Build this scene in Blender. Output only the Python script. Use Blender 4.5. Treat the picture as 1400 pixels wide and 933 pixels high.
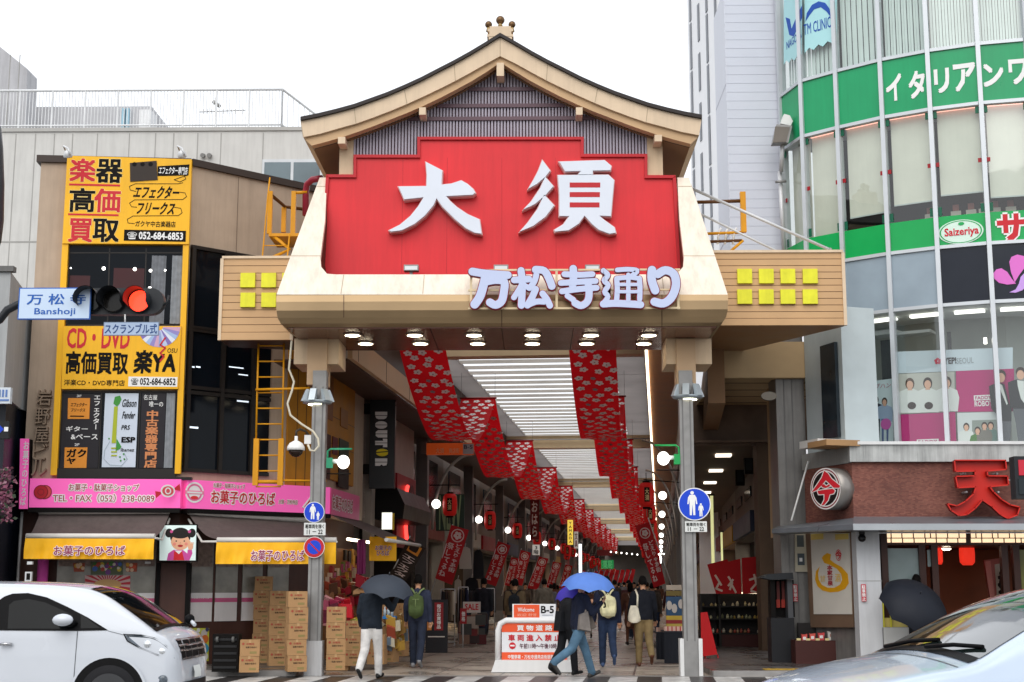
import bpy, bmesh, math, random
from mathutils import Vector, Matrix, Quaternion
random.seed(7)
R = math.radians
SC = bpy.context.scene
COL = SC.collection
for _o in list(bpy.data.objects): bpy.data.objects.remove(_o)

# ------------------------------------------------------------------ camera, sky, sun, exposure
PITCH, YAW, EYE = R(9.75), R(0.87), Vector((0, 0, 1.6))
cam = bpy.data.objects.new('camera', bpy.data.cameras.new('camera')); COL.objects.link(cam)
cam.location = EYE; cam.rotation_euler = (R(90) + PITCH, 0, YAW)
cam.data.sensor_width = 36; cam.data.lens = 50; cam.data.clip_end = 2000
SC.camera = cam
W = bpy.data.worlds.new('World'); SC.world = W; W.use_nodes = True
nt = W.node_tree; nt.nodes.clear()
sky = nt.nodes.new('ShaderNodeTexSky'); sky.sky_type = 'NISHITA'; sky.sun_disc = False
sky.sun_elevation = R(43); sky.sun_rotation = R(192); sky.dust_density = 4; sky.ozone_density = 1
cl = nt.nodes.new('ShaderNodeMix'); cl.data_type = 'RGBA'; cl.inputs[0].default_value = 0.88
cl.inputs[7].default_value = (10.6, 10.9, 11.4, 1)
bg = nt.nodes.new('ShaderNodeBackground'); bg.inputs[1].default_value = 0.10
wo = nt.nodes.new('ShaderNodeOutputWorld')
nt.links.new(sky.outputs[0], cl.inputs[6]); nt.links.new(cl.outputs[2], bg.inputs[0]); nt.links.new(bg.outputs[0], wo.inputs[0])
sun = bpy.data.objects.new('sun', bpy.data.lights.new('sun', 'SUN')); COL.objects.link(sun)
sun.data.energy = 1.3; sun.data.angle = R(55); sun.data.color = (1, .97, .93)
sun.rotation_euler = (R(47), 0, R(-12)); sun.location = (0, -20, 60)
VS = SC.view_settings
SC.display_settings.display_device = 'sRGB'
VS.view_transform = 'Standard'; VS.look = 'None'; VS.gamma = 1; VS.use_curve_mapping = False
VS.exposure = 0.38
SC.render.engine = 'CYCLES'
SC.cycles.use_denoising = True
try: SC.cycles.denoiser = 'OPENIMAGEDENOISE'
except Exception: pass
SC.cycles.max_bounces = 8; SC.cycles.transparent_max_bounces = 16
SC.cycles.sample_clamp_indirect = 4.0
SC.cycles.caustics_reflective = False; SC.cycles.caustics_refractive = False

# ------------------------------------------------------------------ where a direction of view meets the place
FPX = 50 / 36 * 1400.0
_f = Vector((-math.sin(YAW) * math.cos(PITCH), math.cos(YAW) * math.cos(PITCH), math.sin(PITCH)))
_r = Vector((math.cos(YAW), math.sin(YAW), 0)); _u = _r.cross(_f)
def ray(px, py): return _f + _r * ((px - 700) / FPX) + _u * ((466.5 - py) / FPX)
def P(px, py, Y): d = ray(px, py); return EYE + d * (Y / d.y)
def PZ(px, py, z): d = ray(px, py); return EYE + d * ((z - EYE.z) / d.z)
def G(px, py, z=0.0): return PZ(px, py, z)
def zof(py, Y, px=700): return P(px, py, Y).z
_a = ray(902, 800); AX = Vector((_a.x, _a.y, 0)).normalized(); AR = Vector((AX.y, -AX.x, 0))
def AP(t, d, z=0.0): v = AX * d + AR * t; return Vector((v.x, v.y, z))
ARC_ROT = math.atan2(-AX.x, AX.y)
def AT(px, t):           # distance along the arcade where a line at lateral t shows at column px (near horizon)
    d = ray(px, 800); d = Vector((d.x, d.y)); k = t / (d.x * AR.x + d.y * AR.y)
    return k * (d.x * AX.x + d.y * AX.y)

class Fr:
    """a vertical plane: origin, direction along it, outward normal"""
    def __init__(s, a, b):
        s.o = Vector((a.x, a.y, 0)); s.ux = Vector((b.x - a.x, b.y - a.y, 0)); s.L = s.ux.length; s.ux.normalize()
        s.n = Vector((s.ux.y, -s.ux.x, 0))
    def w(s, u, z, d=0.0): v = s.o + s.ux * u + s.n * d; return Vector((v.x, v.y, z))
    def uz(s, px, py, d=0.0):
        r = ray(px, py); k = (s.o + s.n * d - EYE).dot(s.n) / r.dot(s.n); p = EYE + r * k
        return ((p - s.o).dot(s.ux), p.z)
    def p(s, px, py, d=0.0): return EYE + ray(px, py) * ((s.o + s.n * d - EYE).dot(s.n) / ray(px, py).dot(s.n))
    def rect(s, x0, y0, x1, y1, d=0.0):
        xm, ym = (x0 + x1) / 2, (y0 + y1) / 2
        return (s.uz(x0, ym, d)[0], s.uz(xm, y1, d)[1], s.uz(x1, ym, d)[0], s.uz(xm, y0, d)[1])
    def pts(s, l, d=0.0): return [s.uz(x, y, d) for x, y in l]
def FY(Y): return Fr(Vector((-50, Y, 0)), Vector((50, Y, 0)))

# ------------------------------------------------------------------ materials
def lin(h):
    if not isinstance(h, str): return tuple(h)
    h = h.lstrip('#'); o = []
    for i in (0, 2, 4):
        c = int(h[i:i + 2], 16) / 255; o.append(c / 12.92 if c <= .04045 else ((c + .055) / 1.055) ** 2.4)
    return tuple(o)
_MC = {}
def M(name, col, rough=.55, metal=0, var=.10, vs=2.2, bump=0, bs=30, emit=0, dirt=0, spec=.28, coat=0, trans=0, sheen=0):
    if name in _MC: return _MC[name]
    m = bpy.data.materials.new(name); m.use_nodes = True; n = m.node_tree; b = n.nodes['Principled BSDF']
    c = lin(col); b.inputs['Base Color'].default_value = (*c, 1)
    b.inputs['Roughness'].default_value = rough; b.inputs['Metallic'].default_value = metal
    b.inputs['Specular IOR Level'].default_value = spec
    if coat: b.inputs['Coat Weight'].default_value = coat; b.inputs['Coat Roughness'].default_value = .04
    if sheen: b.inputs['Sheen Weight'].default_value = sheen
    last = None
    if var or dirt or bump: tc = n.nodes.new('ShaderNodeTexCoord')
    if var:
        t = n.nodes.new('ShaderNodeTexNoise'); t.inputs['Scale'].default_value = vs; t.inputs['Detail'].default_value = 4
        n.links.new(tc.outputs['Object'], t.inputs['Vector'])
        r = n.nodes.new('ShaderNodeMapRange'); r.inputs[1].default_value = .3; r.inputs[2].default_value = .7
        r.inputs[3].default_value = 1 - var; r.inputs[4].default_value = 1 + var * .6; n.links.new(t.outputs['Fac'], r.inputs[0])
        x = n.nodes.new('ShaderNodeVectorMath'); x.operation = 'SCALE'; x.inputs[0].default_value = c; n.links.new(r.outputs[0], x.inputs['Scale'])
        last = x.outputs[0]
        rr = n.nodes.new('ShaderNodeMapRange'); rr.inputs[3].default_value = max(0, rough - .08); rr.inputs[4].default_value = min(1, rough + .08)
        n.links.new(t.outputs['Fac'], rr.inputs[0]); n.links.new(rr.outputs[0], b.inputs['Roughness'])
    if dirt:
        mp = n.nodes.new('ShaderNodeMapping'); mp.inputs['Scale'].default_value = (5, 5, .35); n.links.new(tc.outputs['Object'], mp.inputs[0])
        t2 = n.nodes.new('ShaderNodeTexNoise'); t2.inputs['Scale'].default_value = 1.6; t2.inputs['Detail'].default_value = 6; t2.inputs['Roughness'].default_value = .7
        n.links.new(mp.outputs[0], t2.inputs['Vector'])
        r2 = n.nodes.new('ShaderNodeMapRange'); r2.inputs[1].default_value = .42; r2.inputs[2].default_value = .75; r2.inputs[3].default_value = 1; r2.inputs[4].default_value = 1 - dirt
        n.links.new(t2.outputs['Fac'], r2.inputs[0])
        x2 = n.nodes.new('ShaderNodeVectorMath'); x2.operation = 'SCALE'
        if last: n.links.new(last, x2.inputs[0])
        else: x2.inputs[0].default_value = c
        n.links.new(r2.outputs[0], x2.inputs['Scale']); last = x2.outputs[0]
    if last: n.links.new(last, b.inputs['Base Color'])
    if bump:
        t3 = n.nodes.new('ShaderNodeTexNoise'); t3.inputs['Scale'].default_value = bs; t3.inputs['Detail'].default_value = 5
        n.links.new(tc.outputs['Object'], t3.inputs['Vector'])
        bp = n.nodes.new('ShaderNodeBump'); bp.inputs['Strength'].default_value = bump; bp.inputs['Distance'].default_value = .02
        n.links.new(t3.outputs['Fac'], bp.inputs['Height']); n.links.new(bp.outputs[0], b.inputs['Normal'])
    if emit:
        b.inputs['Emission Color'].default_value = (*c, 1); b.inputs['Emission Strength'].default_value = emit
    if trans:
        tr = n.nodes.new('ShaderNodeBsdfTranslucent'); mx = n.nodes.new('ShaderNodeMixShader'); mx.inputs[0].default_value = trans
        if last: n.links.new(last, tr.inputs[0])
        else: tr.inputs[0].default_value = (*c, 1)
        n.links.new(b.outputs[0], mx.inputs[1]); n.links.new(tr.outputs[0], mx.inputs[2])
        n.links.new(mx.outputs[0], n.nodes['Material Output'].inputs[0])
    _MC[name] = m; return m
def clear_glass(name, tint='#dfe8e8', refl=.16, rough=.02):
    if name in _MC: return _MC[name]
    m = bpy.data.materials.new(name); m.use_nodes = True; n = m.node_tree; n.nodes.remove(n.nodes['Principled BSDF'])
    t = n.nodes.new('ShaderNodeBsdfTransparent'); t.inputs[0].default_value = (*lin(tint), 1)
    g = n.nodes.new('ShaderNodeBsdfGlossy'); g.inputs['Roughness'].default_value = rough
    tc = n.nodes.new('ShaderNodeTexCoord'); nz = n.nodes.new('ShaderNodeTexNoise'); nz.inputs['Scale'].default_value = .8
    n.links.new(tc.outputs['Object'], nz.inputs['Vector'])
    bp = n.nodes.new('ShaderNodeBump'); bp.inputs['Strength'].default_value = .06; bp.inputs['Distance'].default_value = .05
    n.links.new(nz.outputs['Fac'], bp.inputs['Height']); n.links.new(bp.outputs[0], g.inputs['Normal'])
    fr = n.nodes.new('ShaderNodeFresnel'); ge = n.nodes.new('ShaderNodeNewGeometry'); io = n.nodes.new('ShaderNodeMapRange'); io.inputs[3].default_value = 1.45; io.inputs[4].default_value = 1 / 1.45
    n.links.new(ge.outputs['Backfacing'], io.inputs[0]); n.links.new(io.outputs[0], fr.inputs[0])
    ad = n.nodes.new('ShaderNodeMath'); ad.operation = 'ADD'; ad.use_clamp = True; ad.inputs[1].default_value = refl - .04
    n.links.new(fr.outputs[0], ad.inputs[0])
    mx = n.nodes.new('ShaderNodeMixShader'); n.links.new(ad.outputs[0], mx.inputs[0]); n.links.new(t.outputs[0], mx.inputs[1]); n.links.new(g.outputs[0], mx.inputs[2])
    n.links.new(mx.outputs[0], n.nodes['Material Output'].inputs[0]); _MC[name] = m; return m
def brick_mat(name, c1, c2, mortar, scale, bw=.5, rh=.25, rough=.8, msize=.02, swap=True, wet=False, bump=.4):
    m = bpy.data.materials.new(name); m.use_nodes = True; n = m.node_tree; b = n.nodes['Principled BSDF']
    tc = n.nodes.new('ShaderNodeTexCoord'); vec = tc.outputs['Object']
    if swap:
        s = n.nodes.new('ShaderNodeSeparateXYZ'); n.links.new(vec, s.inputs[0]); a = n.nodes.new('ShaderNodeMath'); a.operation = 'ADD'
        n.links.new(s.outputs[0], a.inputs[0]); n.links.new(s.outputs[1], a.inputs[1])
        cb = n.nodes.new('ShaderNodeCombineXYZ'); n.links.new(a.outputs[0], cb.inputs[0]); n.links.new(s.outputs[2], cb.inputs[1]); vec = cb.outputs[0]
    t = n.nodes.new('ShaderNodeTexBrick'); n.links.new(vec, t.inputs['Vector'])
    for k, v in (('Color1', c1), ('Color2', c2), ('Mortar', mortar)): t.inputs[k].default_value = (*lin(v), 1)
    t.inputs['Scale'].default_value = scale; t.inputs['Mortar Size'].default_value = msize; t.inputs['Brick Width'].default_value = bw; t.inputs['Row Height'].default_value = rh
    t.inputs['Bias'].default_value = -.1
    if not swap: t.offset = 0
    nz = n.nodes.new('ShaderNodeTexNoise'); nz.inputs['Scale'].default_value = 1.1; nz.inputs['Detail'].default_value = 6; n.links.new(tc.outputs['Object'], nz.inputs['Vector'])
    mr = n.nodes.new('ShaderNodeMapRange'); mr.inputs[1].default_value = .3; mr.inputs[2].default_value = .7; mr.inputs[3].default_value = .7; mr.inputs[4].default_value = 1.15
    n.links.new(nz.outputs['Fac'], mr.inputs[0]); x = n.nodes.new('ShaderNodeVectorMath'); x.operation = 'SCALE'
    n.links.new(t.outputs['Color'], x.inputs[0]); n.links.new(mr.outputs[0], x.inputs['Scale']); n.links.new(x.outputs[0], b.inputs['Base Color'])
    b.inputs['Roughness'].default_value = rough
    if wet:
        r2 = n.nodes.new('ShaderNodeMapRange'); r2.inputs[1].default_value = .38; r2.inputs[2].default_value = .62; r2.inputs[3].default_value = .2; r2.inputs[4].default_value = .5
        n.links.new(nz.outputs['Fac'], r2.inputs[0]); n.links.new(r2.outputs[0], b.inputs['Roughness'])
    bp = n.nodes.new('ShaderNodeBump'); bp.inputs['Strength'].default_value = bump; bp.inputs['Distance'].default_value = .01; bp.invert = True
    n.links.new(t.outputs['Fac'], bp.inputs['Height']); n.links.new(bp.outputs[0], b.inputs['Normal'])
    _MC[name] = m; return m
def flat(h, rough=.5, **k): return M('paint_' + h.strip('#'), h, rough, var=k.pop('var', .04), **k)

# ------------------------------------------------------------------ mesh builder
_TX = {}
_tc = bpy.data.curves.new('type', 'FONT'); _to = bpy.data.objects.new('type', _tc); COL.objects.link(_to)
def tmesh(s, bold=0, ext=0, res=2):
    k = (s, bold, ext, res)
    if k not in _TX:
        _tc.body = s; _tc.offset = bold; _tc.extrude = ext; _tc.resolution_u = res; _tc.size = 1
        dg = bpy.context.evaluated_depsgraph_get(); dg.update()
        me = bpy.data.meshes.new_from_object(_to.evaluated_get(dg))
        _TX[k] = ([v.co.copy() for v in me.vertices], [tuple(p.vertices) for p in me.polygons]); bpy.data.meshes.remove(me)
    return _TX[k]
def clean_poly(p):
    o = []
    for q in p:
        if not o or (abs(q[0] - o[-1][0]) + abs(q[1] - o[-1][1])) > 1e-5: o.append(q)
    return o
class MB:
    def __init__(s): s.v = []; s.f = []
    def face(s, pts, m, sm=False):
        i = len(s.v); s.v += [Vector(p) for p in pts]; s.f.append((tuple(range(i, i + len(pts))), m, sm)); return s
    def box(s, x0, x1, y0, y1, z0, z1, m): return s.hexa([Vector((x, y, z)) for z in (z0, z1) for x, y in ((x0, y0), (x1, y0), (x1, y1), (x0, y1))], m)
    def hexa(s, c, m):
        i = len(s.v); s.v += c
        for q in ((3, 2, 1, 0), (4, 5, 6, 7), (0, 1, 5, 4), (1, 2, 6, 5), (2, 3, 7, 6), (3, 0, 4, 7)): s.f.append((tuple(i + k for k in q), m, False))
        return s
    def fbox(s, fr, u0, u1, z0, z1, d0, d1, m):
        return s.hexa([fr.w(u, z, d) for z in (z0, z1) for u, d in ((u0, d1), (u1, d1), (u1, d0), (u0, d0))], m)
    def rbox(s, fr, x0, y0, x1, y1, d0, d1, m, at=None):     # box by its outline as seen, on a facade
        u0, z0, u1, z1 = fr.rect(x0, y0, x1, y1, d1 if at is None else at); return s.fbox(fr, u0, u1, z0, z1, d0, d1, m)
    def abox(s, t0, t1, d0, d1, z0, z1, m):
        return s.hexa([AP(t, d, z) for z in (z0, z1) for t, d in ((t0, d0), (t1, d0), (t1, d1), (t0, d1))], m)
    def fpoly(s, fr, uz, d0, d1, m, side=None):
        uz = clean_poly(uz); n = len(uz); i = len(s.v); s.v += [fr.w(u, z, d1) for u, z in uz] + [fr.w(u, z, d0) for u, z in uz]
        a = sum(uz[k][0] * uz[(k + 1) % n][1] - uz[(k + 1) % n][0] * uz[k][1] for k in range(n))
        o = list(range(n)) if a > 0 else list(range(n))[::-1]
        s.f.append((tuple(i + k for k in o), m, False)); s.f.append((tuple(i + n + k for k in o[::-1]), m, False))
        for k in range(n):
            a_, b_ = o[k], o[(k + 1) % n]; s.f.append(((i + a_, i + n + a_, i + n + b_, i + b_), side or m, False))
        return s
    def ppoly(s, fr, px, d0, d1, m, side=None, at=None): return s.fpoly(fr, fr.pts(px, d1 if at is None else at), d0, d1, m, side)
    def sheet(s, fr, uz, d, m):
        uz = clean_poly(uz); n = len(uz); a = sum(uz[k][0] * uz[(k + 1) % n][1] - uz[(k + 1) % n][0] * uz[k][1] for k in range(n))
        return s.face([fr.w(u, z, d) for u, z in (uz if a > 0 else uz[::-1])], m)
    def disc(s, fr, u, z, r, d, m, n=28, ry=None, a0=0, a1=2 * math.pi): return s.sheet(fr, [(u + r * math.cos(a0 + (a1 - a0) * k / n), z + (ry or r) * math.sin(a0 + (a1 - a0) * k / n)) for k in range(n + (a1 - a0 < 6.28))], d, m)
    def ring(s, fr, u, z, r0, r1, d, m, n=28, ry=1.0):
        for k in range(n):
            a, b = 2 * math.pi * k / n, 2 * math.pi * (k + 1) / n
            s.sheet(fr, [(u + r0 * math.cos(a), z + r0 * ry * math.sin(a)), (u + r1 * math.cos(a), z + r1 * ry * math.sin(a)), (u + r1 * math.cos(b), z + r1 * ry * math.sin(b)), (u + r0 * math.cos(b), z + r0 * ry * math.sin(b))], d, m)
        return s
    def stroke(s, fr, uz, w, d, m):
        for a, b in zip(uz, uz[1:]):
            t = Vector((b[0] - a[0], b[1] - a[1])); 
            if t.length < 1e-6: continue
            t.normalize(); nn = Vector((-t.y, t.x)) * w / 2; t = t * w * .3
            s.sheet(fr, [(a[0] - t.x - nn.x, a[1] - t.y - nn.y), (b[0] + t.x - nn.x, b[1] + t.y - nn.y), (b[0] + t.x + nn.x, b[1] + t.y + nn.y), (a[0] - t.x + nn.x, a[1] - t.y + nn.y)], d, m)
        return s
    def tube(s, pts, r, m, n=8, caps=True, sm=True):
        pts = [Vector(p) for p in pts]; rs = r if isinstance(r, (list, tuple)) else [r] * len(pts); i = len(s.v)
        t0 = (pts[1] - pts[0]).normalized(); x = t0.orthogonal().normalized()
        for k, p in enumerate(pts):
            t = ((pts[k + 1] if k + 1 < len(pts) else p) - (pts[k - 1] if k else p))
            t = t.normalized() if t.length > 1e-9 else t0
            x = (x - t * x.dot(t)); x = x.normalized() if x.length > 1e-6 else t.orthogonal().normalized(); y = t.cross(x)
            s.v += [p + (x * math.cos(2 * math.pi * a / n) + y * math.sin(2 * math.pi * a / n)) * rs[k] for a in range(n)]
        for k in range(len(pts) - 1):
            for a in range(n):
                b = (a + 1) % n; s.f.append(((i + k * n + a, i + k * n + b, i + (k + 1) * n + b, i + (k + 1) * n + a), m, sm))
        if caps:
            s.f.append((tuple(i + a for a in range(n))[::-1], m, False)); j = i + (len(pts) - 1) * n; s.f.append((tuple(j + a for a in range(n)), m, False))
        return s
    def lathe(s, c, prof, m, n=20, axis=Vector((0, 0, 1)), sm=True):
        c = Vector(c); q = Vector((0, 0, 1)).rotation_difference(axis); i = len(s.v)
        for r, h in prof: s.v += [c + q @ Vector((r * math.cos(2 * math.pi * a / n), r * math.sin(2 * math.pi * a / n), h)) for a in range(n)]
        for k in range(len(prof) - 1):
            for a in range(n):
                b = (a + 1) % n; s.f.append(((i + k * n + a, i + k * n + b, i + (k + 1) * n + b, i + (k + 1) * n + a), m, sm))
        if prof[0][0] > 1e-4: s.f.append((tuple(i + a for a in range(n))[::-1], m, False))
        if prof[-1][0] > 1e-4: j = i + (len(prof) - 1) * n; s.f.append((tuple(j + a for a in range(n)), m, False))
        return s
    def ball(s, c, r, m, n=14, sx=1, sy=1, sz=1):
        i = len(s.v); c = Vector(c); h = n // 2
        for k in range(h + 1):
            th = math.pi * k / h
            for a in range(n): ph = 2 * math.pi * a / n; s.v.append(c + Vector((r * sx * math.sin(th) * math.cos(ph), r * sy * math.sin(th) * math.sin(ph), -r * sz * math.cos(th))))
        for k in range(h):
            for a in range(n): b = (a + 1) % n; s.f.append(((i + k * n + a, i + k * n + b, i + (k + 1) * n + b, i + (k + 1) * n + a), m, True))
        return s
    def grid(s, rows, m, sm=True, close=False):
        i = len(s.v); nr, nc = len(rows), len(rows[0])
        for r in rows: s.v += [Vector(p) for p in r]
        for a in range(nr - 1):
            for b in range(nc if close else nc - 1):
                c = (b + 1) % nc; s.f.append(((i + a * nc + b, i + a * nc + c, i + (a + 1) * nc + c, i + (a + 1) * nc + b), m, sm))
        return s
    def text(s, t, fr, box, d, m, bold=.012, out=None, shear=0, ext=0, vert=False, keep=False, res=2):
        """lettering fitted to a box on a facade; weight and outline come from close-set repeats of the glyph outlines"""
        u0, z0, u1, z1 = box
        def offs(r, n): return [(r * math.cos(2 * math.pi * (k + .5) / n), r * math.sin(2 * math.pi * (k + .5) / n)) for k in range(n)]
        def lay(V, F, fn, bold, d0):
            jobs = []
            if out: jobs += [(o, out[0], -.0045 + .00025 * k) for k, o in enumerate(offs(max(.0, bold) + out[1], 8))]
            if bold > .004: jobs += [(o, m, -.0012 + .0003 * k) for k, o in enumerate(offs(bold, 4))]
            jobs.append(((0, 0), m, 0))
            for (ox, oy), mm, dd in jobs:
                i = len(s.v)
                for v in V: s.v.append(fn(v.x + ox, v.y + oy, d0 + dd))
                s.f.extend((tuple(i + q for q in f), mm, False) for f in F)
        if vert:
            n = len(t); ch = (z1 - z0) / n; w = u1 - u0; uc = (u0 + u1) / 2
            for k, c in enumerate(t):
                V, F = tmesh(c, 0, 0, res)
                if not V: continue
                xs = [v.x for v in V]; ys = [v.y for v in V]; rot = c in 'ー〜～()（）'; mx, my = (min(xs) + max(xs)) / 2, (min(ys) + max(ys)) / 2; zc = z1 - ch * (k + .5)
                def fn(x, y, dd):
                    a, b = x - mx, y - (my if rot else .38)
                    if rot: a, b = b, -a
                    return fr.w(uc + a * w * .98, zc + b * ch * .98, dd)
                lay(V, F, fn, bold, d)
            return s
        V, F = tmesh(t, 0, ext, res)
        x0, x1 = min(v.x for v in V), max(v.x for v in V); y0, y1 = min(v.y for v in V), max(v.y for v in V)
        sx, sz = (u1 - u0) / (x1 - x0), (z1 - z0) / (y1 - y0)
        if keep: k = min(sx, sz); u0 += (sx - k) * (x1 - x0) / 2; z0 += (sz - k) * (y1 - y0) / 2; sx = sz = k
        if ext:
            i = len(s.v)
            for v in V: s.v.append(fr.w(u0 + (v.x - x0) * sx, z0 + (v.y - y0) * sz, d + v.z))
            s.f.extend((tuple(i + q for q in f), m, False) for f in F); return s
        lay(V, F, lambda x, y, dd: fr.w(u0 + (x - x0) * sx + shear * (y - y0) * sz, z0 + (y - y0) * sz, dd), bold, d); return s
    def ptext(s, t, fr, x0, y0, x1, y1, d, m, **k): return s.text(t, fr, fr.rect(x0, y0, x1, y1, d), d, m, **k)
    def build(s, name, parent=None, base=None, label=None, cat=None, group=None, kind=None):
        if parent is not None: o0 = BASE[parent.name]
        elif base is not None: o0 = Vector(base)
        else:
            xs, ys, zs = [v.x for v in s.v], [v.y for v in s.v], [v.z for v in s.v]
            o0 = Vector(((min(xs) + max(xs)) / 2, (min(ys) + max(ys)) / 2, min(zs)))
        me = bpy.data.meshes.new(name); me.from_pydata([v - o0 for v in s.v], [], [f[0] for f in s.f])
        ms = []; 
        for f in s.f:
            if f[1] not in ms: ms.append(f[1])
        for m in ms: me.materials.append(m)
        me.polygons.foreach_set('material_index', [ms.index(f[1]) for f in s.f]); me.polygons.foreach_set('use_smooth', [f[2] for f in s.f])
        me.update(); o = bpy.data.objects.new(name, me); COL.objects.link(o); BASE[o.name] = o0
        if parent is not None: o.parent = parent
        else: o.location = o0
        return tag(o, label, cat, group, kind)
BASE = {}
def tag(o, label=None, cat=None, group=None, kind=None):
    for k, v in (('label', label), ('category', cat), ('group', group), ('kind', kind)):
        if v: o[k] = v
    return o
def thing(name, label, cat, loc, group=None):
    o = bpy.data.objects.new(name, None); COL.objects.link(o); o.location = loc; o.empty_display_size = .2; BASE[o.name] = Vector(loc)
    return tag(o, label, cat, group)
def dup(root, loc, rotz=None, label=None, group=None):
    def cp(o, par):
        c = o.copy(); COL.objects.link(c); BASE[c.name] = BASE.get(o.name, Vector())
        if par is not None: c.parent = par
        for ch in list(o.children): cp(ch, c)
        return c
    r = cp(root, None); r.location = loc
    if rotz is not None: r.rotation_euler = (0, 0, rotz)
    if label: r['label'] = label
    if group: r['group'] = group
    return r

# ================================================================== ground
def S_(o): return tag(o, kind='structure')
asphalt = M('asphalt', (.075, .07, .067), .42, var=.35, vs=3, bump=.25, bs=60)
S_(MB().box(-400, 400, -300, 900, -.4, -.03, M('earth', (.09, .088, .085), .8)).build('ground', base=(0, 0, 0)))
S_(MB().face([(-60, -30, -.012), (60, -30, -.012), (60, 26.02, -.012), (-60, 26.02, -.012)], asphalt).build('road', base=(0, 0, 0)))
tile = brick_mat('arcade_paving', '#b0a598', '#9c9185', '#5f5750', 1.0, bw=1.2, rh=1.2, rough=.4, msize=.02, swap=False, wet=True, bump=.15)
pav = brick_mat('pavement_blocks', '#5d5856', '#4c4846', '#33302e', 1.0, bw=.4, rh=.2, rough=.4, msize=.012, swap=False, wet=True, bump=.3)
# arcade floor, lined up with the arcade's own axis
fl = MB().face([(-9, 24, 0), (9, 24, 0), (9, 420, 0), (-9, 420, 0)], tile).build('arcade_floor', base=(0, 0, 0)); S_(fl); fl.rotation_euler.z = ARC_ROT
fl.location = Vector((0, 0, 0)) + AR * -2.9
# the floor is cut straight at the road edge by the threshold kerb
thr = M('kerb_stone', (.26, .25, .24), .5, var=.2, vs=4, bump=.2)
road2 = MB()
road2.face([(-60, 22, .004), (60, 22, .004), (60, 25.85, .004), (-60, 25.85, .004)], M('wet_asphalt', (.032, .029, .028), .35, var=.35, vs=3, bump=.2, bs=60)); S_(road2.build('road_edge', base=(0, 0, 0)))
S_(MB().face([(-6.4, 25.85, .008), (3.4, 25.85, .008), (3.4, 26.15, .008), (-6.4, 26.15, .008)], thr).build('threshold_strip', base=(0, 0, 0)))
def paving(name, x0, x1, y0, y1):
    b = MB().box(x0, x1, y0 + .15, y1, -.02, .1, pav); b.box(x0, x1, y0, y0 + .147, -.02, .105, thr); S_(b.build(name, base=(0, 0, 0)))
paving('pavement', -40, G(415, 921).x, 25.9, 32)
paving('pavement', G(966, 921).x, 40, 25.9, 50)
zw = M('road_paint', (.52, .51, .49), .35, var=.45, vs=3.5)
zb = MB()
for k in range(-8, 9):
    c = G(781 + k * 71.5, 928.7); w = .24
    a = c + AX * -9 - AR * w; b_ = c + AX * -9 + AR * w; d_ = c + AX * 1.15 + AR * w; e_ = c + AX * 1.15 - AR * w
    def cut(p, q): k_ = min(1, (25.83 - p.y) / (q.y - p.y)); return p + (q - p) * k_
    e_, d_ = cut(a, e_), cut(b_, d_)
    zb.face([(v.x, v.y, .008) for v in (a, b_, d_, e_)], zw)
S_(zb.build('crosswalk', base=(0, 0, 0)))
tac = MB(); ty = M('tactile_yellow', '#a8862f', .6, var=.25, vs=8)
q = G(1060, 921); tac.box(q.x - .3, q.x + 12, 26.25, 26.55, .1, .112, ty)
for i in range(40):
    for j in range(2): tac.lathe((q.x - .2 + i * .15, 26.33 + j * .14, .112), [(.03, 0), (.02, .006)], ty, 6)
S_(tac.build('pavement_tactile_strip', base=(0, 0, 0)))

# ================================================================== the gate over the mouth of the arcade
cream = M('cream_panel', '#eaddcb', .45, var=.08, dirt=.24); beige = M('beige_panel', '#ceb595', .5, var=.09, vs=1.5, dirt=.14)
barge = M('barge_beige', '#d8c1a4', .5, var=.08, dirt=.12); bargelo = M('barge_lower', '#c4a37c', .55, var=.08)
bronze = M('bronze_fascia', '#97806098'[:7], .34, metal=.55, var=.16, vs=.7); soff = M('gate_soffit', '#6b4433', .22, var=.1)
redp = M('red_panel', '#d62a31', .42, var=.1, vs=.8, dirt=.12); redf = M('red_trim', '#b81c26', .4, var=.06)
white = M('white_letter', '#d6dce6', .35, var=.03); darkroof = M('roof_edge', '#2b2422', .5); brownw = M('dark_brown_wood', '#4a2e22', .5, var=.15)
steel = M('galvanised', '#8b8a88', .42, metal=.35, var=.14, vs=5); steell = M('light_steel', '#c8c9ca', .4, metal=.2, var=.08)
F0, YP = 24.8, 25.7
gate = thing('arcade_gate', 'tall arcade entrance gate with curved gable roof over a stepped red signboard', 'gate', (P(686, 900, 26).x, 26, 0))
Ff, Fp = FY(F0), FY(YP)
# fascia and soffit
zt = zof(403, F0, 686)
prof = [(403, F0, 378, 995), (412, F0 - .05, 377.6, 995.5), (424, F0 - .05, 378, 995), (434, F0 - .0, 379.5, 993), (442, F0 + .06, 384, 988), (447, F0 + .15, 392, 981)]
rows = []
for py, Y, xl, xr in prof:
    a, b = P(xl, py, Y), P(xr, py, Y); a.z = b.z = P(686, py, Y).z; rows.append([Vector((a.x, 27.4, a.z)), a, b, Vector((b.x, 27.4, b.z))])
zs = rows[-1][0].z
fb = MB()
for r0, r1 in zip(rows, rows[1:]):
    for j in range(3): fb.face([r1[j], r1[j + 1], r0[j + 1], r0[j]], bronze, j == 1)
fb.face([rows[0][0], rows[0][1], rows[0][2], rows[0][3]], bronze)
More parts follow.
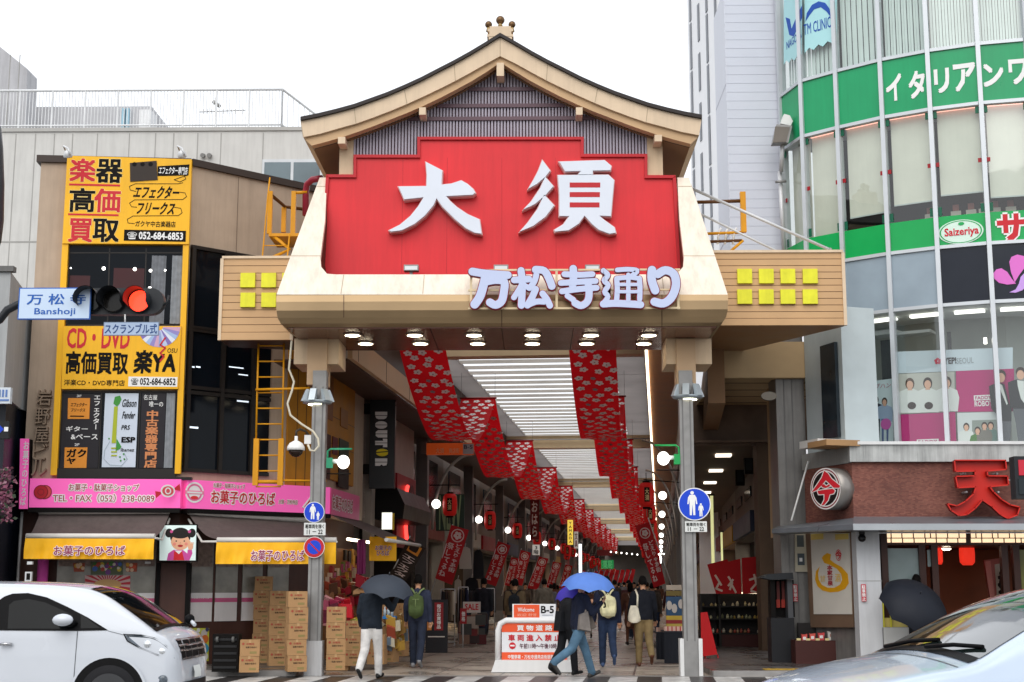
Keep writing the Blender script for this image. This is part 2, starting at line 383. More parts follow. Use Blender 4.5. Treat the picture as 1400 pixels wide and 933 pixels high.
# joints in the sheet metal
for x in (470, 686, 905):
    for (py, Y, *_), (py2, Y2, *_2) in zip(prof, prof[1:]):
        a, b = P(x, py, Y - .004), P(x, py2, Y2 - .004); fb.face([b + Vector((-.006, 0, 0)), b + Vector((.006, 0, 0)), a + Vector((.006, 0, 0)), a + Vector((-.006, 0, 0))], brownw)
fascia = fb.build('fascia', gate)
sb = MB(); a, b = rows[-1][1], rows[-1][2]
sb.hexa([Vector((x, y, z)) for z in (zs - .02, zs + .04) for x, y in ((a.x + .02, a.y + .02), (b.x - .02, b.y + .02), (b.x - .02, 27.4), (a.x + .02, 27.4))], soff)
for k in range(1, 6):
    x = a.x + (b.x - a.x) * k / 6; sb.box(x - .006, x + .006, a.y + .05, 27.38, zs - .024, zs - .0205, M('black_gap', '#120c0a', .6))
soffit = sb.build('soffit', gate)
glow = M('lamp_disc', (1, .86, .62), .4, var=0, emit=9)
chrome = M('chrome_ring', '#b9b0a2', .25, metal=.8, var=.05)
for py, xs in ((457, (482, 567, 648, 728, 808, 887)), (468.5, (500, 575, 653, 728, 802, 880))):
    for x in xs:
        p = PZ(x, py, zs - .022); d = MB(); d.lathe(p, [(.17, 0), (.17, -.02), (.14, -.03)], chrome, 24)
        r = d.build('downlight', gate); e = MB(); e.lathe(p + Vector((0, 0, -.03)), [(.138, -.002), (.09, -.012), (.001, -.016)], glow, 24); e.build('lamp_face', r)
# sloping cream skirt with the rounded opening
A_, B_ = P(686, 403, F0), P(686, 243, YP + .08); sd = (B_ - A_).normalized(); sn = Vector((0, -sd.z, sd.y)).normalized()
if sn.y > 0: sn = -sn
def SK(px, py, off=0): r = ray(px, py); o = A_ + sn * off; return EYE + r * ((o - EYE).dot(sn) / r.dot(sn))
out = [(378, 403), (437, 243), (447, 243), (444.5, 300), (438, 352), (439, 365), (447, 374.5), (460, 375.5), (915, 375.5), (926, 374), (934, 365), (935, 352), (929, 300), (926, 243), (942, 243), (995, 403)]
sk = MB(); f_ = [SK(*p) for p in out]; b_ = [SK(*p) - sn * .1 for p in out]
sk.face(f_[::-1] if (f_[1] - f_[0]).cross(f_[-1] - f_[0]).dot(sn) < 0 else f_, cream); n = len(out)
for k in range(n): sk.face([f_[k], f_[(k + 1) % n], b_[(k + 1) % n], b_[k]], cream)
seam = M('panel_seam', '#a8967c', .6, var=0)
def skseam(a, b, w=.012):
    p, q_ = SK(*a, .003), SK(*b, .003); t = (q_ - p).normalized().cross(sn) * w / 2; sk.face([p - t, q_ - t, q_ + t, p + t], seam)
for a, b in (((397, 350), (439.5, 350)), ((934, 350), (977, 350)), ((470, 376), (466, 402)), ((580, 376), (578, 402)), ((686, 376), (686, 402)), ((795, 376), (796, 402)), ((905, 376), (908, 402)), ((433, 255), (446, 255)), ((927, 255), (946, 255))): skseam(a, b)
# side cheeks down to the back of the gate
for s_, pts in ((-1, (out[0], out[1])), (1, (out[-1], out[-2]))):
    a, b = SK(*pts[0]), SK(*pts[1]); sk.face([a, Vector((a.x, 27.4, a.z)), Vector((b.x, 27.4, b.z)), b], cream)
skirt = sk.build('skirt', gate)
rv = MB()
for k in range(2, 13):
    a, b = f_[k], f_[k + 1]; rv.face([a - sn * .1, b - sn * .1, Vector((b.x, YP + .1, b.z)), Vector((a.x, YP + .1, a.z))], brownw)
rv.build('reveal', skirt)
# red signboard
rp = [(436, 384), (445.7, 239), (483.4, 239), (483.4, 212), (570.6, 212), (570.6, 187.6), (798, 187.6), (798, 211), (885, 211), (885, 240), (923.8, 240), (938, 384)]
sg = MB(); sg.ppoly(Fp, rp, -.25, 0, redp)
ir = [(449.5, 243), (487.2, 243), (487.2, 216), (574.4, 216), (574.4, 191.4), (794.2, 191.4), (794.2, 215), (881.2, 215), (881.2, 244), (920, 244)]
o_ = Fp.pts(rp[1:11], .03); i_ = Fp.pts(ir, .03)
for k in range(9): sg.fpoly(Fp, [o_[k], o_[k + 1], i_[k + 1], i_[k]], 0.002, .05, redf)
for a, b in (((445.7, 243), (436.5, 376)), ((923.8, 243), (931, 376))):
    s_ = 1 if a[0] < 600 else -1; sg.ppoly(Fp, [a, b, (b[0] + 4 * s_, b[1]), (a[0] + 4 * s_, a[1])], .002, .05, redf)
for x in (550, 611, 686, 760, 821): sg.fbox(Fp, Fp.uz(x, 300)[0] - .004, Fp.uz(x, 300)[0] + .004, Fp.uz(x, 374)[1], Fp.uz(x, 216)[1], .001, .003, redf)
board = sg.build('signboard', gate)
# the two big brush characters, each stroke cut from thick board
def zp(pts, ox, oy, k): return [(ox + x / k, oy + y / k) for x, y in pts]
Z = lambda pts: zp(pts, 520, 210, 4.118)
dai = [[(256, 48), (348, 96), (344, 176), (400, 170), (455, 152), (490, 172), (522, 200), (534, 220), (520, 232), (370, 240), (392, 268), (430, 302), (490, 342), (558, 372), (570, 452), (530, 446), (480, 420), (420, 370), (350, 300), (316, 252), (300, 290), (250, 350), (190, 398), (120, 432), (60, 440), (50, 432), (110, 402), (170, 352), (215, 296), (244, 246), (134, 258), (102, 186), (260, 184), (262, 120)]]
su = [[(912, 38), (956, 96), (930, 130), (880, 172), (832, 198), (862, 150), (890, 96)],
      [(928, 132), (974, 184), (930, 234), (870, 284), (804, 316), (850, 270), (900, 196)],
      [(922, 232), (978, 292), (930, 356), (860, 408), (784, 440), (830, 390), (886, 312)],
      [(1008, 46), (1262, 38), (1300, 70), (1296, 94), (1196, 96), (1196, 118), (1112, 118), (1130, 98), (1040, 100)],
      [(1000, 122), (1284, 120), (1316, 150), (1308, 236), (1298, 352), (1232, 350), (1262, 376), (1318, 416), (1326, 446), (1290, 452), (1230, 430), (1190, 396), (1150, 350), (1116, 396), (1060, 432), (984, 440), (980, 430), (1030, 400), (1064, 352), (1008, 352), (1008, 230)]]
holes = [[(1066, 164), (1238, 164), (1238, 192), (1066, 192)], [(1066, 218), (1236, 218), (1236, 246), (1066, 246)], [(1066, 276), (1234, 276), (1234, 304), (1066, 304)]]
pinkedge = M('letter_edge', '#d9a9a6', .5, var=0)
def grow(pts, g):
    n = len(pts); a = sum(pts[k][0] * pts[(k + 1) % n][1] - pts[(k + 1) % n][0] * pts[k][1] for k in range(n)); s = 1 if a > 0 else -1; o = []
    for k in range(n):
        p, q_, r_ = Vector(pts[k - 1]), Vector(pts[k]), Vector(pts[(k + 1) % n]); e1, e2 = (q_ - p).normalized(), (r_ - q_).normalized()
        n1, n2 = Vector((e1.y, -e1.x)) * s, Vector((e2.y, -e2.x)) * s; m_ = (n1 + n2); m_ = m_.normalized() if m_.length > 1e-3 else n1
        o.append(tuple(q_ + m_ * g / max(.5, m_.dot(n1))))
    return o
for nm, strokes in (('character', dai), ('character', su)):
    L = MB()
    for st in strokes:
        L.ppoly(Fp, Z(grow(st, 5)), .004, .16, pinkedge, at=.2); L.ppoly(Fp, Z(st), .161, .20, white, at=.2)
    if strokes is su:
        for h in holes: L.ppoly(Fp, Z(h), .2005, .203, redf, at=.2)
    L.build(nm, board)
# small sign lamps standing on the ledge below the signboard
for x in (562, 685, 810):
    l = MB(); l.rbox(FY(YP - .3), x - 10, 362, x + 10, 370, -.1, .08, steel); l.rbox(FY(YP - .3), x - 8.5, 364, x + 8.5, 369, .081, .085, M('lamp_lens', '#d8dee0', .15))
    l.rbox(FY(YP - .3), x - 2, 370, x + 2, 377, -.05, 0, steel); l.build('sign_lamp', gate)
# bulging characters with the street's name, on a light frame in front of the fascia
Fl = FY(F0 - .22); fr = MB(); fw = M('sign_rail', '#d9c6a0', .45)
for y in (369, 396.5, 421.5): fr.rbox(Fl, 640, y - 1.2, 930, y + 1.2, -.06, -.02, fw)
for x in (644, 761, 927): fr.rbox(Fl, x - 1.6, 368, x + 1.6, 423, -.055, -.025, fw)
frame = fr.build('sign_frame', gate)
lilac = M('letter_lilac', '#bcc6e2', .35, var=.02); crims = M('letter_crimson', '#8f2130', .45, var=.03)
T_ = lambda pts: [Fl.uz(630 + x / 4.516, 355 + y / 4.516, .06) for x, y in pts]
def fat(L, pts, w, d, m):          # a round-ended thick brush stroke
    u = T_(pts); w = w / 4.516 * (F0 - .2) / FPX / 2; L_, R_ = [], []
    for k, q_ in enumerate(u):
        a, b = Vector(u[max(0, k - 1)]), Vector(u[min(len(u) - 1, k + 1)]); t = (b - a).normalized(); nn = Vector((-t.y, t.x)) * w; L_.append(Vector(q_) + nn); R_.append(Vector(q_) - nn)
    def cap(c, t): a0 = math.atan2(t.y, t.x); return [Vector(c) + Vector((math.cos(a0 + a), math.sin(a0 + a))) * w for a in (1.2, .8, .4, 0, -.4, -.8, -1.2)]
    te = (Vector(u[-1]) - Vector(u[-2])).normalized(); ts = (Vector(u[0]) - Vector(u[1])).normalized()
    L.fpoly(Fl, [tuple(v) for v in L_ + cap(u[-1], te) + R_[::-1] + cap(u[0], ts)], d - .07, d, m)
def curve_(p):                     # smooth a coarse polyline
    o = []; n = len(p)
    if n < 3: return p
    for k in range(n - 1):
        a, b, c, d = Vector(p[max(0, k - 1)]), Vector(p[k]), Vector(p[k + 1]), Vector(p[min(n - 1, k + 2)])
        for i in range(4):
            t = i / 4; o.append(tuple(.5 * (2 * b + (c - a) * t + (2 * a - 5 * b + 4 * c - d) * t * t + (3 * b - a - 3 * c + d) * t ** 3)))
    return o + [p[-1]]
GLY = [[([(72, 76), (150, 88), (290, 98)], 40), ([(155, 95), (140, 160), (118, 230), (86, 278)], 44), ([(150, 140), (215, 128), (268, 140), (266, 200), (252, 258), (215, 282), (180, 266)], 40)],
  [([(330, 128), (420, 122)], 34), ([(372, 70), (380, 150), (374, 284)], 36), ([(372, 165), (348, 205), (328, 236)], 28), ([(400, 165), (424, 180)], 26), ([(466, 96), (455, 135), (430, 172)], 30), ([(462, 64), (515, 72), (545, 120), (562, 166)], 38), ([(462, 185), (440, 235), (412, 284)], 34), ([(412, 284), (465, 262), (515, 262)], 30), ([(505, 212), (530, 245), (550, 286)], 32)],
  [([(694, 58), (696, 110), (690, 160)], 38), ([(640, 92), (730, 96), (812, 92)], 30), ([(618, 146), (720, 140), (832, 134)], 30), ([(625, 198), (730, 184), (838, 176)], 30), ([(786, 150), (792, 215), (780, 262), (742, 286), (705, 270)], 36), ([(658, 226), (694, 250)], 28)],
  [([(880, 70), (908, 98), (884, 130), (910, 160), (888, 200), (908, 230), (884, 268)], 26), ([(880, 276), (960, 272), (1110, 280)], 36), ([(966, 66), (1030, 62), (1090, 70), (1060, 98)], 24), ([(962, 122), (966, 180), (962, 248)], 26), ([(962, 118), (1035, 112), (1100, 118)], 24), ([(1102, 118), (1106, 180), (1104, 246)], 26), ([(1034, 96), (1034, 170), (1034, 250)], 22), ([(966, 156), (1100, 156)], 17), ([(966, 200), (1100, 200)], 17)],
  [([(1180, 66), (1178, 125), (1200, 192)], 42), ([(1216, 92), (1262, 68), (1315, 92), (1328, 160), (1302, 232), (1252, 272), (1196, 262)], 42)]]
for gl in GLY:
    L = MB()
    for k, (pts, w) in enumerate(gl): c_ = curve_(pts); fat(L, c_, w * 1.25 + 11, .05 + k * .0007, crims); fat(L, c_, w * 1.25, .08 + k * .0007, lilac)
    L.build('character', frame)
# gable lattice
Fg = FY(YP + .05); lat1, lat2 = M('lattice_dark', '#665058', .5, var=.1), M('lattice_pale', '#a59eaa', .5, var=.06)
def zz(pts): return zp(pts, 350, 0, 2.121)
btop = zz([(130, 352), (180, 342), (230, 330), (285, 315), (330, 299), (380, 281), (430, 260), (480, 237), (530, 211), (575, 188), (620, 163), (665, 136), (708, 109)])
blow = zz([(137, 398), (187, 388), (235, 374), (290, 359), (338, 342), (390, 322), (438, 302), (486, 280), (534, 257), (578, 235), (622, 211), (666, 186), (708, 163)])
bin_ = zz([(160, 420), (205, 408), (250, 395), (300, 378), (346, 361), (394, 342), (442, 323), (490, 302), (536, 280), (580, 257), (624, 233), (668, 206), (708, 178)])
cx = P(685, 100, YP).x
Fb = FY(YP - .38)
def mirror(uz): c = Fb.uz(684.8, 100)[0]; return [(2 * c - u, z) for u, z in uz[::-1]]
tu, lu, iu = Fb.pts(btop), Fb.pts(blow), Fb.pts(bin_)
TU, LU, IU = tu + mirror(tu)[1:], lu + mirror(lu)[1:], iu + mirror(iu)[1:]
lb = MB(); bot = zof(245, YP + .05, 686)
n = len(IU); x0, x1 = P(484, 200, YP + .05).x, P(886, 200, YP + .05).x
back = []
def roofz(x):
    u = x - Fb.o.x
    for (a, za), (b, zb_) in zip(IU, IU[1:]):
        if a <= u <= b: return za + (zb_ - za) * (u - a) / (b - a)
    return IU[0][1]
N = 92
for k in range(N):
    xa = x0 + (x1 - x0) * k / N; xb = xa + (x1 - x0) / N * .55; z1 = roofz((xa + xb) / 2) + .2
    lb.box(xa, xb, YP + .02, YP + .08, bot, z1, lat2)
    lb.face([(xb, YP + .07, bot), (xa + (x1 - x0) / N, YP + .07, bot), (xa + (x1 - x0) / N, YP + .07, z1), (xb, YP + .07, z1)], lat1)
for y in (164, 146.5, 124):
    z = zof(y, YP + .08, 686); a = next((x0 + (x1 - x0) * k / 400 for k in range(400) if roofz(x0 + (x1 - x0) * k / 400) > z), x0); lb.box(a, 2 * cx - a, YP - .01, YP + .019, z - .035, z + .035, lat1)
lb.build('gable_lattice', gate)
for x0_, x1_ in ((464, 483), (885, 906)): MB().rbox(FY(YP), x0_, 186, x1_, 245, -.4, -.02, beige).build('gable_post', gate)
# roof: barge boards, tiled slopes, soffit
rf = MB()
for k in range(n - 1):
    q4 = [TU[k], TU[k + 1], LU[k + 1], LU[k]]; rf.fpoly(Fb, q4, -.12, 0, barge)
    rf.fpoly(Fb, [LU[k], LU[k + 1], IU[k + 1], IU[k]], -.26, -.06, bargelo)
for x in range(0, n - 1, 3): rf.stroke(Fb, [TU[x], LU[x]], .012, .003, M('panel_seam', '#a8967c'))
bargeo = rf.build('barge_board', gate)
rt = MB(); tl = M('roof_tile', '#4a4644', .5, var=.15, bump=.3, bs=8); under = M('roof_underside', '#8a6a4a', .6, var=.1)
for k in range(n - 1):
    (u0, z0), (u1, z1) = TU[k], TU[k + 1]
    rt.hexa([Fb.w(u, z + dz, d) for dz in (.003, .07) for u, z, d in ((u0, z0, .06), (u1, z1, .06), (u1, z1, -3.2), (u0, z0, -3.2))], darkroof)
    (u0, z0), (u1, z1) = IU[k], IU[k + 1]
    rt.face([Fb.w(u0, z0, -.3), Fb.w(u1, z1, -.3), Fb.w(u1, z1, -3.0), Fb.w(u0, z0, -3.0)], under)
# eave ends of the roof
for L_ in ((TU[0], LU[0], IU[0]), (TU[-1], LU[-1], IU[-1])):
    rt.face([Fb.w(*L_[0], -.12), Fb.w(*L_[0], -3.1), Fb.w(*L_[1], -3.1), Fb.w(*L_[1], -.12)], barge)
    rt.face([Fb.w(*L_[1], -.3), Fb.w(*L_[1], -3.1), Fb.w(*L_[2], -3.1), Fb.w(*L_[2], -.3)], bargelo)
rt.build('roof', gate)
for x, y, w, h in ((684, 95, 10, 18), (577.5, 152, 9, 10), (792, 152, 9, 10), (467, 192, 10, 9), (900, 189, 10, 9)): MB().rbox(Fb, x - w / 2, y - h / 2, x + w / 2, y + h / 2, -.5, -.02, barge).build('purlin_end', gate)
fn = MB(); Fo = FY(YP - .3); gold = M('finial_gold', '#a58a5c', .35, metal=.4, var=.12)
for i, (y0, y1, hw) in enumerate(((56, 50, 16), (50.5, 47, 18), (47, 43, 15), (43, 39.5, 17.5), (39.5, 36, 14.5))):
    fn.rbox(Fo, 684 - hw, y1, 684 + hw, y0, -.5, 0, barge)
fn.ppoly(Fo, [(666, 64), (702, 64), (699, 55), (669, 55)], -.5, .01, barge)
for x, y, r in ((668, 34, .07), (684, 28, .085), (700, 34, .07)):
    c = P(x, y, YP - .05); fn.ball(c, r, M('bronze_ball', '#6b5136', .3, metal=.5), 14); fn.lathe(c + Vector((0, 0, -.14)), [(.05, 0), (.03, .1)], gold, 10)
fn.build('finial', gate)
# slatted wings
slat = M('wing_boards', '#c59f74', .5, var=.1, vs=1.2); slats = M('wing_gap', '#6e4f35', .6); yel = M('yellow_cap', '#dfdc30', .4, var=.1, vs=6, dirt=.12); yels = M('yellow_cap_side', '#c9cf2a', .45)
def wing(px0, px1, py0, py1, Y, plan, squares, mat_):
    Fw = FY(Y); w = MB(); u0, z0, u1, z1 = Fw.rect(px0, py0, px1, py1)
    xa, xb = Fw.w(u0, 0).x, Fw.w(u1, 0).x; nb = 11; h = (z1 - z0) / nb
    for k in range(nb): w.box(xa, xb, Y + (.0 if k else -.015), Y + .05, z0 + k * h + (.012 if k else 0), z0 + (k + 1) * h, slat)
    w.box(xa + .01, xb - .01, Y + .012, Y + .045, z0 + .01, z1 - .01, slats)
    w.box(xa, xb, Y - .03, Y + .06, z1 + .002, z1 + .05, barge)
    for x in (xa, xb): w.box(x - .03, x + .03, Y - .025, Y + .07, z0 - .004, z1 + .001, barge)
    bot_ = [Vector((x, y, z0 + .005)) for x, y in plan(xa, xb)]; top_ = [Vector((p.x, p.y, z1 - .005)) for p in bot_]
    w.face(bot_[::-1], mat_); w.face(top_, barge)
    for k in range(len(bot_)): j = (k + 1) % len(bot_); w.face([bot_[k], bot_[j], top_[j], top_[k]], slat)
    wo_ = w.build('wing_panel', gate)
    for x in squares[0]:
        for y in squares[1]:
            c = P(x, y, Y - .03); s = .137; b = MB(); b.box(c.x - s, c.x + s, Y - .06, Y - .002, c.z - s, c.z + s, yel); b.build('yellow_block', wo_)
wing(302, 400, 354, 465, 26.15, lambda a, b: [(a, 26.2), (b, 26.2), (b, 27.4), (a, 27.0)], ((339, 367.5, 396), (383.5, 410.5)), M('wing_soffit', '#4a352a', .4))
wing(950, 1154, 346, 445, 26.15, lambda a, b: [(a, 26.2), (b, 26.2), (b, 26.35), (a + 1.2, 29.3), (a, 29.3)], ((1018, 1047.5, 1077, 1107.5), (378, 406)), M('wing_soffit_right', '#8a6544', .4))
# brackets, posts and their guards
for bx0, bx1, vx0, vx1, cxp, ybase in ((402, 463, 420, 447, (436, 429.5), 925), (911, 973, 925, 951, (938.5, 946.5), 927)):
    Ft = FY(26.1); b = MB(); b.rbox(Ft, bx0, 463, bx1, 498, -1.0, 0, beige); b.rbox(Ft, vx0, 463.5, vx1, 526, -.4, .06, M('bracket_face', '#c4a582', .5, var=.05)); b.build('bracket', gate)
    base = G(cxp[1], ybase); base.y = 26.1; top = P(cxp[0], 530, 26.1); xm = base.x * .5 + top.x * .5
    p = MB(); hw = .125
    p.box(xm - hw, xm + hw, 26.1 - hw, 26.1 + hw, 0.0, top.z + .3, steel)
    for sx in (-1, 1): p.box(xm + sx * hw * .55 - .012, xm + sx * hw * .55 + .012, 26.1 - hw - .004, 26.1 - hw, .62, top.z, M('post_groove', '#6c6b6a', .5))
    po = p.build('post', gate)
    g = MB()
    if cxp[0] < 600: g.box(xm - hw - .035, xm + hw + .035, 26.1 - hw - .03, 26.1 + hw + .03, .01, .62, M('guard_sheet', '#b9babb', .4, var=.12, dirt=.3))
    else:
        for sx in (-1, 1): g.box(xm + sx * (hw + .04) - .035, xm + sx * (hw + .04) + .035, 26.1 - hw - .02, 26.1 + hw + .02, .01, .66, M('guard_white', '#d6d6d4', .4, var=.08, dirt=.2))
    g.build('post_guard', po)
    POST = globals().setdefault('POST', []); POST.append((xm, top.z))

# ================================================================== corner building with the yellow billboards
Kp = P(262, 218, 27.3)
L1 = Fr(P(57, 211, 27.02), Kp); _q = P(425, 256, 29.2); L2 = Fr(Kp, _q)
# where the chamfer meets the arcade side
_d = L2.ux; tW = -6.95
_k = (tW - Kp.dot(AR)) / _d.dot(AR); C2 = Kp + _d * _k; C2.z = 0
L3 = Fr(C2, AP(tW, (C2.dot(AX)) + 4.2))
wallb = M('wall_beige', '#b09c88', .75, var=.08, dirt=.16); wallp = M('wall_beige_lower', '#a8927c', .75, var=.1, dirt=.2)
cop = M('coping_brown', '#3b302a', .5); dk = M('dark_frame', '#1d1815', .45, var=.1, spec=.3); dkw = M('shop_wood', '#4a2f27', .5, var=.18, dirt=.2)
gl_dark = M('window_dark', '#0d1218', .06, var=.25, vs=.7, spec=.12); yp = M('sign_yellow', '#f0b41c', .42, var=.06, vs=1.2, dirt=.12)
red = M('print_red', '#c3202d', .5, var=0); blk = M('print_black', '#100e0d', .55, var=0, spec=.1); wht = M('print_white', '#e6e6e4', .5, var=0); orange_p = M('print_orange', '#d98a2c', .5, var=.05)
bld = thing('corner_shop_building', 'beige corner building with dark glazing on its chamfered corner and yellow frames', 'building', (L1.w(0, 0).x, 27, 0))
zr1, zr2 = P(57, 211, 27.02).z, P(262, 218, 27.3).z
zr = zr2
b = MB()
uL, uR = 0, L1.L
z_top = zr - .14; z_s = L1.uz(150, 697)[1]       # bottom of the upper storeys
# core volume behind the faces
L2e = _k
pl = [L1.w(0, 0), L1.w(uR, 0), L2.w(L2e, 0), L3.w(4.2, 0), L3.w(4.2, 0, -6), Vector((L1.w(0, 0).x, 36, 0))]
def prism(b, pl, z0, z1, m):
    lo = [Vector((p.x, p.y, z0)) for p in pl]; hi = [Vector((p.x, p.y, z1)) for p in pl]; n = len(pl)
    b.face(lo[::-1], m); b.face(hi, m)
    for k in range(n): j = (k + 1) % n; b.face([lo[k], lo[j], hi[j], hi[k]], m)
prism(b, pl, z_s, z_top, wallb)
# panel joints and pipe holes on the chamfer wall
for x in (325, 400): u = L2.uz(x, 280)[0]; b.fbox(L2, u - .008, u + .008, L2.uz(300, 345)[1], z_top - .02, .001, .004, M('joint', '#7d6c5c', .7))
wl = b.build('wall', bld)
c = MB()
for fr, a, e in ((L1, -.08, uR), (L2, 0, L2e + .05), (L3, 0, 4.2)): c.fbox(fr, a, e, z_top + .001, z_top + .14, -.3, .06, cop)
c.build('roof_coping', bld)
# relief letters on the pier
lt = MB(); pier = M('letter_relief', '#8d7a68', .6)
for ch, x, y in (('岩', 61, 544), ('野', 58.5, 570), ('屋', 57, 595), ('ビ', 55.5, 618), ('ル', 54, 640)): lt.ptext(ch, L1, x - 10, y - 11, x + 10, y + 11, .05, pier, bold=.012, ext=.06)
lt.build('lettering', wl)
# yellow frame strips
for (x0, y0, x1, y1, w) in ((89.5, 333, 73.5, 650, 8.5), (254.5, 333, 243, 648, 8)):
    f = MB(); (ua, za), (ub, zb_) = L1.uz(x0, y0, .1), L1.uz(x1, y1, .1); w_ = w / FPX * 27 / 2
    f.fpoly(L1, [(ua - w_, za), (ua + w_, za), (ub + w_, zb_), (ub - w_, zb_)], 0.0, .12, yp); f.build('yellow_frame', bld)
# windows of the front face
def window(par, fr, px, mull, frame_m, glass_m, d=.03, fw=2.2, name='window'):
    w = MB(); u = fr.pts(px, d); w.sheet(fr, u, d, glass_m); o = w.build('pane', par); f = MB(); f.BASE = None
    for k in range(4): a, e = px[k], px[(k + 1) % 4]; f.stroke(fr, [fr.uz(*a, d), fr.uz(*e, d)], fw / FPX * 27, d + .004, frame_m)
    for x0, y0, x1, y1 in mull: f.stroke(fr, [fr.uz(x0, y0, d), fr.uz(x1, y1, d)], fw * .8 / FPX * 27, d + .006, frame_m)
    return f
w1 = window(bld, L1, [(95, 337), (250, 337), (246, 445), (91, 445)], [(150, 340, 147, 445), (200, 340, 197, 445), (95, 346, 250, 346)], dk, gl_dark)
w1.build('window', bld)
cu = MB(); curt = M('curtain_grey', '#6f7277', .8, var=.25, vs=9)
def curtain(b, fr, x0, y0, x1, y1, d, m, n=24):
    u0, z0, u1, z1 = fr.rect(x0, y0, x1, y1, d); rows = [[fr.w(u0 + (u1 - u0) * k / n, z, d + .012 * math.sin(k * 2.1) + .012) for k in range(n + 1)] for z in (z0, z1)]; b.grid(rows, m)
curtain(cu, L1, 206, 350, 226, 443, .032, curt, 12); curtain(cu, L1, 234, 350, 249, 443, .032, M('curtain_pale', '#84888c', .8, var=.2, vs=9), 8); cu.build('curtain', bld)
lw = M('ceiling_lamp', (1, .97, .9), .4, var=0, emit=4); lm = MB()
for x, y, r in ((97, 367, .015), (142, 367.5, .035), (184.5, 368.5, .035), (206, 370.5, .03), (226, 370, .02), (205, 394, .028)): u, z = L1.uz(x, y, .034); lm.disc(L1, u, z, r, .05, lw, 10)
lm.build('lamp', bld)
dr = M('shelf_red', '#3a1418', .5); MB().rbox(L1, 155, 367, 197, 395, .031, .034, dr).build('window_display', bld); MB().rbox(L1, 95, 377, 123, 394, .031, .034, dr).build('window_display', bld)
w2 = window(bld, L1, [(86, 536), (243, 536), (239, 642), (80, 642)], [(139, 538, 135, 640), (192, 538, 188, 640)], dk, gl_dark); w2.build('window', bld)
cu = MB(); curtain(cu, L1, 226, 538, 238, 640, .034, M('curtain_pale', '#84888c'), 8); cu.build('curtain', bld)
sl = MB(); sl.rbox(L1, 78, 641, 240, 653, .0, .1, dk); sl.rbox(L1, 78, 652, 262, 656, .0, .16, M('black_sill', '#131110', .4)); sl.build('sill', bld)
# glazing of the chamfer
ch_ = MB(); u0, u1 = .04, L2.uz(352, 500)[0]; zt2 = L2.uz(270, 340)[1]; zb2 = L2.uz(300, 648)[1]
ch_.sheet(L2, [(u0, zb2), (u1 + .3, zb2), (u1 + .3, zt2), (u0, zt2)], .02, gl_dark); ch_.build('pane', bld)
fm = MB()
for x in (257, 303, 345): u = L2.uz(x, 500)[0]; fm.fbox(L2, u - .04, u + .04, zb2, zt2, .021, .09, dk)
for y in (343, 452, 455, 533, 540, 645): z = L2.uz(290, y)[1]; fm.fbox(L2, u0, u1 + .3, z - .035, z + .035, .021, .07, dk)
fm.build('window', bld)
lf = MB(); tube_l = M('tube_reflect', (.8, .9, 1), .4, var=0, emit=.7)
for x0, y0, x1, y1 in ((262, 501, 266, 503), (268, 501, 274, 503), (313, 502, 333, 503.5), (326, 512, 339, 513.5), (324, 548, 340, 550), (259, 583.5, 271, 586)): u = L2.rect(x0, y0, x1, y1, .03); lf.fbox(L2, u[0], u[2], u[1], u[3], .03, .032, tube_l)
lf.build('lamp', bld)  # tube reflections painted on the pane as glowing strips
# ochre side of the chamfer and of the arcade front
och = M('ochre_cladding', '#a8701a', .55, var=.14, dirt=.1); oc = MB()
uo = L2.uz(392, 560)[0]; oc.fbox(L2, uo, L2e + .02, L2.uz(400, 672)[1], L2.uz(410, 470)[1], .0, .06, och); oc.fbox(L3, 0, 2.9, L3.uz(462, 660)[1], L3.uz(462, 490)[1], .0, .06, och)
for k in range(1, 4): u = uo + (L2e - uo) * k / 4; oc.fbox(L2, u - .006, u + .006, L2.uz(400, 665)[1], L2.uz(410, 475)[1], .061, .064, dk)
for z in (520, 575, 612): zz_ = L3.uz(462, z)[1]; oc.fbox(L3, 0, 2.9, zz_ - .006, zz_ + .006, .061, .064, dk)
oc.build('ochre_wall', bld)
ps = MB()
for x0, y0, x1, y1, m in ((446, 594, 452, 655, '#3a1712'), (455, 598, 462, 622, '#5b1a1a'), (464, 602, 477, 632, '#20301f'), (446, 505, 456, 574, '#7a4a1c'), (463, 640, 477, 668, '#231512'), (466, 560, 476, 585, '#8a5a22')): ps.rbox(L3, x0, y0, x1, y1, .066, .08, flat(m))
ps.build('menu_board', bld)
# ---------------- billboards
def board(name, fr, px, d0, d1, m, label, cat='sign'):
    t = thing(name, label, cat, fr.p(*px[-1], d1)); MB().ppoly(fr, px, d0, d1, m).build('panel', t); return t
d = .15
t = board('billboard', L1, [(92, 213), (262, 218), (258, 334), (85, 333)], .0, .15, yp, 'upper yellow billboard with big red and black characters and a black telephone bar', 'billboard')
m = MB(); e = .155
for ch, x0, y0, x1, y1, c_ in (('楽', 96, 217.5, 130, 248, red), ('器', 132, 218.5, 167, 249.5, blk), ('高', 95.5, 258, 129, 289.5, blk), ('価', 129.5, 258.7, 164, 290, red), ('買', 94, 299.5, 126, 330.5, red), ('取', 127.5, 300, 162, 330.5, blk)): m.ptext(ch, L1, x0, y0, x1, y1, e, c_, bold=.035, out=(M('print_cream', '#f2d789', .5, var=0), .012))
for x0, y0, x1, y1 in ((94.5, 251.8, 164, 254.4), (93, 292.6, 162, 295)): m.rbox(L1, x0, y0, x1, y1, .152, e, red)
for s_, x0, y0, x1, y1, b_, sh in (('エフェクター', 182, 255, 243, 271, .04, .22), ('フリークス', 186, 277, 237, 293, .04, .22), ('ガクヤ中古楽器店', 185, 302.5, 240, 310.5, .02, 0)): m.ptext(s_, L1, x0, y0, x1, y1, e, blk, bold=b_, shear=sh)
m.build('lettering', t)
m = MB()
